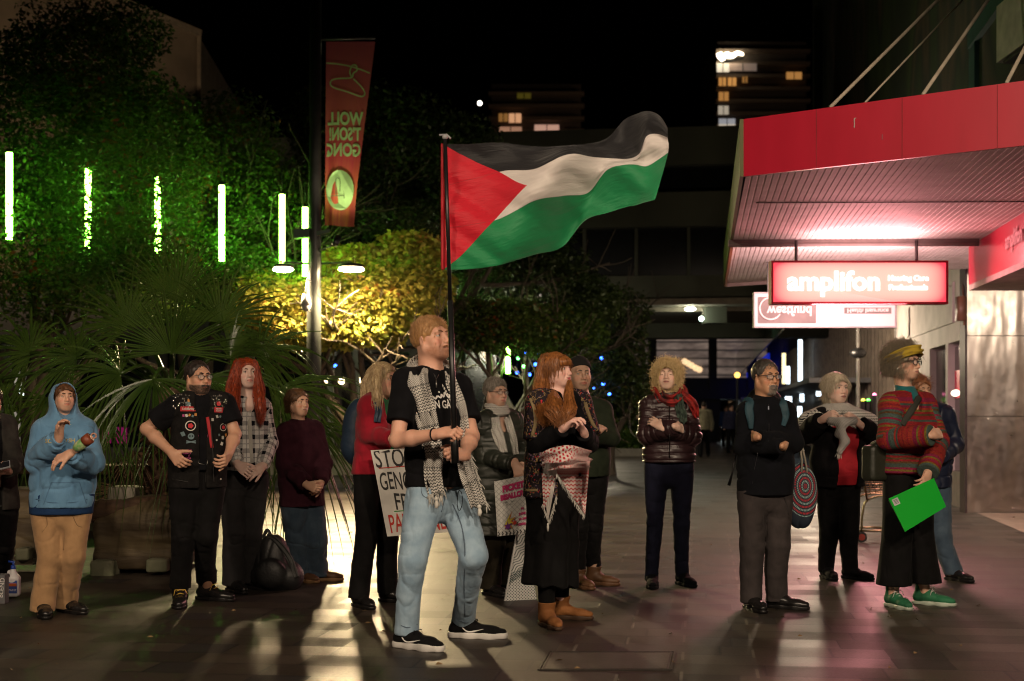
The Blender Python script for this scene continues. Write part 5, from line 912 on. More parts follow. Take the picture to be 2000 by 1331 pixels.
# steel clad wall, entry floor
STL = MT('dented_steel', .30, 1., .5); STL.base((.66, .60, .54)); d1 = STL.noise(STL.co('Object', (2.2, 1, .75)), 1.2, 2, .45); d2 = STL.noise(STL.co('Object', (1.5, 1, .5)), 60, 3, .7); STL.bump(d1+d2*.010, .7, .075); STL.t.links.new((STL.noise(STL.co('Object'), 9, 4)*.25+.20).k, STL.b.inputs['Roughness']); STL = STL.mat
st_ = thing('steel_wall', W(1950, HY+F*CZ/19., 19.), 'dented stainless steel clad wall at the right edge', 'wall'); a = W(1888, 0, 19.); zt = 3.3
for z0, z1 in ((.0, 1.285), (1.295, 2.36), (2.37, zt)): m = MB(); m.box(a[0], a[0]+4, 19, 19.06, z0, z1); m.build('steel_panel', STL, st_)
m = MB(); m.box(a[0]-.03, a[0]-.002, 18.97, 19.2, 0, zt); m.build('corner_trim', simple('dark_trim', (.04, .03, .03), .5), st_); m = MB(); g_ = np.random.default_rng(2); [m.sph((a[0]+.1+g_.uniform(0, 2), 18.998, g_.choice([.06, 1.25, 1.33, 2.33, .18])), (.012, .006, .012), 6, 4) for _ in range(18)]; m.build('rivet', STL, st_)['kind'] = 'stuff'
m = MB(); P = [G(1908, 1003), G(2120, 1003), G(2300, 1120), G(2000, 1041)]; m.add([p+UP*.004 for p in P], [(0, 1, 2, 3)]); tag(m.build('path', simple('cream_tiles', (.34, .28, .22), .5), loc=P[0]), kind='structure')
dl = thing('downlight', (7.3, 15.2, 3.1), 'warm downlight in the shop entry ceiling beside the steel wall', 'downlight'); m = MB(); m.tube([(7.3, 15.2, 3.14), (7.3, 15.2, 3.08)], .09, 12); m.build('housing', BLP, dl); m = MB(); m.sph((7.3, 15.2, 3.07), (.07, .07, .02), 10, 5); m.build('lamp_glass', glow('down_glow', (1, .8, .55), 15), dl); put_light('lamp_light', 'POINT', (7.3, 15.2, 2.95), 95, (1, .80, .62), dl, .25)  # unseen lamp, assumed and added to brighten the entry and steel wall
m = MB(); m.obox((7.9, 16.5, 3.2), (1.7, 0, 0), (0, 3.2, 0), (0, 0, .04)); m.obox((9.2, 16.5, 1.6), (.05, 0, 0), (0, 3, 0), (0, 0, 1.6)); et = thing('entry_ceiling', (7.9, 16.5, 3.16), 'cream ceiling and inner wall of the shop entry at the right edge', 'ceiling'); m.build('ceiling_panel', simple('cream_ceiling', (.45, .38, .32), .7), et); m = MB(); m.bar((6.4, 13.4, 3.15), (9.4, 13.4, 3.15), .05, .04); m.build('ceiling_trim', DK, et)
# white shop building
ww = thing('white_shop', wallu(22, 3.6), 'white-painted shop building with a glazed door behind the striped cardigan', 'building'); WP = simple('white_pink_paint', (.55, .50, .49), .7, ns=2); L0, L1 = wallu(19.3, 3.6), wallu(26.5, 3.6)
def wpanel(m, Ya, Yb, z0, z1, out=0., th=.1, c=3.6): a, b = wallu(Ya, c), wallu(Yb, c); n = -SR; m.obox((a+b)/2+UP*(z0+z1)/2-n*(th/2)+n*out, (b-a)/2, n*th/2, UP*(z1-z0)/2)
m = MB(); wpanel(m, 19.3, 26.5, 2.35, 3.9, 0, .25); wpanel(m, 19.3, 19.75, 0, 2.35, 0, .25); wpanel(m, 20.75, 20.95, 0, 2.35, 0, .25); wpanel(m, 22.4, 26.5, 0, 2.35, 0, .25); m.obox(wallu(19.28, 3.6)+SR*.4+UP*1.95, SR*.4, SD*.02, UP*1.95); m.build('wall', WP, ww)
m = MB(); [wpanel(m, *q, .03, .03) for q in ((20.2, 24.6, 2.62, 2.66), (20.2, 24.6, 3.16, 3.20), (20.2, 20.26, 2.66, 3.16), (24.5, 24.6, 2.66, 3.16))]; m.build('moulding', WP, ww); m = MB(); wpanel(m, 19.75, 20.75, .5, 2.3, -.1, .04); wpanel(m, 20.95, 22.4, .5, 2.3, -.1, .04); m.build('glass', simple('shop_glass', (.05, .045, .05), .12), ww)
m = MB(); wpanel(m, 19.75, 20.75, 0, .5, -.04, .06); wpanel(m, 20.95, 22.4, 0, .5, -.04, .06); m.build('kick_panel', simple('kick_grey', (.20, .18, .16), .6), ww); m = MB(); wpanel(m, 20.0, 20.65, 1.55, 1.95, -.08, .02); m.build('red_poster', glow('poster_red', (.5, .02, .05), .3), ww); m = MB(); c = wallu(20.3, 3.6)-SR*-.03+UP*1.62; m.sph(c, (.03, .20, .05), 10, 6); m.build('lit_poster', glow('poster_white', (1, .9, .7), 2.5), ww)
m = MB(); m.tube([wallu(19.15, 3.55)+UP*.02, wallu(19.15, 3.55)+UP*3.1], .03, 8); m.tube([wallu(18.9, 3.5)+UP*2.5, wallu(19.1, 3.52)+UP*3.1], .018, 6); m.obox(wallu(18.9, 3.45)+UP*2.72, (.05, 0, 0), (0, .08, 0), (0, 0, .16)); m.build('pipe', simple('copper_brown_pipe', (.16, .08, .05), .5), ww, True)
# slatted street facade further on, with light strips
sb_ = thing('slatted_facade', wallu(45, 3.6), 'long shop facade of vertical metal slats running down the street', 'building'); m = MB(); wpanel(m, 26.5, 110, 0, 7.5, -.35, .3); m.build('back_wall', simple('facade_dark', (.10, .085, .065), .7, ns=2), sb_); SL = simple('slat_metal', (.24, .20, .16), .4, .3); m = MB()
for Yq in np.arange(26.8, 70, .62): wpanel(m, Yq, Yq+.07*(1+(Yq > 45)), .3, 3.9, .02, .14)
for zq in (.9, 1.6, 2.1, 2.5, 2.8, 3.1, 3.4, 3.7): wpanel(m, 26.6, 72, zq, zq+.035, -.06, .05)
m.build('slats', SL, sb_)['kind'] = 'stuff'; m = MB(); wpanel(m, 30, 80, 2.0, 2.1, 1.3, 1.3); m.build('awning', simple('steel_awning', (.16, .16, .18), .5), sb_)
GGL = MT('green_glass', .1, 0, .5); GGL.base((.05, .12, .08)); m = MB(); wpanel(m, 27.5, 75, 3.2, 4.4, 1.8, .05); m.build('glass_canopy', GGL.mat, sb_); BLU_ = glow('blue_panel_glow', (.01, .04, .9), .35); m = MB(); wpanel(m, 66, 100, 2.3, 4.2, .5, .1); m.build('blue_panel', BLU_, sb_); m = MB(); wpanel(m, 70, 105, 1.6, 2.2, 1.6, 1.6); m.build('pale_awning', simple('white_awning', (.5, .5, .52), .6), sb_)
WT = glow('white_strip', (.75, .9, 1), 3.5); YT = glow('warm_strip', (1, .8, .4), 2.2)
for px, y0, y1, Y, mt, lab in ((1563, 664, 750, 50, WT, 'tall cool white light strip on the slatted facade'), (1531, 690, 750, 58, YT, 'warm white light strip left of the tall one'), (1539, 716, 750, 57, WT, 'short bluish light strip between the two tall strips'), (1566, 764, 785, 50, WT, 'short white light strip below the shelf beside the fleece person'), (1540, 775, 788, 57, WT, 'small square light patch low on the facade'), (1562, 794, 815, 48, WT, 'lowest white light strip behind the white shawl'), (1599, 765, 774, 44, WT, 'small round white light left of the white-haired person')):
    p = wallu(0, 0); led_tube(px, y0, y1, lab=lab, mt=mt, name='light_strip', r=.07 if px != 1540 else .12, Y=Y*.93, grp='light strips along the slatted facade', cat='light strip')
put_light('strip_light', 'POINT', W(1575, 715, 45), 260, (.8, .88, 1), None, .4) if 0 else None
sl_ = thing('pole_lamp', W(1676, 690, 26), 'slim chrome post with a dark cluster lamp before the slatted facade', 'street lamp'); c = W(1676, 690, 26); m = MB(); m.tube([(c[0], 26, 0), (c[0], 26, 3.2)], .035, 8); m.build('pole', simple('chrome_post', (.45, .43, .4), .25, .9), sl_); m = MB(); m.sph(c, (.16, .14, .10), 10, 6); m.tube([c, c+UP*.35], .02, 6); m.build('lamp_head', BLP, sl_, True); put_light('lamp_light', 'POINT', (c[0]-.9, 25.6, 2.6), 330, (1, .78, .55), sl_, .2)
tlp = [(1686, 783, (.9, .9, .05)), (1696, 783, (.1, 1, .1)), (1708, 772, (1, .2, .4))]
for i, (px, py, c_) in enumerate(tlp): far_light(px, py, 25.2, .035, c_, 7, ('yellow', 'green', 'pink')[i]+' indicator light between the shawl and the striped cardigan')
# mural building above the canopy
MU = MT('mural_paint', .8); kx = MU.co('Object', (.9, .30, .13), (R(38), 0, 0)); n = MU.noise(kx, 1.5, 2, .5); MU.base(MU.ramp(n, [(0, (.005, .008, .006)), (.38, (.014, .022, .010)), (.47, (.035, .055, .015)), (.53, (.010, .017, .010)), (.6, (.075, .048, .03)), (.66, (.015, .02, .015)), (.75, (.025, .045, .015)), (1, (.01, .01, .01))]))
mb_ = thing('mural_building', wallu(30, 3.75), 'tall building with a dark green painted mural above the red canopy', 'building'); m = MB(); wpanel(m, 17.2, 44, 4.0, 15, 0, .3, 3.75); wpanel(m, 44, 44.6, 4, 15, .25, .5, 3.75); m.build('mural_wall', MU.mat, mb_); BK = MT('dark_brick', .9); br = BK.node('ShaderNodeTexBrick'); br.inputs['Scale'].default_value = 4.; br.inputs['Color1'].default_value = (.10, .035, .022, 1); br.inputs['Color2'].default_value = (.07, .025, .018, 1); br.inputs['Mortar'].default_value = (.09, .07, .055, 1); BK.t.links.new(BK.co('Object', (1, 1, 1), (0, R(90), 0)), br.inputs[0]); xx_, yy_, zz_ = BK.xyz(BK.co('Object')); BK.t.links.new(BK.vec(yy_, zz_, 0.), br.inputs[0]); BK.base(br.outputs[0])
m = MB(); wpanel(m, 10, 17.2, 4.0, 15, 0, .3, 3.75); m.build('brick_wall', BK.mat, mb_); TE = simple('teal_frame', (.02, .09, .09), .6); m = MB(); wpanel(m, 15.9, 16.2, 4.0, 7.0, .06, .06, 3.75); wpanel(m, 14.0, 19.6, 6.35, 6.6, .08, .08, 3.75); wpanel(m, 19.2, 19.6, 4.0, 6.4, .06, .06, 3.75); m.build('window_frame', TE, mb_); m = MB(); wpanel(m, 15.4, 15.9, 4.0, 6.3, .05, .05, 3.75); m.build('blue_post', simple('blue_grey_paint', (.10, .16, .24), .5), mb_)
ab = thing('wall_unit', W(1990, 94, 13.2), 'white box unit high on the brick wall at the top right corner', 'wall unit'); m = MB(); c = W(2010, 40, 13.1); m.obox(c, (.13, 0, 0), (0, .5, 0), (0, 0, .27)); m.build('casing', simple('white_casing', (.6, .56, .48), .6), ab); m = MB(); m.obox(c-UP*.29, (.1, 0, 0), (0, .4, 0), (0, 0, .015)); m.build('bracket', DK, ab)
ul = thing('floodlight', (1.5, 16.5, 0), 'street floodlight across the plaza washing the mural wall', 'floodlight') if 0 else None  # disabled: added wash light for the mural wall, never built
# shopping trolley
tr_ = thing('shopping_trolley', G(1700, 1060), 'shopping trolley with red wheels between the white-haired person and the striped cardigan', 'trolley'); c = G(1698, 1060); CH = simple('brass_chrome', (.40, .34, .20), .3, 1); m = MB(); Xa, Xb, Yc = c[0]-.10, c[0]+.32, c[1]
for dy in (0, .42): m.tube(spline([(Xa+.02, Yc+dy, .09), (Xa+.03, Yc+dy, .30), (Xa+.10, Yc+dy, .45), (Xb, Yc+dy, .50)], 12), .012, 6); m.tube([(Xa+.0, Yc+dy, .12), (Xb+.02, Yc+dy, .12)], .012, 6); m.tube([(Xa+.08, Yc+dy, .42), (Xa-.02, Yc+dy, .98)], .012, 6)
for i in range(9): z = .5+.05*i; m.tube([(Xa+.06-.008*i, Yc, z), (Xb, Yc, z), (Xb, Yc+.42, z), (Xa+.06-.008*i, Yc+.42, z)], .004, 4)
for i in range(8): t = i/7; m.tube([(Xa+.06+(Xb-Xa-.06)*t, Yc, .5), (Xa+(Xb-Xa)*t, Yc, .9)], .004, 4)
m.tube([(Xa-.02, Yc, .98), (Xa-.02, Yc+.42, .98)], .016, 8); m.build('basket_frame', CH, tr_, True); RW = simple('red_wheel', (.45, .05, .03), .5)
for x_, y_ in ((Xa+.02, Yc), (Xb, Yc), (Xa+.02, Yc+.42), (Xb, Yc+.42)):
    m = MB(); m.tube([(x_, y_-.012, .055), (x_, y_+.012, .055)], .055, 16); w_ = m.build('wheel', RUBB if 0 else simple('tyre', (.03, .03, .03), .6), tr_, False); m = MB(); m.tube([(x_, y_-.016, .055), (x_, y_+.016, .055)], .034, 14); m.build('wheel_hub', RW, w_)
# flag bearer
J = person(dict(Y=7.95, yaw=38, head=(843, 617, 706, 52, 12), hw=.19, sL=(792, 745), sR=(897, 757), eL=(776, 861, -.24), wL=(858, 848, -.40), eR=(922, 853, -.02), wR=(905, 890, -.30),
    hL=dict(to=(885, 843, -.44), n=(.75, -.2, -.1), side=1, curl=(62, 72, 45), th=(40, 40)), hR=dict(to=(880, 884, -.40), n=(-.6, -.55, 0), side=-1, curl=(62, 75, 45), th=(45, 40)),
    hip=(858, 962), kL=(806, 1092, -.12), kR=(925, 1085, -.06), fL=(797, 1266, 55), fR=(908, 1246, 80), w=1.0, gw=1.10, neck=1.12, hipw=.095, skin=(.50, .27, .19),
    face=dict(brow=(.25, .13, .06), beard=((.30, .12, .06), .6), smile=.8, iris=(.08, .12, .14), lip=(.40, .16, .13), gaze=.2, jaw=1.1, stache=dict(c=(.24, .09, .035), n=150)),
    hair=dict(kind='short', c=(.50, .29, .12), c2=(.30, .15, .06), n=1500, L=.034, vol=.005, comb=(.5, .3, .8), lift=.22, grav=.02, front=.070, jit=.12, side=.3), 
    pants=dict(m=DENL, off=.010, r=(.092, .062, .052, .053), hem=.075, fold=.009, waist=.2), shoes=dict(kind='sneaker', m=BLK2, sm=WHR, lace=BLK), ss=1.06,
    label='person with short red-blond hair and black T-shirt holding up the flagpole'))
root = J['root']; FB = J; hemz = W(830, 946, 7.9)[2]
sh = top_garment(J, dict(name='shirt', m=BLK, off=.014, hem=hemz, hemr=1.08, sleeve='short', slen=.72, aoff=.022, fold=.008, fs=(6, 6, 9), nr=.066, wst=.92, neckh=.12))
V2, F2 = text_mesh('EN GAZA', .050, .001, (.8, 1.2)); c0 = surf(sh, 871, 791); ex = J['lt']; decal('lettering', V2, F2, c0, ex, UP, sh, WHP, sh)
m = MB(); V3 = []; F3 = []
for x0, pts in enumerate([[(-.09, .0), (-.075, -.012), (-.055, .004)], [(-.055, .004), (-.03, -.006), (-.02, .012), (-.005, -.004)], [(-.0, .0), (.012, .024), (.028, .004), (.045, -.006), (.05, .012)], [(.05, .012), (.065, -.008), (.09, .002), (.095, .02)], [(.02, -.02), (.03, -.02)], [(-.04, .025), (-.03, .025)], [(.07, .03), (.078, .03)]]):
    P = spline([(a*.72, b, 0) for a, b in pts], 12); b0 = len(V3)
    for i, p in enumerate(P):
        t = nz(P[min(i+1, 11)]-P[max(i-1, 0)]); nn = np.array([-t[1], t[0], 0])*.0045; V3 += [p+nn, p-nn]
    F3 += [(b0+2*i, b0+2*i+1, b0+2*i+3, b0+2*i+2) for i in range(11)]
decal('lettering', np.array(V3), F3, surf(sh, 868, 775), ex, UP, sh, WHP, sh)
def seam(obj, pts, mat, parent, r=.0022, name='seam', lift=.001):
    P = [surf(obj, px, py, lift) for px, py in pts]; P = [q for q in P if q is not None]
    if len(P) > 1: MB().tube(spline(P, 6*len(P)), r, 5).build(name, mat, parent, True)
SJ = simple('seam_thread', (.09, .13, .18), .9); pn = J['pants']; seam(pn, [(822, 950), (826, 968), (842, 974), (850, 960)], SJ, pn, name='pocket_seam'); seam(pn, [(884, 985), (902, 1030), (908, 1085), (906, 1140), (908, 1205)], SJ, pn, .003); seam(pn, [(868, 950), (868, 975), (862, 1000)], SJ, pn, .003, 'fly_seam'); pass
seam(pn, [(783, 1222), (797, 1226), (815, 1220)], SJ, pn, .003, 'hem_stitch'); seam(pn, [(897, 1212), (912, 1216), (928, 1208)], SJ, pn, .003, 'hem_stitch')
# keffiyeh over the shoulders
def SP(pts, t=None, off=.012): 
    out = []
    for p in pts:
        q = surf(t, p[0], p[1], off) if len(p) < 3 or p[2] is None else W(p[0], p[1], p[2]); out.append(q if q is not None else W(p[0], p[1], 7.8))
    return out
bh = W(840, 712, 8.07); A1 = SP([(812, 738), (826, 790), (838, 840), (846, 890), (846, 930), (852, 965)], [sh, J['pants']], .014)
kL = strip('scarf', [W(850, 722, 8.12), W(822, 714, 8.04)]+A1, [.12, .13, .135, .125, .115, .105, .10, .09], .018, KEF, root, n=44, m=16, wr=.35)
A2 = SP([(876, 745), (895, 790), (903, 840), (905, 880)], sh, .014)+[W(912, 925, 7.72), W(926, 960, 7.74), W(934, 990, 7.77)]
kR = strip('scarf', [W(856, 716, 8.10), W(868, 722, 8.0)]+A2, [.11, .10, .085, .08, .08, .08, .09, .085], .018, KEF, root, n=44, m=16, wr=.35, seed=2)
fringe('fringe', A1[-1]-J['lt']*.05, A1[-1]+J['lt']*.05, 26, .07, FR, root, r=.0028)
fringe('fringe', A2[3]+np.array([.03, 0, 0]), A2[-1]+np.array([.045, 0, 0]), 46, .045, FR, root, down=(.6, 0, -.8), r=.0028, seed=4); fringe('fringe', A1[2]+J['lt']*.05, A1[-1]+J['lt']*.05, 46, .04, FR, root, down=(.6, -.2, -.8), r=.0026, seed=5)
for (px, py, d) in ((852, 975, 7.75), (936, 990, 7.75)):
    m = MB(); a = W(px, py, d); m.sph(a, .013, 8, 6); m.tube([a, a-UP*.03+np.array([.004, 0, 0]), a-UP*.05], [.007, .012, .010], 8); m.build('tassel', FR, root, True)
m = MB(); m.tube([surf(sh, 847, 730, .006), surf(sh, 852, 741, .01), surf(sh, 857, 732, .006)], .0018, 5); m.tube([surf(sh, 852, 742, .01), surf(sh, 852, 757, .01)], [.003, .0045], 6); m.build('necklace', simple('silver', (.5, .5, .5), .3, 1), root, True)
m = MB(); wl = lerp(J['wL'], J['eL'], .12); d = nz(J['wL']-J['eL']); a_ = nz(np.cross(d, UP)); b_ = np.cross(d, a_)
m.tube([wl+.034*(a_*math.cos(t)+b_*math.sin(t)) for t in np.linspace(0, 6.2832, 17)], .005, 6); m.build('bracelet', BLK, root, True)
m = MB(); lp = W(897, 958, 7.72); m.tube([lp+np.array([.02*math.sin(t)*(1-.1*t), -.004, -.055*(1-math.cos(t))]) for t in np.linspace(0, 6.28, 17)], .0022, 5); m.build('strap_loop', BLK, root, True)
for o in [c_ for c_ in root.children if c_.name.startswith('shoe')]:
    k = 'L' if abs(np.mean([v.co.x for v in o.data.vertices])+OFF[root][0]-J['fL'][0]) < .12 else 'R'
    fq = J['f'+k]; f = np.array([math.sin(R(J['t'+k])), -math.cos(R(J['t'+k])), 0]); l = np.array([math.cos(R(J['t'+k])), math.sin(R(J['t'+k])), 0])
    P = [fq+f*y*1.19-l*w_*1.19+UP*z for y, z, w_ in ((-.005, .066, .040), (.02, .045, .0425), (.05, .045, .0425), (.10, .060, .036))]
    m = MB(); m.tube(spline(P, 12), [.002]+[.005]*8+[.003, .002, .001], 6); m.build('side_stripe', WHP, o, True)
# ---------------------------------------------------------------- the flag
FY = 7.55
pole_top, pole_bot = W(869, 268, FY-.05), W(889, 905, FY-.02)
fl_root = thing('flag', pole_bot, 'waving red, black, white and green flag on a long black pole', 'flag')
m = MB(); m.tube([pole_bot, lerp(pole_bot, pole_top, .5)], .0155, 10); m.tube([lerp(pole_bot, pole_top, .5), pole_top], .0105, 10); m.tube([pole_bot-UP*.0, lerp(pole_bot, pole_top, .11)], .021, 10); m.build('pole', BLP, fl_root, True)
m = MB(); m.sph(pole_top, .016, 8, 6); m.tube([pole_top-np.array([.03, 0, -.01]), pole_top+np.array([.01, 0, .012]), pole_top+np.array([.03, -.01, -.01])], .006, 6); m.build('finial', simple('grey_plastic', (.3, .3, .32), .4), fl_root, True)
U = [0, .13, .27, .40, .52, .62, .72, .80, .86, .92, .96, 1]
BD = [[(866, 281), (866, 364), (866, 446), (866, 527)], [(920, 281), (922, 350), (915, 440), (915, 526)], [(982, 279), (985, 334), (976, 427), (971, 519)], [(1045, 286), (1045, 330), (1043, 393), (1045, 498)],
      [(1095, 285), (1108, 302), (1100, 383), (1098, 483)], [(1144, 281), (1153, 307), (1148, 377), (1142, 432)], [(1185, 270), (1200, 311), (1184, 335), (1188, 415)], [(1218, 236), (1228, 311), (1216, 324), (1222, 404)],
      [(1243, 224), (1249, 300), (1240, 323), (1242, 400)], [(1266, 219), (1262, 268), (1262, 326), (1260, 394)], [(1288, 228), (1283, 262), (1284, 314), (1272, 391)], [(1303, 250), (1304, 270), (1304, 300), (1281, 388)]]
nu, nv = 150, 84; Us = np.linspace(0, 1, nu); vv = np.linspace(0, 1, nv); g0 = np.array(BD, float)
def cr(xs, ys, x):
    i = np.clip(np.searchsorted(xs, x)-1, 0, len(xs)-2); t = (x-xs[i])/(xs[i+1]-xs[i]); t = np.clip(t, 0, 1); y0, y1, y2, y3 = ys[np.maximum(i-1, 0)], ys[i], ys[i+1], ys[np.minimum(i+2, len(xs)-1)]
    return .5*(2*y1+(y2-y0)*t+(2*y0-5*y1+4*y2-y3)*t*t+(3*y1-y0-3*y2+y3)*t**3)
col4 = np.array([[ [cr(np.array(U), g0[:, r, c], u) for c in (0, 1)] for r in range(4)] for u in Us])
V = []; UV = []
for i, u in enumerate(Us):
    for j, v in enumerate(vv):
        p = [cr(np.array([0, 1/3, 2/3, 1]), col4[i, :, c], v) for c in (0, 1)]
        d = .13*math.sin(u*9.2+v*2.6)*u**.7+.06*math.sin(u*17+v*5+1)*u+.06*math.sin(v*6+u*3)*math.sin(u*3.1)+.10*u
        d += .16*max(0, u-.72)*math.sin((1-v)*7+u*12)+.35*max(0, u-.75)*max(0, .4-v)
        d += .016*math.sin(3.2*(u-v*.9)*6.28+1)*math.sin(3.1*v)
        V.append(W(p[0], p[1], FY+d)); UV.append((u, v))
V = np.array(V); V[:, 1] += vnoise(V, (2.6, 2.6, 5), 3)*.045*np.array(UV)[:, 0]+vnoise(V@np.array([[.8, 0, .6], [0, 1, 0], [-.6, 0, .8]]), (4, 4, 18), 4)*.013
Q = np.array([(i*nv+j, (i+1)*nv+j, (i+1)*nv+j+1, i*nv+j+1) for i in range(nu-1) for j in range(nv-1)])
fm = MT('flag_cloth', .55, 0, .35); u, v, _ = fm.xyz(fm.node('ShaderNodeTexCoord').outputs['UV']); tri = (u/.37+((v-.5).ab())*2).lt(1.)
c = fm.mix(v.gt(1/3), (.012, .012, .015), (.72, .68, .66)); c = fm.mix(v.gt(2/3), c, (.008, .24, .08)); c = fm.mix(tri, c, (.60, .008, .026)); n = fm.noise(fm.co('UV', (3, 8, 1)), 4, 4)
c = fm.mix(n, c, fm.mix(1., c, (.8, .8, .8), 'MULTIPLY')); c2 = c; stitch = ((v*3).fr()-.5).ab().gt(.493); c = fm.mix(stitch*.35, c, (.05, .05, .05)); fm.base(c); fm.bump(fm.noise(fm.co('UV', (1.5, 5, 1), (0, 0, .5)), 3, 5, .6), .38, .03)
fm.b.inputs['Sheen Weight'].default_value = .3; fm.translucent(c2, .28)
fo = mk('cloth', V, Q, fm.mat, fl_root, True, uv=UV)
m = MB(); m.tube([V[j]+np.array([-.004, 0, 0]) for j in range(0, nv, 3)]+[V[nv-1]], .010, 8); m.build('sleeve', simple('red_hem', (.42, .01, .02), .7), fl_root, True)
# ---------------------------------------------------------------- the other people, left to right
GREY = simple('glasses_frame', (.015, .012, .012), .3)
def hands(to, n, side, **k): return dict(to=to, n=n, side=side, **k)
def patch(tgt, par, px, py, V2F, mat, J, name='badge', off=.004, rot=0):
    q = surf(tgt, px, py, 0); 
    if q is None: return None
    ex = J['lt']*math.cos(rot)+UP*math.sin(rot); ey = UP*math.cos(rot)-J['lt']*math.sin(rot); return decal(name, V2F[0], V2F[1], q, ex, ey, tgt, mat, par, off)
# -- person at the left edge, dark blazer, reading a phone
DKG = cloth('charcoal_wool', (.035, .032, .028), (.02, .018, .017))
J = person(dict(Y=10.15, yaw=35, head=(-18, 752, 812, 40, -25), sL=(-40, 838), sR=(12, 832), eL=(-50, 905, 0), wL=(-10, 925, -.3), eR=(30, 905, -.08), wR=(14, 921, -.28), hR=hands((-4, 915, -.38), (-.2, .1, 1), 1, curl=(25, 45, 30)), hL=hands((4, 923, -.38), (.1, .1, 1), 1),
    hip=(-12, 985), kL=(-25, 1060, 0), kR=(8, 1062, 0), fL=(-25, 1158, 40), fR=(8, 1153, 40), pants=dict(m=BLK2), shoes=dict(m=LEA), hair=dict(kind='short', c=(.05, .03, .02), n=300, L=.03), label='person in a dark blazer cut off by the left edge, reading in their hands'))
top_garment(J, dict(name='blazer', m=DKG, hem=W(0, 992, 10.15)[2], sleeve='long', off=.022, open=.03, vneck=.10)); top_garment(J, dict(name='shirt', m=BLK, off=.006, hem=.9, sleeve='no'))
ph = thing('phone', W(4, 912, 9.75), 'pale phone held by the person at the left edge', 'phone'); m = MB(); c = W(5, 910, 9.75); m.obox(c, (.045, .02, .012), (-.012, .03, .02), (0, -.003, .004)); m.build('phone_body', simple('pale_plastic', (.35, .36, .4), .4), ph)
m = MB(); m.obox(c+np.array([0, -.004, .005]), (.04, .018, .010), (-.010, .026, .017), (0, -.001, .001)); m.build('screen', simple('screen_glass', (.02, .02, .025), .1), ph)
pp = thing('paper_sheet', W(-2, 1050, 10), 'white paper sheet hanging beside the person at the left edge', 'paper'); m = MB(); m.box(W(-24, 0, 10)[0], W(4, 0, 10)[0], 9.93, 9.936, W(0, 1049, 10)[2], W(0, 985, 10)[2]); m.build('sheet', simple('paper_white', (.6, .58, .54), .8), pp)
m = MB(); m.tube([W(1, 990, 9.92), W(3, 988, 9.9)], .004, 6); m.build('staple', GREY, pp)
# -- blue hoodie, folded arms with a raised hand, holding a toy bottle
BLU = cloth('blue_fleece', (.115, .245, .40), (.09, .20, .34), .95, .6); TAN = cloth('tan_cotton', (.36, .215, .105), (.28, .165, .08), .9, .55); NAVY = cloth('navy_cotton', (.012, .035, .10))
J = person(dict(Y=9.25, yaw=12, head=(125, 746, 804, 32, 4), hs=.97, hdy=-.02, sL=(90, 846), sR=(163, 846), eL=(74, 900, -.10), wL=(115, 856, -.30), eR=(178, 904, -.12), wR=(138, 886, -.33),
    hL=hands((119, 815, -.33), (.8, -.3, .1), -1, curl=(30, 40, 25), spread=6), hR=hands((112, 897, -.36), (-.15, .5, -1), 1, curl=(25, 30, 20)), hip=(120, 992), kL=(98, 1090, -.04), kR=(142, 1085, 0), fL=(84, 1203, 25), fR=(130, 1196, 50), hipw=.10, w=1.15,
    skin=(.46, .26, .18), face=dict(brow=(.12, .06, .03), smile=.2, noears=1, lid=.2, face_w=.95, gaze=.2), hair=dict(kind='cap', c=(.16, .07, .03), n=420, L=.055, comb=(.5, .8, -.3), lift=.08, front=.058, vol=.006, jit=.15),
    pants=dict(m=TAN, r=(.092, .072, .070, .072), off=.008, hem=.03, fold=.010, fs=(5, 5, 11)), shoes=dict(m=LEA), ss=1.02, label='person in a light blue hoodie with the hood up and tan wide trousers'))
H = J['H']; HD = J; hz = W(0, 988, 9.2)[2]
ex = [ell(H.w(0, -.028, .012), np.array([.104, .118, .125])*H.s, H.ax, k=.04), cone(H.w(0, -.05, -.02), J['nb']+UP*.02, .10*H.s, .115, k=.05), ell(H.w(0, .075, -.008), np.array([.076, .11, .108])*H.s, H.ax, k=.012, sub=True),
      ell(H.w(0, .01, .0), np.array([.089, .105, .108])*H.s, H.ax, k=.01, sub=True), cone(H.w(0, .03, -.07), H.w(0, .10, -.13), .055, .055, k=.015, sub=True)]
sh = top_garment(J, dict(name='hoodie', m=BLU, hem=hz, sleeve='long', off=.042, aoff=.030, ar=(.058, .054, .048, .034), w=1.02, wst=1.0, hemr=1.0, nr=0, extra=ex, fold=.013, fs=(6, 6, 9), cuff=.90, depth=.74))
for k in 'LR':
    a, b = lerp(J['e'+k], J['w'+k], .84), lerp(J['e'+k], J['w'+k], .99); garment('cuff', [cone(a, b, .047, .042, k=.01, clip=[(b, b-a), (a, a-b)])], BLU, sh, .006, .002, disp=None)
P = torso(J, .035, 1.0, hz-.045, 1.0, 1.06); [p['clip'].append((np.array([0, 0, hz+.06]), UP)) for p in P]; garment('undershirt', P, NAVY, J['root'], .008, .006)
SEAM = simple('seam_blue', (.07, .16, .28), .9); pz = surf(sh, 124, 958, 0); V2 = []
def line2(pts, w=.003):
    V, Fc = [], []
    for i in range(len(pts)-1):
        a, b = np.array([*pts[i], 0.]), np.array([*pts[i+1], 0.]); n_ = max(2, int(np.linalg.norm(b-a)/.02)); t = nz(b-a); nn = np.array([-t[1], t[0], 0])*w; b0 = len(V)
        for j in range(n_+1): q = lerp(a, b, j/n_); V += [q+nn, q-nn]
        Fc += [(b0+2*j, b0+2*j+1, b0+2*j+3, b0+2*j+2) for j in range(n_)]
    return np.array(V), Fc
patch(sh, sh, 126, 958, line2([(-.13, -.09), (-.08, .05), (.09, .05), (.13, -.09)]), SEAM, J, 'pocket_seam', .002)
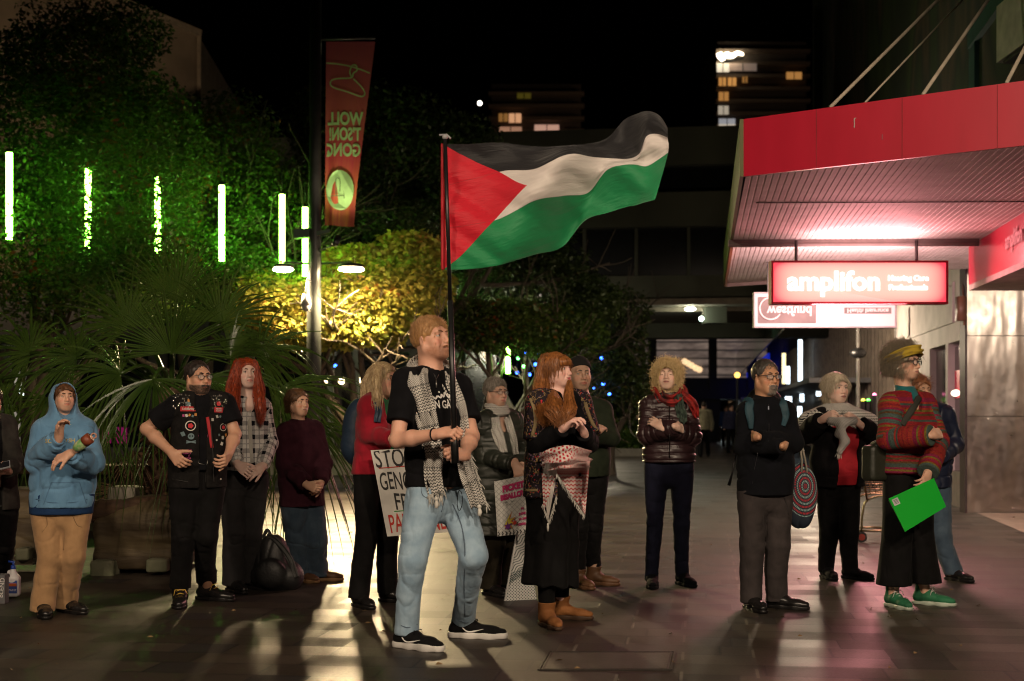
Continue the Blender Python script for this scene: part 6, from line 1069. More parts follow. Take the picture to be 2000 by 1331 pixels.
V2, F2 = text_mesh('SCOTTISH', .036, .0005); patch(sh, sh, 116, 862, (V2, F2), simple('gold_print', (.45, .36, .12), .6), J, 'lettering')
TS = simple('tan_seam', (.22, .13, .06), .9); pn = J['pants']; seam(pn, [(126, 1000), (126, 1040), (124, 1075)], TS, pn, .003, 'fly_seam'); seam(pn, [(88, 1003), (92, 1025), (82, 1040)], TS, pn, name='pocket_seam'); seam(pn, [(140, 1003), (150, 1025), (160, 1030)], TS, pn, name='pocket_seam'); seam(pn, [(66, 1192), (84, 1196), (104, 1192)], TS, pn, name='hem_stitch'); seam(sh, [(152, 850), (160, 880), (164, 900)], SEAM, sh, .002); seam(sh, [(70, 975), (100, 982), (140, 982), (170, 976)], SEAM, sh, .003, 'rib_seam')
tb = thing('drink_bottle', W(160, 880, 8.86), 'small toy bottle with a brown cap tucked in the folded arms', 'bottle'); A0, A1 = W(146, 878, 8.88), W(170, 860, 8.86); d = nz(A1-A0)
m = MB(); m.tube([A0, lerp(A0, A1, .25), lerp(A0, A1, .7), lerp(A0, A1, .8)], [.02, .032, .034, .028], 14); m.build('bottle_body', simple('yellow_label', (.5, .5, .3), .5, c2=(.1, .3, .08), ns=25), tb, True)
m = MB(); m.tube([lerp(A0, A1, .78), lerp(A0, A1, .8), lerp(A0, A1, 1.25)], [.02, .036, .036], 14); m.build('cap', simple('brown_cap', (.22, .05, .02), .5), tb, True)
m = MB(); q = lerp(A0, A1, 1.28)+np.array([.02, 0, .01]); m.tube([q+.016*np.array([math.cos(t), 0, math.sin(t)]) for t in np.linspace(0, 6.28, 13)], .005, 6); m.build('ring', simple('pink_plastic', (.5, .25, .18), .5), tb, True)
# -- studded battle vest
VEST = simple('black_denim', (.006, .0055, .0055), .9, c2=(.011, .010, .0095), ns=30, bs=.4, bsc=300, spec=.12)
J = person(dict(Y=9.6, yaw=22, head=(387, 703, 770, 42, 3), sL=(345, 795), sR=(437, 790), eL=(286, 838, -.02), wL=(336, 885, -.20), eR=(459, 848, .03), wR=(447, 886, -.14), hL=hands((356, 908, -.26), (.5, .5, -.3), 1, curl=(45, 40, 25), th=(50, 15)), hR=hands((437, 903, -.24), (-.6, .2, .1), 1, curl=(50, 50, 30)),
    hip=(385, 945), kL=(358, 1045, -.04), kR=(402, 1045, 0), fL=(352, 1183, 12), fR=(405, 1172, 62), w=1.0, gw=1.1, neck=1.2, skin=(.42, .23, .15), hs=1.02,
    face=dict(brow=(.02, .015, .012), browt=.0038, beard=((.05, .03, .022), .85), jaw=1.15, iris=(.04, .03, .02), stache=dict(c=(.03, .02, .015), n=170), beardhair=dict(c=(.03, .022, .018), L=.006, n=900)),
    hair=dict(kind='cap', c=(.035, .025, .02), n=700, L=.008, vol=.005, comb=(0, .3, 1), lift=.5, front=.078, cut=-.05, r=.0013), glasses=dict(mat=GREY, rx=.021, rz=.018, sq=2.1),
    pants=dict(m=BLK2, r=(.092, .066, .056, .058), hem=.12, off=.008), shoes=dict(kind='boot', m=LEA, lace=simple('yellow_lace', (.62, .40, .05), .7), shaft=.23), label='bearded person in glasses and a black studded vest covered in badges, hands on hips'))
top_garment(J, dict(name='shirt', m=BLK, off=.016, hem=.95, sleeve='short', slen=.68, aoff=.03, w=1.02, wst=.98, nr=.068, neckh=.1))
hz = W(0, 950, 9.5)[2]; ve = top_garment(J, dict(name='vest', m=VEST, off=.030, hem=hz, sleeve='none', nr=.075, open=.022, wst=.98, w=1.04, vneck=.12, vw=.05, fold=.006, ox=.01))
m = MB(); g_ = np.random.default_rng(9)
for px0, px1 in ((338, 372), (412, 447)):
    for i in range(46):
        px, py = g_.uniform(px0, px1), g_.uniform(770, 800); q = surf(ve, px, py, .0)
        if q is not None and q[2] > 1.25: m.sph(q, .0055, 5, 4)
m.build('studs', simple('steel_stud', (.6, .58, .5), .2, 1), ve, True)['kind'] = 'stuff'
VS = simple('vest_seam', (.03, .028, .026), .9); seam(ve, [(408, 775), (412, 830), (416, 890), (418, 942)], VS, ve, .003); seam(ve, [(398, 775), (397, 830), (399, 890), (402, 942)], VS, ve, .003); seam(ve, [(336, 936), (365, 941), (398, 941)], VS, ve, .003)
RED = simple('red_patch', (.45, .02, .03), .8); WHT = simple('white_patch', (.5, .48, .44), .8); PNK = simple('pink_patch', (.4, .06, .2), .8); BLG = simple('blue_grey_patch', (.12, .18, .2), .8); ORG = simple('orange_patch', (.5, .2, .04), .8)
def badge(px, py, r, ring, mid, mk2=None, txt=None):
    b = patch(ve, ve, px, py, disc2(r), ring, J, 'badge', .004)
    if b is None: return
    patch(ve, b, px, py, disc2(r*.82), BLK, J, 'badge_face', .0055); patch(ve, b, px, py, disc2(r*.55, 5), mid, J, 'emblem', .007)
badge(372, 832, .034, WHT, RED); badge(390, 851, .030, PNK, WHT); badge(390, 902, .030, WHT, BLG); badge(436, 835, .026, WHT, RED)
b = patch(ve, ve, 367, 799, rect2(.098, .032), RED, J, 'badge'); V2, F2 = text_mesh('Solidarity', .021, .0006); patch(ve, b, 367, 799, (V2, F2), WHT, J, 'lettering', .007)
b = patch(ve, ve, 427, 801, rect2(.062, .036), RED, J, 'badge', rot=-.06); V2, F2 = text_mesh('NEVER\nAGAIN', .013, .0004); patch(ve, b, 427, 801, (V2, F2), WHT, J, 'lettering', .007)
patch(ve, ve, 427, 789, disc2(.016, 6), RED, J, 'badge'); patch(ve, ve, 367, 789, disc2(.020, 5), BLG, J, 'badge')
for (px, py, w_, c_) in ((358, 812, .010, PNK), (364, 812, .012, WHT), (370, 811, .010, ORG), (376, 813, .010, BLG), (382, 810, .012, ORG), (424, 814, .012, WHT), (430, 814, .010, BLG), (415, 820, .012, WHT), (357, 848, .018, BLG), (428, 850, .010, BLG), (435, 855, .014, WHT), (441, 850, .012, ORG), (433, 867, .014, WHT), (368, 783, .01, ORG)):
    patch(ve, ve, px, py, rect2(w_*1.3, w_*1.6, nx=1), c_, J, 'badge', rot=px*.7 % 1-.5)
sk = patch(ve, ve, 373, 855, disc2(.021, 12, 0, .008), BLG, J, 'badge'); patch(ve, sk, 373, 855, line2([(-.03, -.022), (.03, -.036)], .004), BLG, J, 'crossed_bone'); patch(ve, sk, 373, 855, line2([(-.03, -.036), (.03, -.022)], .004), BLG, J, 'crossed_bone')
for dx in (-.008, .008): patch(ve, sk, 373, 855, disc2(.005, 8, dx, .01), BLK, J, 'eye_hole', .007)
V2, F2 = text_mesh('THE ONLY\nMINORITY\nTHAT IS\nTHE RICH', .017, .0006); patch(ve, ve, 361, 888, (V2, F2), PNK, J, 'lettering')
b = patch(ve, ve, 391, 877, line2([(0, .03), (0, -.03)], .008), PNK, J, 'badge'); patch(ve, b, 391, 877, line2([(-.013, .022), (.013, .022)], .006), PNK, J, 'badge_bar', .006)
m = MB(); pts = [surf([ve, J['top']], px, py, .006) for px, py in ((405, 815), (408, 835), (411, 855), (414, 875))]; 
b = strip('lanyard', pts, .022, .003, RED, ve, m=4, wr=0, n=10)
for px, py in ((423, 860), (430, 898), (431, 936)): q = surf(ve, px, py, 0); patch(ve, ve, px, py, disc2(.007, 8), WHT, J, 'button') 
# -- plaid shirt, long red hair
pm = MT('plaid_flannel', .9, 0, .2); a, u, bi = pm.xyz(pm.co('cu')); x, y, z = pm.xyz(pm.co('Object')); n = pm.noise(pm.co('Object'), 60, 2)
tor = bi.lt(6.5); hx = tor*x+(tor*-1+1)*a; hz_ = tor*z+(tor*-1+1)*u
bx = ((hx/.085+n*.12).fr()-.5).ab(); bz = ((hz_/.10+n*.12).fr()-.5).ab(); d1 = bx.lt(.17); d2 = bz.lt(.17); th_ = bx.gt(.46).mx(bz.gt(.46))
c = pm.mix((d1+d2)*.5, (.66, .64, .62), (.018, .014, .028)); c = pm.mix(d1*d2, c, (.004, .004, .008)); c = pm.mix(th_*.5, c, (.05, .05, .07)); pm.base(c); pm.bump(pm.noise(pm.co('Object', (9, 9, 3)), 1.5, 3), .5, .02)
J = person(dict(Y=10.45, yaw=20, head=(482, 699, 758, 24, 6), sL=(458, 800), sR=(512, 797), eL=(453, 862, -.02), wL=(464, 908, -.22), eR=(527, 866, .05), wR=(512, 912, -.18), hL=hands((484, 924, -.28), (.2, .9, -.3), 1, curl=(30, 35, 25)), hR=hands((492, 923, -.25), (-.2, .9, -.3), 1, curl=(30, 35, 25)),
    hip=(476, 935), kL=(458, 1040), kR=(490, 1040), fL=(456, 1156, 35), fR=(490, 1150, 50), w=.95, skin=(.56, .38, .32), face=dict(brow=(.12, .04, .02), lid=.1, gaze=.3, smile=-.3), hs=1.02,
    hair=dict(kind='long', c=(.40, .055, .012), c2=(.10, .015, .006), n=700, L=.10, part=1, comb=(0, 0, -1), lift=.03, grav=.2, vol=.008, front=.062, jit=.15, side=.9,
      locks=[dict(p=[W(468, 712, 10.40), W(458, 750, 10.36), W(454, 785, 10.30), W(462, 822, 10.24)], r=[.03, .05, .055, .02], n=170, wave=.012), dict(p=[W(497, 712, 10.42), W(504, 750, 10.4), W(507, 785, 10.34), W(511, 818, 10.28)], r=[.02, .035, .042, .018], n=120, wave=.012),
        dict(p=[W(472, 708, 10.55), W(462, 760, 10.6), W(464, 810, 10.62)], r=[.06, .08, .05], n=150), dict(p=[W(490, 708, 10.56), W(500, 760, 10.6), W(500, 800, 10.6)], r=[.05, .07, .05], n=120)]),
    pants=dict(m=cloth('dark_grey_wool', (.022, .021, .022)), r=(.088, .072, .066, .070), hem=.05), shoes=dict(m=LEA), ss=1.05, label='person with long orange-red hair in a black and white plaid shirt'))
sh = top_garment(J, dict(m=pm.mat, hem=W(0, 915, 10.4)[2], sleeve='long', off=.020, aoff=.018, wst=.9, fold=.009, vneck=.06, neckh=.2, nr=.055))
m = MB(); pts = [surf(sh, px, py, .003) for px, py in ((486, 775), (487, 820), (489, 860), (491, 905))]; strip('placket', pts, .03, .003, WHT, sh, m=4, wr=0, n=12)
m = MB(); wl = lerp(J['wR'], J['eR'], .06); m.tube([wl+.033*np.array([math.cos(t), .3*math.sin(t), math.sin(t)*.6]) for t in np.linspace(0, 6.28, 13)], .006, 6); m.build('watch', BLK, J['root'], True)
# -- maroon sweater, blue jeans, brown shoes
KNT = cloth('maroon_knit', (.045, .012, .02), (.03, .008, .014), .95, .6, knit=True); DEN = cloth('blue_denim', (.055, .085, .12), (.035, .058, .09), .85, .5); BRN = simple('brown_suede', (.10, .045, .018), .6)
J = person(dict(Y=11.0, yaw=38, head=(582, 759, 812, 48, 2), sL=(560, 848), sR=(613, 842), eL=(556, 905, -.06), wL=(600, 948, -.26), eR=(632, 905, .02), wR=(626, 945, -.16), hL=hands((618, 955, -.30), (.3, .8, 0), 1, curl=(45, 50, 30)), hR=hands((614, 958, -.26), (-.4, .7, 0), 1, curl=(40, 50, 30)),
    hip=(590, 985), kL=(580, 1055), kR=(618, 1055), fL=(586, 1137, 55), fR=(622, 1135, 88), skin=(.52, .31, .21), face=dict(brow=(.09, .05, .03), gaze=.3, lip=(.36, .16, .13)),
    hair=dict(kind='short', c=(.14, .07, .03), c2=(.05, .025, .012), n=900, L=.075, vol=.010, comb=(0, -.9, -.35), lift=.05, grav=.12, front=.068, jit=.12, side=.8, back=.02), gw=.93, w=.95,
    pants=dict(m=DEN, r=(.092, .082, .080, .085), hem=.04, fold=.010), shoes=dict(m=BRN, sm=simple('tan_sole', (.22, .12, .05), .7)), label='person with short brown hair in an oversized maroon sweater and blue jeans'))
top_garment(J, dict(name='sweater', m=KNT, hem=W(0, 985, 11)[2], sleeve='long', off=.030, aoff=.028, wst=1.0, hemr=1.02, fold=.012, nr=.062, neckh=.12, w=.98)); 
garment('collar', [cone(J['nb']-UP*.01, lerp(J['nb'], J['nk'], .35), .066, .056, k=.02, clip=[(lerp(J['nb'], J['nk'], .35), UP)])], BLK, J['root'], .006, .001)
# -- black backpack on the ground
bp = thing('backpack', G(535, 1158), 'black backpack slumped on the paving behind the maroon sweater person', 'backpack'); b0 = G(538, 1152)
P = [ell(b0+UP*.19+np.array([-.02, 0, 0]), (.14, .12, .23), k=.05), ell(b0+UP*.10, (.18, .15, .11), k=.06), ell(b0+np.array([.13, .0, .10]), (.08, .10, .10), k=.05), ell(b0+np.array([-.02, -.12, .13]), (.11, .05, .11), k=.02)]
for p in P: p['clip'].append((np.zeros(3), -UP))
garment('bag', P, simple('nylon', (.012, .012, .013), .5, bs=.3, bsc=60), bp, .008, .010, (9, 9, 9)); strip('strap', [b0+np.array([-.06, -.04, .40]), b0+np.array([.03, -.08, .36]), b0+np.array([.12, -.1, .24]), b0+np.array([.17, -.1, .10])], .05, .012, simple('strap_black', (.02, .02, .02), .6), bp)
strip('handle', [b0+np.array([-.09, 0, .38]), b0+np.array([-.06, -.01, .445]), b0+np.array([-.02, 0, .38])], .025, .01, simple('strap_black', (.02, .02, .02), .6), bp)
# -- red jacket, blond hair
REDJ = cloth('red_fleece', (.30, .008, .022), (.22, .006, .016), .95, .5); BP = simple('blue_nylon', (.015, .035, .07), .6, bs=.2)
J = person(dict(Y=9.85, yaw=50, head=(750, 707, 775, 55, 2), sL=(722, 795), sR=(752, 795), eL=(722, 850, -.14), wL=(768, 857, -.30), eR=(775, 850, .1), wR=(785, 870, -.1), hL=hands((788, 860, -.33), (.4, .5, -.4), 1), hip=(733, 925), kL=(716, 1048), kR=(757, 1052), fL=(702, 1186, 35), fR=(759, 1176, 60),
    skin=(.54, .31, .22), face=dict(brow=(.16, .10, .05), gaze=.3, noears=0), hair=dict(kind='long', c=(.62, .48, .28), c2=(.30, .2, .10), n=800, L=.11, part=0, comb=(0, -.7, -.6), lift=.04, grav=.25, vol=.010, front=.066, jit=.12, side=.9,
      locks=[dict(p=[W(736, 718, 9.85), W(724, 745, 9.84), W(722, 775, 9.80), W(732, 800, 9.72)], r=[.035, .055, .06, .03], n=220, wave=.010), dict(p=[W(742, 716, 9.75), W(735, 745, 9.7), W(738, 785, 9.64)], r=[.02, .034, .03], n=90)]),
    pants=dict(m=BLK2, r=(.086, .066, .062, .066), hem=.06), shoes=dict(m=LEA), gw=.95, label='blond person in a red jacket standing behind the flag bearer'))
rj = top_garment(J, dict(name='jacket', m=REDJ, hem=W(0, 922, 9.85)[2], sleeve='long', off=.030, aoff=.022, wst=.85, hemr=1.15, bust=1, open=.03, ox=.05, vneck=.12, neckh=.2))
top_garment(J, dict(name='shirt', m=simple('green_cotton', (.01, .18, .06), .9), hem=.95, sleeve='no', off=.014, bust=.9, w=.97)); m = MB(); m.sph(J['H'].w(-.082, -.008, -.05), .008, 8, 6); m.build('earring', simple('silver', (.5, .5, .5), .3, 1), J['root'], True)
bk = thing('backpack', W(700, 870, 10.05), 'blue backpack worn by the person in the red jacket', 'backpack'); c = W(702, 845, 10.02)
garment('bag', [ell(c, (.12, .12, .24), (J['lt'], J['fw'], UP), k=.03), ell(c-UP*.1, (.13, .13, .14), (J['lt'], J['fw'], UP), k=.03)], BP, bk, .008, .006); pts = SP([(735, 785), (739, 800), (737, 825)], rj, .012); strip('strap', pts, .05, .012, BP, bk, nrm=(.5, -1, .2))
sg = thing('protest_sign', W(757, 1046, 9.5), 'white handwritten placard reading STOP GENOCIDE FREE PALESTINE', 'sign'); tl, tr, bl, br = W(724, 880, 9.52), W(846, 874, 9.62), W(757, 1048, 9.46), W(876, 1040, 9.58)
PAP = simple('paper_card', (.58, .56, .52), .85, bs=.15, bsc=6); nn = nz(np.cross(tr-tl, tl-bl)); V, Q = [], []; NX = 12
for sd in (0, 1):
    for j in range(NX+1):
        for i in range(NX+1):
            a, b = i/NX, j/NX; p = lerp(lerp(tl, tr, a), lerp(bl, br, a), b)+nn*(.012*math.sin(b*5+a*2)-.004*sd); V.append(p)
n1 = (NX+1)**2; Q = [(s_*n1+j*(NX+1)+i, s_*n1+j*(NX+1)+i+1, s_*n1+(j+1)*(NX+1)+i+1, s_*n1+(j+1)*(NX+1)+i) for s_ in (0, 1) for j in range(NX) for i in range(NX)]
card = mk('card', V, Q, PAP, sg, True); BV[card] = BVHTree.FromPolygons([list(map(float, v)) for v in V[:n1]], Q[:NX*NX])
INK = simple('ink_black', (.02, .02, .02), .8); RI = simple('ink_red', (.45, .03, .02), .8); GI = simple('ink_green', (.03, .25, .04), .8); SX = nz(tr-tl); SY = nz(tl-bl)
for s_, fx, fy, sz, mt in (('STOP', .33, .12, .135, INK), ('GENOCIDE', .50, .38, .125, INK), ('FREE', .45, .62, .12, INK), ('PALESTINE', .52, .87, .13, RI)):
    V2, F2 = text_mesh(s_, sz, .001, (.80 if len(s_) < 6 else .62, 1.35)); V2 = V2+np.stack([V2[:, 0]*0, .004*np.sin(V2[:, 0]*40), V2[:, 0]*0], 1); q = lerp(lerp(tl, tr, fx), lerp(bl, br, fx), fy)
    decal('lettering', V2, F2, q, SX, SY, card, mt, sg, .003)
for s_, fy, mt in ((.18, .215, RI), (.30, .72, GI)): q = lerp(lerp(tl, tr, s_+.1), lerp(bl, br, s_+.1), fy); V2, F2 = line2([(-.09, 0), (.12, .006)], .003); decal('underline', V2, F2, q, SX, SY, card, mt, sg, .003)
# -- dark long coat, short grey hair, scarf, holding a picket placard
KEFW = keffiyeh('wrapped_keffiyeh', kind=2, sc=1.3); GRN = simple('dark_quilted_nylon', (.018, .022, .016), .5, bs=.25, bsc=25); KEFN = keffiyeh('net_keffiyeh', kind=1)
def quilt(p, a): return lambda V, at: -a*(1-np.abs(np.sin(np.pi*at[:, 1]/p)))**3+.35*a*vnoise(V, (16, 16, 40), 6)
J = person(dict(Y=10.25, yaw=28, head=(968, 737, 794, 40, 0), hs=1.0, sL=(945, 828), sR=(1002, 825), eL=(944, 893, -.08), wL=(1008, 908, -.32), eR=(1020, 880, .02), wR=(1020, 912, -.16), hL=hands((1013, 926, -.36), (.3, .9, .2), 1, curl=(35, 45, 25)), hR=hands((1018, 925, -.26), (-.3, .8, 0), 1),
    hip=(972, 955), kL=(966, 1060), kR=(990, 1060), fL=(958, 1163, 35), fR=(985, 1153, 50), skin=(.48, .29, .21), face=dict(brow=(.16, .13, .11), gaze=.3, smile=.2, noears=0), glasses=dict(mat=GREY, rx=.022, rz=.014, r=.0014, sq=3.2),
    hair=dict(kind='short', c=(.42, .38, .33), c2=(.14, .12, .10), n=1300, L=.035, vol=.007, comb=(.3, .5, .6), lift=.18, grav=.03, front=.068, jit=.25), w=1.05, pants=dict(m=cloth('striped_wool', (.02, .016, .010), (.012, .010, .006)), r=(.085, .07, .064, .07), hem=.05), shoes=dict(m=LEA), gw=.98,
    label='grey-haired person in glasses, dark long coat and wrapped scarf behind the picket placard'))
ct = top_garment(J, dict(name='coat', m=GRN, hem=W(0, 1046, 10.25)[2], sleeve='long', off=.034, aoff=.022, wst=.92, hemr=1.12, neckh=.35, nr=.066, vneck=.10, vw=.035, disp=quilt(.085, .010), fold=.008))
H = J['H']; cc = lerp(J['nk'], J['nb'], .35)
m = [ell(cc+J['fw']*.025-UP*.0, (.088, .095, .040), (J['lt'], J['fw'], UP+J['fw']*.35), k=.03), ell(cc+J['fw']*.03-UP*.045, (.095, .10, .036), (J['lt'], J['fw'], UP-J['lt']*.2), k=.02), cone(J['nk']+UP*.01, J['nk']+UP*.08, .058, .062, k=.015, sub=True)]
V, Q = sdf_mesh(m, .006); V = folds(V, vnormals(V, Q), .012, 4, (12, 12, 40)); uv = np.stack([np.arctan2((V-cc)@J['lt'], (V-cc)@J['fw'])*.09, V[:, 2]], 1); mk('scarf', V, Q, KEFW, J['root'], True, uv=uv)
for pts, w_ in (([(965, 815), (968, 835), (976, 860), (984, 885)], .075), ([(990, 815), (998, 840), (1004, 862), (1008, 888)], .05)): strip('scarf_end', SP(pts, ct, .015), [w_, w_*1.1, w_*.8], .014, KEFW, J['root'], wr=.4)
sg = thing('protest_sign', W(1000, 1046, 9.8), 'net-patterned placard reading PICKET BISALLOY with a drawn explosion', 'sign'); tl, tr, bl, br = W(965, 941, 9.72), W(1030, 928, 9.78), W(972, 1048, 9.70), W(1036, 1041, 9.80)
nm = MT('net_paper', .8); x, y, z = nm.xyz(nm.co('Object')); a = (((x+z)/.036).fr()-.5).ab().lt(.07); b_ = (((x-z)/.036).fr()-.5).ab().lt(.07); k_ = (((x+z)/.036).fr()-.5).ab().lt(.16)*(((x-z)/.036).fr()-.5).ab().lt(.16)
nm.base(nm.mix(a.mx(b_)*.55, (.56, .55, .52), (.12, .13, .13))); m = MB(); nn = nz(np.cross(tr-tl, tl-bl)); m.prism([bl, br, tr, tl], -nn*.004); m.build('card', nm.mat, sg); PKI = simple('pink_marker', (.50, .02, .14), .7); SX, SY = nz(tr-tl), nz(tl-bl)
m2 = MB()
for i in range(9): q = lerp(bl, br, (i+.5)/9); m2.tube([q+nn*.004+SY*.03-SX*.008, q+nn*.004+SY*.015, q+nn*.004+SY*.004-SX*.010], .0035, 5)
m2.build('border_marks', INK, sg)['kind'] = 'stuff'
for s_, fx, fy, sz in (('PICKET', .55, .16, .052), ('BISALLOY', .52, .31, .044)): text_on('lettering', s_, sz, lerp(lerp(tl, tr, fx), lerp(bl, br, fx), fy)+nn*.002, SX+SY*.05, SY, PKI, sg, bold=.0035, fs=(.92, 1.1))
for i, fy in enumerate((.41, .455)): text_on('lettering', ('every weapon sold here is', 'fired on a family'), .013, lerp(lerp(tl, tr, .45), lerp(bl, br, .45), fy)+nn*.002, SX, SY, INK, sg) if 0 else text_on('lettering', ('14th ~ 5pm', 'till late')[i], .018, lerp(lerp(tl, tr, .40), lerp(bl, br, .40), fy)+nn*.002, SX, SY, simple('ink_grey', (.2, .2, .2), .8), sg)
for i, s_ in enumerate(('14', 'JUNE', '10 AM', 'KEMBLA')): text_on('lettering', s_, .022, lerp(lerp(tl, tr, .78), lerp(bl, br, .78), .56+.09*i)+nn*.002, SX, SY, PKI, sg, bold=.001)
def star(c, r, n, mt, nm_='drawing', k=.5, z=.003):
    V = [c+nn*z]; 
    for i in range(2*n): a = math.pi*i/n; rr = r*(1 if i % 2 else k)*(1+.25*math.sin(i*2.7)); V.append(c+nn*z+SX*math.cos(a)*rr+SY*math.sin(a)*rr)
    m = MB(); m.add(V, [(0, i+1, (i+1) % (2*n)+1) for i in range(2*n)]); m.build(nm_, mt, sg)
c = lerp(lerp(tl, tr, .32), lerp(bl, br, .32), .76); star(c, .062, 9, ORG); star(c, .042, 8, simple('yellow_marker', (.6, .5, .05), .8), z=.004); star(c-SY*.03, .03, 6, simple('purple_marker', (.15, .02, .2), .8), z=.005); star(c+SY*.05, .02, 6, RI, z=.005); star(c+SX*.05-SY*.015, .022, 6, RI, z=.005)
# second board on the ground
bd = thing('patterned_board', G(1015, 1173), 'white board with a woven scarf pattern standing on the paving between two people', 'sign'); bl, br, ap, al = G(984, 1174), G(1047, 1171), W(1027, 1040, G(1047, 1171)[1]), W(1008, 1042, G(984, 1174)[1]); nn = nz(np.cross(br-bl, ap-bl))
bm_ = MT('board_pattern', .7); x, y, z = bm_.xyz(bm_.co('Object')); dots = (((x+z)/.021).fr()-.5).ab().mx((((x-z)/.021).fr()-.5).ab()).lt(.26); w1 = ((z*1.0-x*.8+.01*((x+z)/.02).m('SINE'))/.024).fr().lt(.28); up = (z-x*.6).gt(.19); bar = ((z-x*.6-.19).ab()).lt(.03)*((z-x*.6)/.012).fr().lt(.6)
bm_.base(bm_.mix((dots*(up*-1+1)).mx(up*w1).mx(bar), (.62, .62, .60), (.03, .06, .06))); m = MB(); m.prism([bl, br, ap, al], nn*.012); m.build('board', bm_.mat, bd)
m = MB(); m.prism([bl-nn*.002, bl-nn*.002+nz(br-bl)*.01, al-nn*.002+nz(br-bl)*.01, al-nn*.002], nn*.016); m.build('edge_trim', WHP, bd)
# -- red-haired person with long fringe hair, embroidered jacket, tied red scarf, long black skirt
EM = MT('embroidered_velvet', .85, 0, .3); k = EM.co('Object'); vo = EM.voro(k, 62); n1_ = EM.noise(k, 22, 3); x, y, z = EM.xyz(k); fl_ = E(EM.t, vo.outputs['Distance']); petal = (fl_+n1_*.3).lt(.48)*EM.white(vo.outputs['Position']).gt(.30)
c = EM.mix(petal, (.012, .008, .012), EM.mix(EM.white(vo.outputs['Position']).gt(.55), (.40, .02, .03), (.16, .10, .16))); u_ = (n1_-.5).ab().lt(.010); c = EM.mix(u_, c, (.30, .20, .08)); EM.base(c); EM.bump(fl_, .5, .01)
GLD = simple('gold_braid', (.26, .19, .09), .6, bs=.8, bsc=160); KRED = keffiyeh('red_keffiyeh', (.40, .015, .03), (.62, .55, .52), kind=2, sc=.8); KREDL = keffiyeh('red_line_cloth', (.40, .03, .04), (.60, .55, .52), kind=0, sc=.7)
J = person(dict(Y=8.85, yaw=40, head=(1088, 687, 755, 56, 2), hs=.98, hw=.17, sL=(1053, 790), sR=(1130, 790), eL=(1048, 872, -.12), wL=(1101, 836, -.34), eR=(1150, 866, -.02), wR=(1140, 845, -.26), hL=hands((1126, 816, -.38), (.6, -.1, -.6), 1, curl=(35, 40, 25), th=(30, 15)), hR=hands((1122, 812, -.34), (-.5, -.2, -.6), -1, curl=(35, 45, 25), th=(30, 15)),
    hip=(1082, 945), kL=(1068, 1060), kR=(1092, 1065), fL=(1068, 1224, 22), fR=(1096, 1209, 72), w=1.06, skin=(.60, .36, .30), face=dict(brow=(.25, .10, .04), smile=1, lip=(.42, .02, .04), closed=0, lid=-.6, jaw=1.05, blush=1), 
    hair=dict(kind='long', c=(.36, .14, .04), c2=(.12, .04, .012), n=900, L=.10, comb=(0, -.2, -1), lift=.03, grav=.25, vol=.010, front=.045, jit=.10, side=.9,
      locks=[dict(p=[W(1066, 705, 8.85), W(1060, 745, 8.84), W(1058, 785, 8.72), W(1066, 815, 8.56)], r=[.03, .045, .055, .035], n=170, wave=.010), dict(p=[W(1112, 745, 8.66), W(1112, 775, 8.60), W(1112, 800, 8.52), W(1108, 816, 8.48)], r=[.012, .03, .04, .02], n=100, wave=.012),
        dict(p=[W(1080, 765, 8.78), W(1082, 785, 8.62), W(1086, 803, 8.53), W(1088, 820, 8.50)], r=[.02, .05, .065, .03], n=200, wave=.014, wf=14), dict(p=[W(1070, 700, 8.95), W(1062, 760, 8.98), W(1064, 800, 8.98)], r=[.06, .07, .06], n=120)]),
    gw=.98, label='red-haired person in an embroidered jacket, red and white scarf tied over a black skirt'))
top_garment(J, dict(name='shirt', m=BLK, hem=.9, sleeve='long', off=.014, aoff=.020, bust=1.15, belly=.3, nr=.075, vneck=.09, cuff=.95, w=1.06))
fr_ = MB()
for i in range(46):                                  # straight fringe over the forehead
    a = -.9+1.8*i/45; q = J['H']; p0 = q.w(.070*math.sin(a*.95)*.9, .058*math.cos(a)+.005, .096-.02*abs(a)); p1 = q.w(.082*math.sin(a), .088*math.cos(a)+.012, .060-.004*abs(a)); p2 = q.w(.082*math.sin(a), .083*math.cos(a)+.014, .026-.012*abs(a)+.004*math.sin(i*2.1)); fr_.tube(spline([p0, p1, p2], 6), [.005, .0065, .0065, .006, .005, .002], 5)
fr_.build('fringe', hairmat((.36, .14, .04), (.12, .04, .012)), J['root'], True)
jk = top_garment(J, dict(name='jacket', m=EM.mat, hem=W(0, 968, 8.85)[2], sleeve='short', slen=.86, off=.030, aoff=.036, open=.115, ox=.02, wst=.98, bust=1.1, vneck=.2, vw=.1, fold=.008, nr=.08, w=1.08, hemr=1.1))
for pts in ([(1036, 778), (1044, 800), (1046, 825), (1040, 850), (1034, 868)], [(1143, 786), (1148, 805), (1156, 825), (1166, 842)]): 
    P = [surf(jk, px, py, .004) for px, py in pts]; P = [q for q in P if q is not None]
    if len(P) > 2: strip('braid', P, .022, .006, GLD, jk, m=4, wr=.2, n=22)
for py in (958,):
    P = [surf(jk, px, py, .004) for px in (1022, 1030, 1040, 1050)]; P = [q for q in P if q is not None]; 
    if len(P) > 2: strip('braid', P, .015, .005, GLD, jk, m=4, wr=.2, n=12)
wz = J['P']+UP*.17; hb = np.array([W(1075, 1142, 8.8)[0], 8.82, W(0, 1142, 8.8)[2]]); KB = lerp(J['kL'], J['kR'], .5)
SK = [cone(wz, J['P'], .155, .185, n=J['fw'], s=.78, k=.05), cone(J['P'], np.array([KB[0], KB[1], KB[2]]), .185, .17, n=J['fw'], s=.8, k=.05), cone(KB, hb-UP*.05, .17, .20, n=J['fw'], s=.8, k=.05, clip=[(hb, -UP+np.array([-.10, 0, 0]))])]
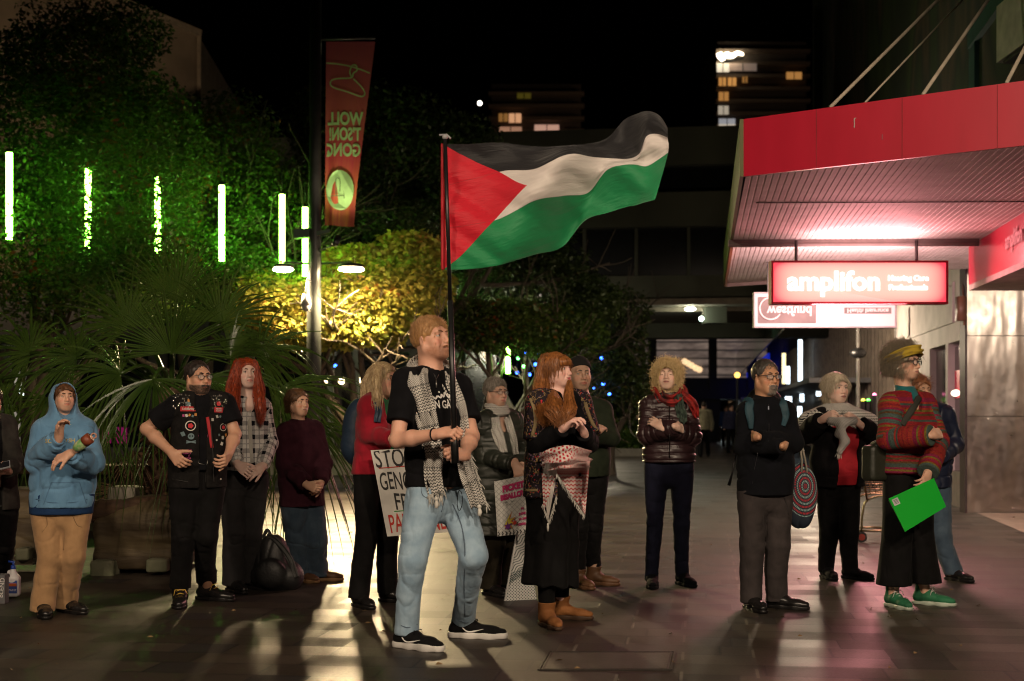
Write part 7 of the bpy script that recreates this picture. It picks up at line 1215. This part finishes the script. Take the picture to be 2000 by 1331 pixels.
def pleat(V, at): t = np.clip((1.0-V[:, 2])/.7, 0, 1); return .012*t*np.sin(at[:, 0]*38)
SKT = garment('skirt', SK, BLK2, J['root'], .008, .008, (8, 8, 3), 6, J['fw'], pleat)
for k in 'LR': garment('legging', [cone(J['k'+k], J['a'+k], .07, .048, k=.02, clip=[(J['f'+k]+UP*.145, -UP)])], BLK2, J['root'], .008, .004)
for k, sg_ in (('L', -1), ('R', 1)): shoe(J['f'+k], J['t'+k], dict(kind='boot', m=simple('tan_suede', (.30, .115, .030), .8, c2=(.20, .075, .02), bs=.2, bsc=90), sm=simple('brown_sole', (.06, .03, .015), .7), shaft=.17), J['root'], .98, sg_)
wr_ = [W(1062, 905, 8.62), W(1080, 897, 8.50), W(1105, 893, 8.48), W(1130, 893, 8.55), W(1150, 897, 8.72)]; sf = strip('waist_scarf', wr_, [.10, .13, .14, .13, .10], .02, KRED, J['root'], n=40, wr=.35)
def tri_cloth(name, A, B, C, mat, n=20, off=.014, seed=0):
    """a hanging cloth corner A-B on top, C below, laid over the skirt; UV in metres"""
    V, U = [], []; 
    for j in range(n+1):
        v = j/n; a = lerp(A, C, v); b = lerp(B, C, v)
        for i in range(n+1):
            p = lerp(a, b, i/n); q = surf([SKT, jk, sf], p[0], p[1], off+.006*math.sin(i*.8+seed)*(1-v*.5)+.004*math.sin(j*.7)); q = q if q is not None else W(p[0], p[1], 8.60)
            V.append(q); U.append((p[0]*.0032, p[1]*.0032))
    m = n+1; Fc = [(j*m+i, j*m+i+1, (j+1)*m+i+1, (j+1)*m+i) for j in range(n) for i in range(n)]; V = np.array(V)
    for it in range(3):
        Z = V.reshape(m, m, 3).copy(); Z[1:-1, 1:-1] = (Z[:-2, 1:-1]+Z[2:, 1:-1]+Z[1:-1, :-2]+Z[1:-1, 2:]+2*Z[1:-1, 1:-1])/6; V = Z.reshape(-1, 3)
    V2 = V+np.array([0, .007, 0]); N = m*m; return mk(name, np.concatenate([V, V2]), Fc+[tuple(i+N for i in f[::-1]) for f in Fc], mat, J['root'], True, uv=U+U)
tri_cloth('scarf_corner', np.array([1072, 905.]), np.array([1152, 900.]), np.array([1143, 1006.]), KREDL); tri_cloth('scarf_corner', np.array([1058, 900.]), np.array([1090, 915.]), np.array([1070, 1020.]), simple('white_cotton', (.58, .54, .51), .9, bs=.3, bsc=30), seed=2)
tri_cloth('scarf_corner', np.array([1058, 925.]), np.array([1086, 930.]), np.array([1062, 1000.]), KREDL, off=.018, seed=3)
a, b = W(1088, 925, 8.55), W(1143, 1008, 8.56); fringe('fringe', a, b, 60, .028, FR, J['root'], down=(-.5, -.1, -.8), r=.002, seed=7); fringe('fringe', W(1060, 985, 8.57), W(1072, 1018, 8.57), 26, .028, FR, J['root'], r=.002, seed=8); fringe('fringe', W(1086, 968, 8.56), W(1072, 1018, 8.57), 30, .028, FR, J['root'], r=.002, seed=9, down=(.5, 0, -.8))
m = MB(); t = W(1070, 1022, 8.56); m.tube([t, t-UP*.025, t-UP*.05], [.005, .008, .005], 6); m.build('tassel', FR, J['root'], True)
m = MB(); w_ = lerp(J['wR'], J['eR'], .1); d = nz(J['wR']-J['eR']); a_ = nz(np.cross(d, UP)); b_ = np.cross(d, a_); m.tube([w_+.040*(a_*math.cos(t)+b_*math.sin(t)) for t in np.linspace(0, 6.28, 17)], .006, 6); m.build('bracelet', RED, J['root'], True)
# -- beanie
DGR = cloth('dark_green_jersey', (.018, .024, .014), (.012, .017, .010))
J = person(dict(Y=10.75, yaw=8, head=(1132, 698, 763, 16, 2), hdy=-.02, sL=(1108, 802), sR=(1176, 802), eL=(1100, 862, -.10), wL=(1168, 842, -.30), eR=(1194, 856, -.10), wR=(1140, 850, -.30), hL=hands((1184, 826, -.16), (.2, .9, -.3), 1, curl=(25, 30, 20)), hR=hands((1120, 846, -.34), (.2, .9, 0), -1),
    hip=(1142, 930), kL=(1130, 1030), kR=(1158, 1030), fL=(1130, 1148, 30), fR=(1160, 1142, 62), skin=(.44, .27, .19), face=dict(brow=(.16, .12, .09), smile=-.2, noears=0, gaze=.4, beard=((.30, .20, .15), .35)), w=1.05,
    pants=dict(m=BLK2, r=(.086, .064, .052, .050), hem=.14), shoes=dict(kind='boot', m=BRN, shaft=.16), label='person in a dark green top and a striped beanie behind the red-haired one'))
top_garment(J, dict(name='jumper', m=DGR, hem=W(0, 925, 10.75)[2], sleeve='long', off=.028, aoff=.024, neckh=.3, wst=.98, belly=.2)); H = J['H']
bn = MT('striped_knit', .95); x, y, z = bn.xyz(bn.co('Object')); hz0 = H.w(0, 0, .045)[2]; bn.base(bn.ramp((z-hz0+.06)*8.3, [(0, (.45, .42, .36)), (.18, (.01, .01, .01)), (.30, (.45, .42, .36)), (.36, (.01, .01, .01))], True)); bn.bump(bn.noise(bn.co('Object'), 200, 2), .4, .005)
P = [ell(H.w(0, -.02, .035), np.array([.088, .107, .10])*H.s, H.ax, k=.02, clip=[(H.w(0, 0, .028), -H.u+H.f*.45)])]; V, Q = sdf_mesh(P, .005); mk('beanie', V, Q, bn.mat, J['root'], True)
# -- curly blond hair, dark puffer, scarf, crossed arms
PUF = simple('maroon_puffer_nylon', (.030, .014, .016), .38, c2=(.022, .010, .012), bs=.15, bsc=30)
J = person(dict(Y=10.65, yaw=-4, head=(1303, 704, 763, -10, 10), hs=.98, sL=(1269, 795), sR=(1341, 795), eL=(1262, 850, -.06), wL=(1321, 834, -.26), eR=(1352, 852, -.06), wR=(1290, 834, -.22), hL=hands((1334, 838, -.19), (.2, .9, -.3), 1, curl=(45, 55, 30)), hR=hands((1268, 818, -.13), (.0, .9, -.5), -1, curl=(15, 20, 15)),
    hip=(1307, 912), kL=(1279, 1020), kR=(1331, 1020), fL=(1273, 1146, -2), fR=(1333, 1143, 18), hipw=.095, skin=(.54, .36, .28), face=dict(brow=(.30, .2, .12), closed=1, noears=1, lip=(.32, .10, .09)), w=1.04,
    hair=dict(kind='curly', c=(.88, .68, .38), c2=(.52, .37, .16), n=1300, L=.075, seg=12, curl=1.5, cf=1.3, comb=(0, -.1, -.3), lift=.9, grav=.12, fl=-.01, vol=.016, front=.060, back=.04, jit=.7, r=.0019, side=1., cut=-.095),
    pants=dict(m=cloth('dark_denim', (.012, .013, .030), (.008, .009, .02)), r=(.086, .056, .048, .044), hem=.045, off=.008), shoes=dict(m=BLK), label='curly blond person with closed eyes and crossed arms in a dark puffer jacket'))
pj = top_garment(J, dict(name='puffer_jacket', m=PUF, hem=W(0, 900, 10.6)[2], sleeve='long', off=.032, aoff=.021, wst=.92, bust=.9, neckh=.5, nr=.052, disp=quilt(.052, .012), fold=.004, cuff=.94, ar=(.054, .05, .044, .038)))
seam(pj, [(1308, 790), (1308, 850), (1308, 895)], simple('zip_dark', (.01, .008, .008), .3), pj, .004, 'zip')
SCF = simple('red_black_scarf', (.42, .015, .012), .9, c2=(.02, .01, .01), ns=9, bs=.3, bsc=60); SC2 = simple('green_check_scarf', (.05, .08, .06), .9, c2=(.01, .02, .016), ns=30); cc = lerp(J['nk'], J['nb'], .55)
strip('scarf', [cc+J['lt']*-.085+UP*.03, cc+J['fw']*.10-J['lt']*.04-UP*.03, cc+J['fw']*.12+J['lt']*.04-UP*.045, cc+J['lt']*.11+J['fw']*.05+UP*.0, cc+J['lt']*.10-J['fw']*.03+UP*.05, cc-J['fw']*.10+UP*.04, cc+J['lt']*-.10+UP*.04], [.05, .085, .10, .09, .07, .07, .05], .035, SCF, J['root'], n=50, wr=.35)
strip('scarf', [cc+J['lt']*.07+J['fw']*.11, surf(pj, 1328, 795, .02), surf(pj, 1332, 812, .02), surf(pj, 1334, 826, .02)], [.06, .075, .07], .018, SC2, J['root'], wr=.4); strip('scarf', [cc+J['lt']*.09+J['fw']*.07+UP*.01, W(1350, 785, 10.5), W(1357, 800, 10.52), W(1360, 815, 10.55)], [.06, .07, .04], .02, SCF, J['root'], wr=.3)
m = MB(); m.sph(W(1320, 752, 10.6), .010, 8, 6); m.build('earring', simple('silver', (.5, .5, .5), .3, 1), J['root'], True)
# -- bald-ish grey person, black fleece, backpack straps
FLE = cloth('black_fleece', (.005, .0055, .008), (.0035, .004, .0055), .95, .5); GRT = cloth('grey_trouser', (.045, .037, .037), (.032, .027, .027), .85, .5)
J = person(dict(Y=9.5, yaw=14, head=(1496, 700, 770, 24, 0), sL=(1460, 808), sR=(1533, 806), eL=(1452, 872, -.06), wL=(1530, 872, -.30), eR=(1552, 866, -.02), wR=(1478, 854, -.25), hL=hands((1547, 876, -.10), (.2, .9, 0), 1, th=(4, 70), sc=.85), hR=hands((1462, 852, -.11), (.2, .9, 0), -1, curl=(15, 20, 15), sc=.85, th=(4, 70)),
    hip=(1494, 962), kL=(1469, 1065), kR=(1519, 1065), fL=(1468, 1191, 14), fR=(1519, 1188, 55), hipw=.095, skin=(.42, .22, .13), face=dict(brow=(.06, .045, .035), smile=1, beard=((.34, .28, .24), .6), goatee=1, beardhair=dict(c=(.34, .30, .27), L=.009, n=500), stache=dict(c=(.20, .17, .15), n=130), lip=(.25, .08, .06), face_w=.97), w=1.08, neck=1.05,
    hair=dict(kind='cap', c=(.10, .085, .075), c2=(.04, .035, .03), n=900, L=.018, vol=.004, comb=(0, -.5, .3), lift=.12, front=.092, zm=([-.12, -.05, .0, .035, .06, .09], [-.06, -.055, -.02, .05, .078, .10])), glasses=dict(mat=GREY, rx=.023, rz=.014, sq=3.4, r=.0024),
    pants=dict(m=GRT, r=(.088, .072, .064, .062), hem=.045, fold=.010), shoes=dict(m=LEA), ss=1.05, label='smiling grey-bearded person in glasses and a black zip fleece with crossed arms and grey trousers'))
fl = top_garment(J, dict(name='fleece', m=FLE, hem=W(0, 962, 9.45)[2], sleeve='long', off=.026, aoff=.019, wst=.96, neckh=.62, nr=.05, belly=.3, fold=.009, neckr=1.05, cuff=.96)); 
m = MB(); q = surf(fl, 1501, 797, .003); m.obox(q, (.004, 0, 0), (0, .003, 0), (0, 0, .012)); m.build('zip_pull', simple('zip_metal', (.5, .55, .7), .3, 1), fl)
ZP = simple('zip_line', (.03, .03, .035), .4); seam(fl, [(1501, 790), (1502, 830), (1501, 862)], ZP, fl, .0025, 'zip'); seam(fl, [(1480, 885), (1474, 915), (1470, 945)], ZP, fl, .002, 'pocket_seam'); gs = simple('grey_seam', (.02, .017, .017), .9); seam(J['pants'], [(1492, 970), (1492, 1000), (1490, 1030)], gs, J['pants'], .0025, 'fly_seam'); seam(J['pants'], [(1530, 968), (1536, 985), (1540, 1005)], gs, J['pants'], .003, 'pocket_seam')
bk = thing('backpack', W(1496, 900, 9.75), 'teal-strapped backpack on the back of the person in the black fleece', 'backpack'); c = W(1492, 830, 9.72); garment('bag', [ell(c, (.17, .12, .27), (J['lt'], J['fw'], UP), k=.03), ell(c-UP*.1, (.18, .13, .16), (J['lt'], J['fw'], UP), k=.03)], simple('nylon', (.012, .012, .013), .5), bk, .009, .006)
TEAL = simple('teal_webbing', (.010, .045, .065), .7, bs=.3, bsc=90)
for pts in ([(1464, 785), (1463, 800), (1466, 820), (1467, 838)], [(1527, 786), (1532, 800), (1534, 815), (1530, 832)]): P = [surf(fl, px, py, .010) for px, py in pts]; strip('strap', [P[0]+J['fw']*-.10+UP*.01]+P, [.05, .06, .055, .03], .014, TEAL, bk, m=6, wr=.1)
m = MB(); m.tube([W(1438, 885, 9.6), W(1434, 905, 9.58), W(1430, 925, 9.58), W(1424, 948, 9.6)], [.006, .006, .006, .012], 6); m.build('strap_end', BLP, bk, True)
# -- dotted tote bag
tb = thing('tote_bag', W(1565, 1015, 9.85), 'dark tote bag with circles of red and white dots hanging beside the fleece person', 'bag')
dm = MT('dotted_cloth', .8); x, y, z = dm.xyz(dm.co('Object')); xx = x+.01; zz = z-.24; r_ = (xx*xx*2.2+zz*zz).m('SQRT'); ring = (r_/.022).fl(); an = zz.m('ARCTAN2', xx*1.48); dot = ((r_/.022).fr()-.5).ab().lt(.3)*((an*(ring*1.0+.5)*1.5).fr()-.5).ab().lt(.3)
wv_ = dm.white(dm.vec(ring, 0., 0.)); cd = dm.mix((ring/2).fr().gt(.4), (.42, .02, .03), (.25, .38, .38)); dm.base(dm.mix(dot*(r_.lt(.21)), (.012, .02, .035), cd))
P = [ell(W(1566, 975, 9.72)+UP*.04, (.105, .055, .21), k=.03), ell(W(1562, 1005, 9.72), (.08, .05, .10), k=.05)]; garment('bag', P, dm.mat, tb, .008, .012, (10, 10, 7)); m = MB()
for dx in (-7, 6): m.tube([W(1572+dx, 935, 9.70), W(1570+dx*.5, 900, 9.68), W(1565+dx*.3, 872, 9.64)], .007, 6)
m.build('handle', simple('cream_webbing', (.35, .32, .26), .8), tb, True)
# -- white hair, keffiyeh shawl, red top, black cardigan
KSH = keffiyeh('shawl_keffiyeh', kind=4, sc=.8); KNOT = keffiyeh('knotted_keffiyeh', (.05, .05, .06), (.58, .56, .53), kind=3, sc=1.1)
J = person(dict(Y=11.25, yaw=12, head=(1634, 727, 786, 22, -2), sL=(1603, 820), sR=(1670, 820), eL=(1574, 846, -.04), wL=(1606, 820, -.26), eR=(1706, 852, -.04), wR=(1678, 828, -.26), hL=hands((1624, 812, -.30), (.3, .6, -.5), 1, curl=(40, 50, 30)), hR=hands((1660, 813, -.30), (-.4, .6, -.4), -1, curl=(40, 50, 30)),
    hip=(1637, 945), kL=(1620, 1040), kR=(1658, 1040), fL=(1614, 1130, 8), fR=(1662, 1131, 40), hipw=.09, skin=(.54, .36, .29), face=dict(brow=(.35, .3, .25), lid=0, smile=-.3, noears=1, jaw=1.1, lip=(.33, .13, .11)), w=1.12, belly=.5,
    hair=dict(kind='short', c=(.60, .52, .40), c2=(.30, .25, .17), n=1300, L=.11, vol=.008, comb=(0, -.45, -.95), lift=.03, grav=.15, front=.066, jit=.10, side=.9, back=.05), pants=dict(m=BLK2, r=(.082, .066, .056, .050), hem=.05), shoes=dict(m=BLK), ss=1.0,
    label='white-haired person in a red top and black cardigan knotting a patterned shawl'))
top_garment(J, dict(name='top', m=simple('red_jersey', (.42, .008, .02), .85, bs=.3, bsc=15), hem=W(0, 942, 11.2)[2], sleeve='no', off=.022, bust=1.3, belly=.5, wst=.98, vneck=.07, w=1.06, nr=.075))
cg = top_garment(J, dict(name='cardigan', m=cloth('black_cardigan', (.006, .0055, .0065)), hem=W(0, 948, 11.2)[2], sleeve='long', off=.040, aoff=.030, open=.085, ox=.01, wst=1.04, bust=1.2, belly=.4, hemr=1.12, ar=(.056, .054, .05, .04), vneck=.2, vw=.12, nr=.09, cuff=.93))
S = J['S']; P = [cone(J['nb']+UP*.015, lerp(J['sL'], J['eL'], .55)+UP*.01, .105, .125, k=.04), cone(J['nb']+UP*.015, lerp(J['sR'], J['eR'], .55)+UP*.01, .105, .125, k=.04), ell(S-J['fw']*.05-UP*.03, (.21, .15, .13), (J['lt'], J['fw'], UP), k=.06), ell(S+J['fw']*.15-UP*.10, (.055, .12, .18), (J['lt'], J['fw'], UP), k=.02, sub=True), cone(J['nb'], J['nk']+UP*.03, .072, .072, k=.02, sub=True),
  cone(J['wL'], J['eL'], .062, .068, k=.02, sub=True), cone(J['wR'], J['eR'], .062, .068, k=.02, sub=True)]
for p in P[:3]: p['clip'].append((np.array([0, 0, W(0, 848, 11.1)[2]]), -UP))
garment('shawl', P, KSH, J['root'], .007, .008, (9, 9, 16)); cK = W(1645, 826, 10.90); m_ = [ell(cK, (.05, .035, .045), k=.03), cone(cK-UP*.02, W(1638, 848, 10.94), .035, .03, k=.02), cone(W(1643, 840, 10.9), W(1650, 862, 10.92), .03, .035, k=.02), cone(W(1650, 862, 10.92), W(1640, 882, 10.92), .035, .024, k=.02), cone(cK, W(1622, 822, 10.94), .035, .03, k=.02), cone(cK, W(1668, 822, 10.94), .035, .03, k=.02)]
V, Q = sdf_mesh(m_, .005); V = folds(V, vnormals(V, Q), .012, 9, (18, 18, 30)); mk('knot', V, Q, KNOT, J['root'], True, uv=np.stack([V[:, 0]+V[:, 2]*.5, V[:, 2]], 1)); fringe('fringe', W(1636, 884, 10.92), W(1643, 884, 10.92), 14, .055, FR, J['root'], r=.003)
# -- green headband, striped cardigan, wide black trousers, green sneakers
ST = MT('striped_wool', .95, 0, .15); a, u, bi = ST.xyz(ST.co('cu')); x, y, z = ST.xyz(ST.co('Object')); tor = bi.lt(6.5); hh = tor*z+(tor*-1+1)*u; hh = hh+ST.noise(ST.co('Object'), 5, 2)*.02+x*tor*.03; band = (hh/.0135).fl(); rv = ST.white(ST.vec(band, 3.3, 0.))
cst = ST.ramp(rv, [(0, (.24, .012, .018)), (.22, (.05, .08, .07)), (.32, (.30, .03, .02)), (.46, (.17, .12, .02)), (.58, (.22, .012, .05)), (.70, (.09, .05, .02)), (.80, (.26, .015, .02)), (.92, (.06, .10, .09))], True)
ST.base(ST.mix((ST.noise(ST.co('Object'), 120, 3)-.35)*2, cst, (.03, .015, .012))); ST.bump(ST.noise(ST.co('Object'), 160, 2), .6, .008)
TQ = cloth('teal_knit', (.010, .12, .13), (.008, .09, .10)); MUS = simple('mustard_band', (.36, .25, .015), .85, bs=.5, bsc=20)
J = person(dict(Y=9.65, yaw=30, head=(1766, 672, 741, 46, 0), sL=(1741, 792), sR=(1806, 792), eL=(1735, 858, -.16), wL=(1822, 850, -.36), eR=(1832, 862, -.04), wR=(1812, 925, -.26), hL=hands((1838, 846, -.30), (.3, .9, -.2), 1, curl=(30, 40, 25)), hR=hands((1800, 958, -.36), (-.5, .4, -.2), 1, curl=(45, 35, 20), th=(40, 20), sc=1.0),
    hip=(1775, 935), kL=(1752, 1045), kR=(1795, 1045), fL=(1745, 1186, 18), fR=(1806, 1181, 55), hipw=.10, skin=(.46, .27, .19), face=dict(brow=(.10, .07, .05), smile=.1, gaze=.2, lip=(.34, .12, .10)), neck=.92,
    hair=dict(kind='short', c=(.34, .28, .20), c2=(.10, .08, .055), n=1500, L=.075, seg=8, curl=.6, cf=.9, vol=.020, comb=(0, -.6, -.1), lift=.45, grav=.06, front=.070, jit=.4, side=.85, back=.03), glasses=dict(mat=GREY, rx=.023, rz=.019, sq=2.3, r=.003),
    shoes=dict(kind='high', m=simple('green_canvas', (.012, .13, .055), .75), sm=simple('white_rubber', (.42, .48, .40), .5), lace=WHR), label='person with a mustard headband, glasses, striped cardigan and green sneakers, holding the green folder'))
PT = [cone(J['P']+UP*.12, J['P'], .125, .145, n=J['fw'], s=.75, k=.04)]
for k in 'LR': kn, an = J['k'+k], J['a'+k]; bt = np.array([an[0], an[1], .15]); PT += [cone(J['h'+k], kn, .098, .098, k=.015), cone(kn, bt-UP*.04, .098, .122, k=.012, clip=[(bt, -UP)])]
garment('trousers', PT, BLK2, J['root'], .008, .009, (7, 7, 3), 3, J['fw'])
top_garment(J, dict(name='cardigan', m=ST.mat, hem=W(0, 922, 9.6)[2], sleeve='long', off=.032, aoff=.026, wst=.98, hemr=1.18, nr=.072, vneck=.075, vw=.05, fold=.008, bust=.7, cuff=.97, ar=(.052, .048, .046, .046))); cg = J['top']
garment('neck_warmer', [cone(lerp(J['nb'], J['nk'], .1), lerp(J['nb'], J['nk'], .55)+J['fw']*.008, .068, .061, k=.02, clip=[(lerp(J['nb'], J['nk'], .55), UP+J['fw']*.2)]), cone(J['nb']-UP*.05, J['nb']+UP*.02, .07, .075, k=.03)], TQ, J['root'], .006, .005, (10, 10, 40))
H = J['H']; P = []
for i in range(27):
    a = 2*math.pi*i/26; P.append(H.w(.106*math.sin(a), -.012+.126*math.cos(a), .058+.026*math.cos(a)-.022*(1-math.cos(a))))
NB = [nz(q-H.w(0, -.014, .05)) for q in spline(P, 50)]; strip('headband', P, .062*H.s, .010, MUS, J['root'], nrm=np.array(NB), n=50, m=8, wr=.4)
m = MB(); m.sph(H.w(-.080, -.004, -.046), .007, 8, 6); m.build('earring', simple('pearl', (.7, .7, .66), .2), J['root'], True); sb = thing('shoulder_bag', W(1712, 945, 9.55), 'dark green shoulder bag at the hip of the person in the striped cardigan', 'bag')
P = [surf(cg, px, py, .008) for px, py in ((1796, 775), (1785, 795), (1772, 815), (1762, 830))]; strip('strap', P, .045, .008, simple('olive_webbing', (.02, .02, .014), .8), sb, m=5, wr=.05); c = W(1708, 905, 9.58)
garment('bag', [obx(c, (.075, .06, .12), (J['lt'], J['fw'], UP), .03, k=.02), cone(c+UP*.12, W(1722, 862, 9.5), .03, .018, k=.02)], simple('olive_leather', (.02, .022, .014), .5, bs=.3, bsc=40), sb, .008, .006)
fd = thing('folder', W(1768, 1040, 9.2), 'bright green plastic folder held in one hand', 'folder'); A, B, C_, D = W(1736, 974, 9.22), W(1824, 934, 9.30), W(1848, 990, 9.27), W(1768, 1039, 9.18); nn = nz(np.cross(C_-D, A-D))
fm2 = MT('green_plastic', .25, 0, .5); fm2.base((.006, .46, .03)); fm2.translucent((.01, .5, .04), .35); m = MB(); m.prism([D, C_, B, A], -nn*.008); m.build('cover', fm2.mat, fd); m = MB(); m.prism([lerp(D, C_, .03)-nn*.012, lerp(D, C_, .98)-nn*.012, lerp(B, C_, .05)-nn*.012+UP*.006, lerp(A, D, .04)-nn*.012], -nn*.008); m.build('back_cover', simple('dark_green_plastic', (.004, .16, .015), .3), fd)
c = lerp(A, D, .16)+nz(B-A)*.035; ex, ey = nz(B-A), nz(A-D); m = MB(); m.prism([c-ex*.022-ey*.022+nn*.002, c+ex*.022-ey*.022+nn*.002, c+ex*.022+ey*.022+nn*.002, c-ex*.022+ey*.022+nn*.002], -nn*.001); m.build('label', simple('label_grey', (.45, .47, .48), .7), fd)
m = MB(); [m.obox(c+nn*.003+ey*(.012-.008*i), ex*.014, ey*.0015, nn*.0005) for i in range(4)]; m.build('label_print', INK, fd)
# -- person in a navy jacket and jeans mostly hidden behind the striped cardigan
J = person(dict(Y=11.35, yaw=15, head=(1796, 735, 790, 20, 0), sL=(1782, 808), sR=(1845, 812), eL=(1775, 860), wL=(1790, 905, -.1), eR=(1866, 868, .02), wR=(1838, 892, -.22), hip=(1815, 950), kL=(1800, 1040), kR=(1838, 1045), fL=(1780, 1134, 15), fR=(1862, 1134, 25), skin=(.5, .3, .2), 
    hair=dict(kind='short', c=(.36, .14, .06), n=600, L=.08, vol=.02, back=.04), pants=dict(m=DEN, r=(.088, .07, .062, .062)), shoes=dict(m=LEA), label='person in a navy jacket and blue jeans mostly hidden behind the striped cardigan') | dict(eL=(1775, 860, 0), wL=(1790, 905, -.1)))
top_garment(J, dict(name='jacket', m=simple('navy_nylon', (.012, .018, .045), .5, bs=.3, bsc=18), hem=W(0, 950, 11.3)[2], sleeve='long', off=.034, aoff=.030, wst=.98, fold=.012))
# -- distant walkers
for px, yf, hh, ctop, lab, yw in ((1375, 893, 1.74, (.28, .25, .16), 'distant person in a pale jacket walking up the street', 170), (1428, 885, 1.68, (.03, .03, .06), 'distant person in dark clothes near the blue shopfront', 20), (1418, 872, 1.7, (.02, .05, .16), 'distant person in a blue top behind the dark-clothed one', 10)):
    q = G(px, yf); Y = q[1]; s_ = F/Y; up = lambda dx, z: (px+dx*s_, HY+(CZ-z)*s_)
    t = up(0, hh); c_ = up(0, hh-.235)
    J = person(dict(Y=Y, yaw=yw, head=(px, t[1], c_[1], yw, 0), sL=(*up(-.18, hh*.81), 0), sR=(*up(.18, hh*.81), 0), eL=(*up(-.24, hh*.62), .03), wL=(*up(-.24, hh*.48), -.04), eR=(*up(.24, hh*.62), 0), wR=(*up(.23, hh*.48), -.05), hip=up(0, hh*.53), kL=(*up(-.10, hh*.28), -.04), kR=(*up(.1, hh*.28), .04), fL=(px-.11*s_, yf+.5, yw), fR=(px+.13*s_, yf-.5, yw),
        hair=dict(kind='short', c=(.06, .04, .03), n=150, L=.04), pants=dict(m=BLK2), shoes=dict(m=LEA), label=lab)); top_garment(J, dict(name='jacket', m=cloth('walker_jacket', ctop), hem=hh*.5, sleeve='long', off=.03))
# -- jug and box by the left edge
jg = thing('plastic_jug', G(26, 1170), 'white plastic jug with a blue pump cap and printed label on the paving', 'jug'); b = G(26, 1169); P = [obx(b+UP*.085, (.047, .035, .075), rd=.025, k=.03), cone(b+UP*.15, b+UP*.20, .03, .02, k=.04), cone(b+np.array([-.03, 0, .19]), b+np.array([-.045, 0, .13]), .012, .012, k=.01), ell(b+np.array([-.026, -.0, .155]), (.013, .05, .02), k=.006, sub=True)]
V, Q = sdf_mesh(P, .004); mk('jug_body', V, Q, simple('white_plastic', (.6, .58, .6), .4), jg, True); m = MB(); m.tube([b+UP*.20, b+UP*.235], .018, 12); m.tube([b+UP*.235, b+UP*.26], .008, 8); m.tube([b+UP*.257+np.array([.01, 0, 0]), b+UP*.262-np.array([.035, 0, 0])], .008, 8); m.build('pump_cap', simple('blue_plastic', (.01, .05, .35), .4), jg, True)
m = MB(); m.obox(b+np.array([.008, -.0365, .085]), (.03, 0, 0), (0, .0015, 0), (0, 0, .045)); lb = m.build('label', simple('blue_label', (.03, .07, .3), .6), jg); m = MB(); m.obox(b+np.array([.008, -.039, .10]), (.028, 0, 0), (0, .001, 0), (0, 0, .010)); m.build('label_band', simple('orange_label', (.6, .12, .02), .6), lb); text_on('lettering', 'PAINT', .02, b+np.array([.008, -.0385, .062]), (1, 0, 0), UP, WHP, lb)
bx = thing('cardboard_sign', G(2, 1182), 'grey printed box standing at the lower left edge', 'box'); b = G(-8, 1178); m = MB(); m.obox(b+UP*.1, (.075, 0, 0), (0, .04, 0), (.0, 0, .10)); m.build('box_body', simple('grey_card', (.13, .13, .14), .7), bx); text_on('lettering', 'BLEND', .045, b+np.array([.055, -.0405, .11]), (0.12, 0, 1), (-1, 0, .12), WHP, bx)
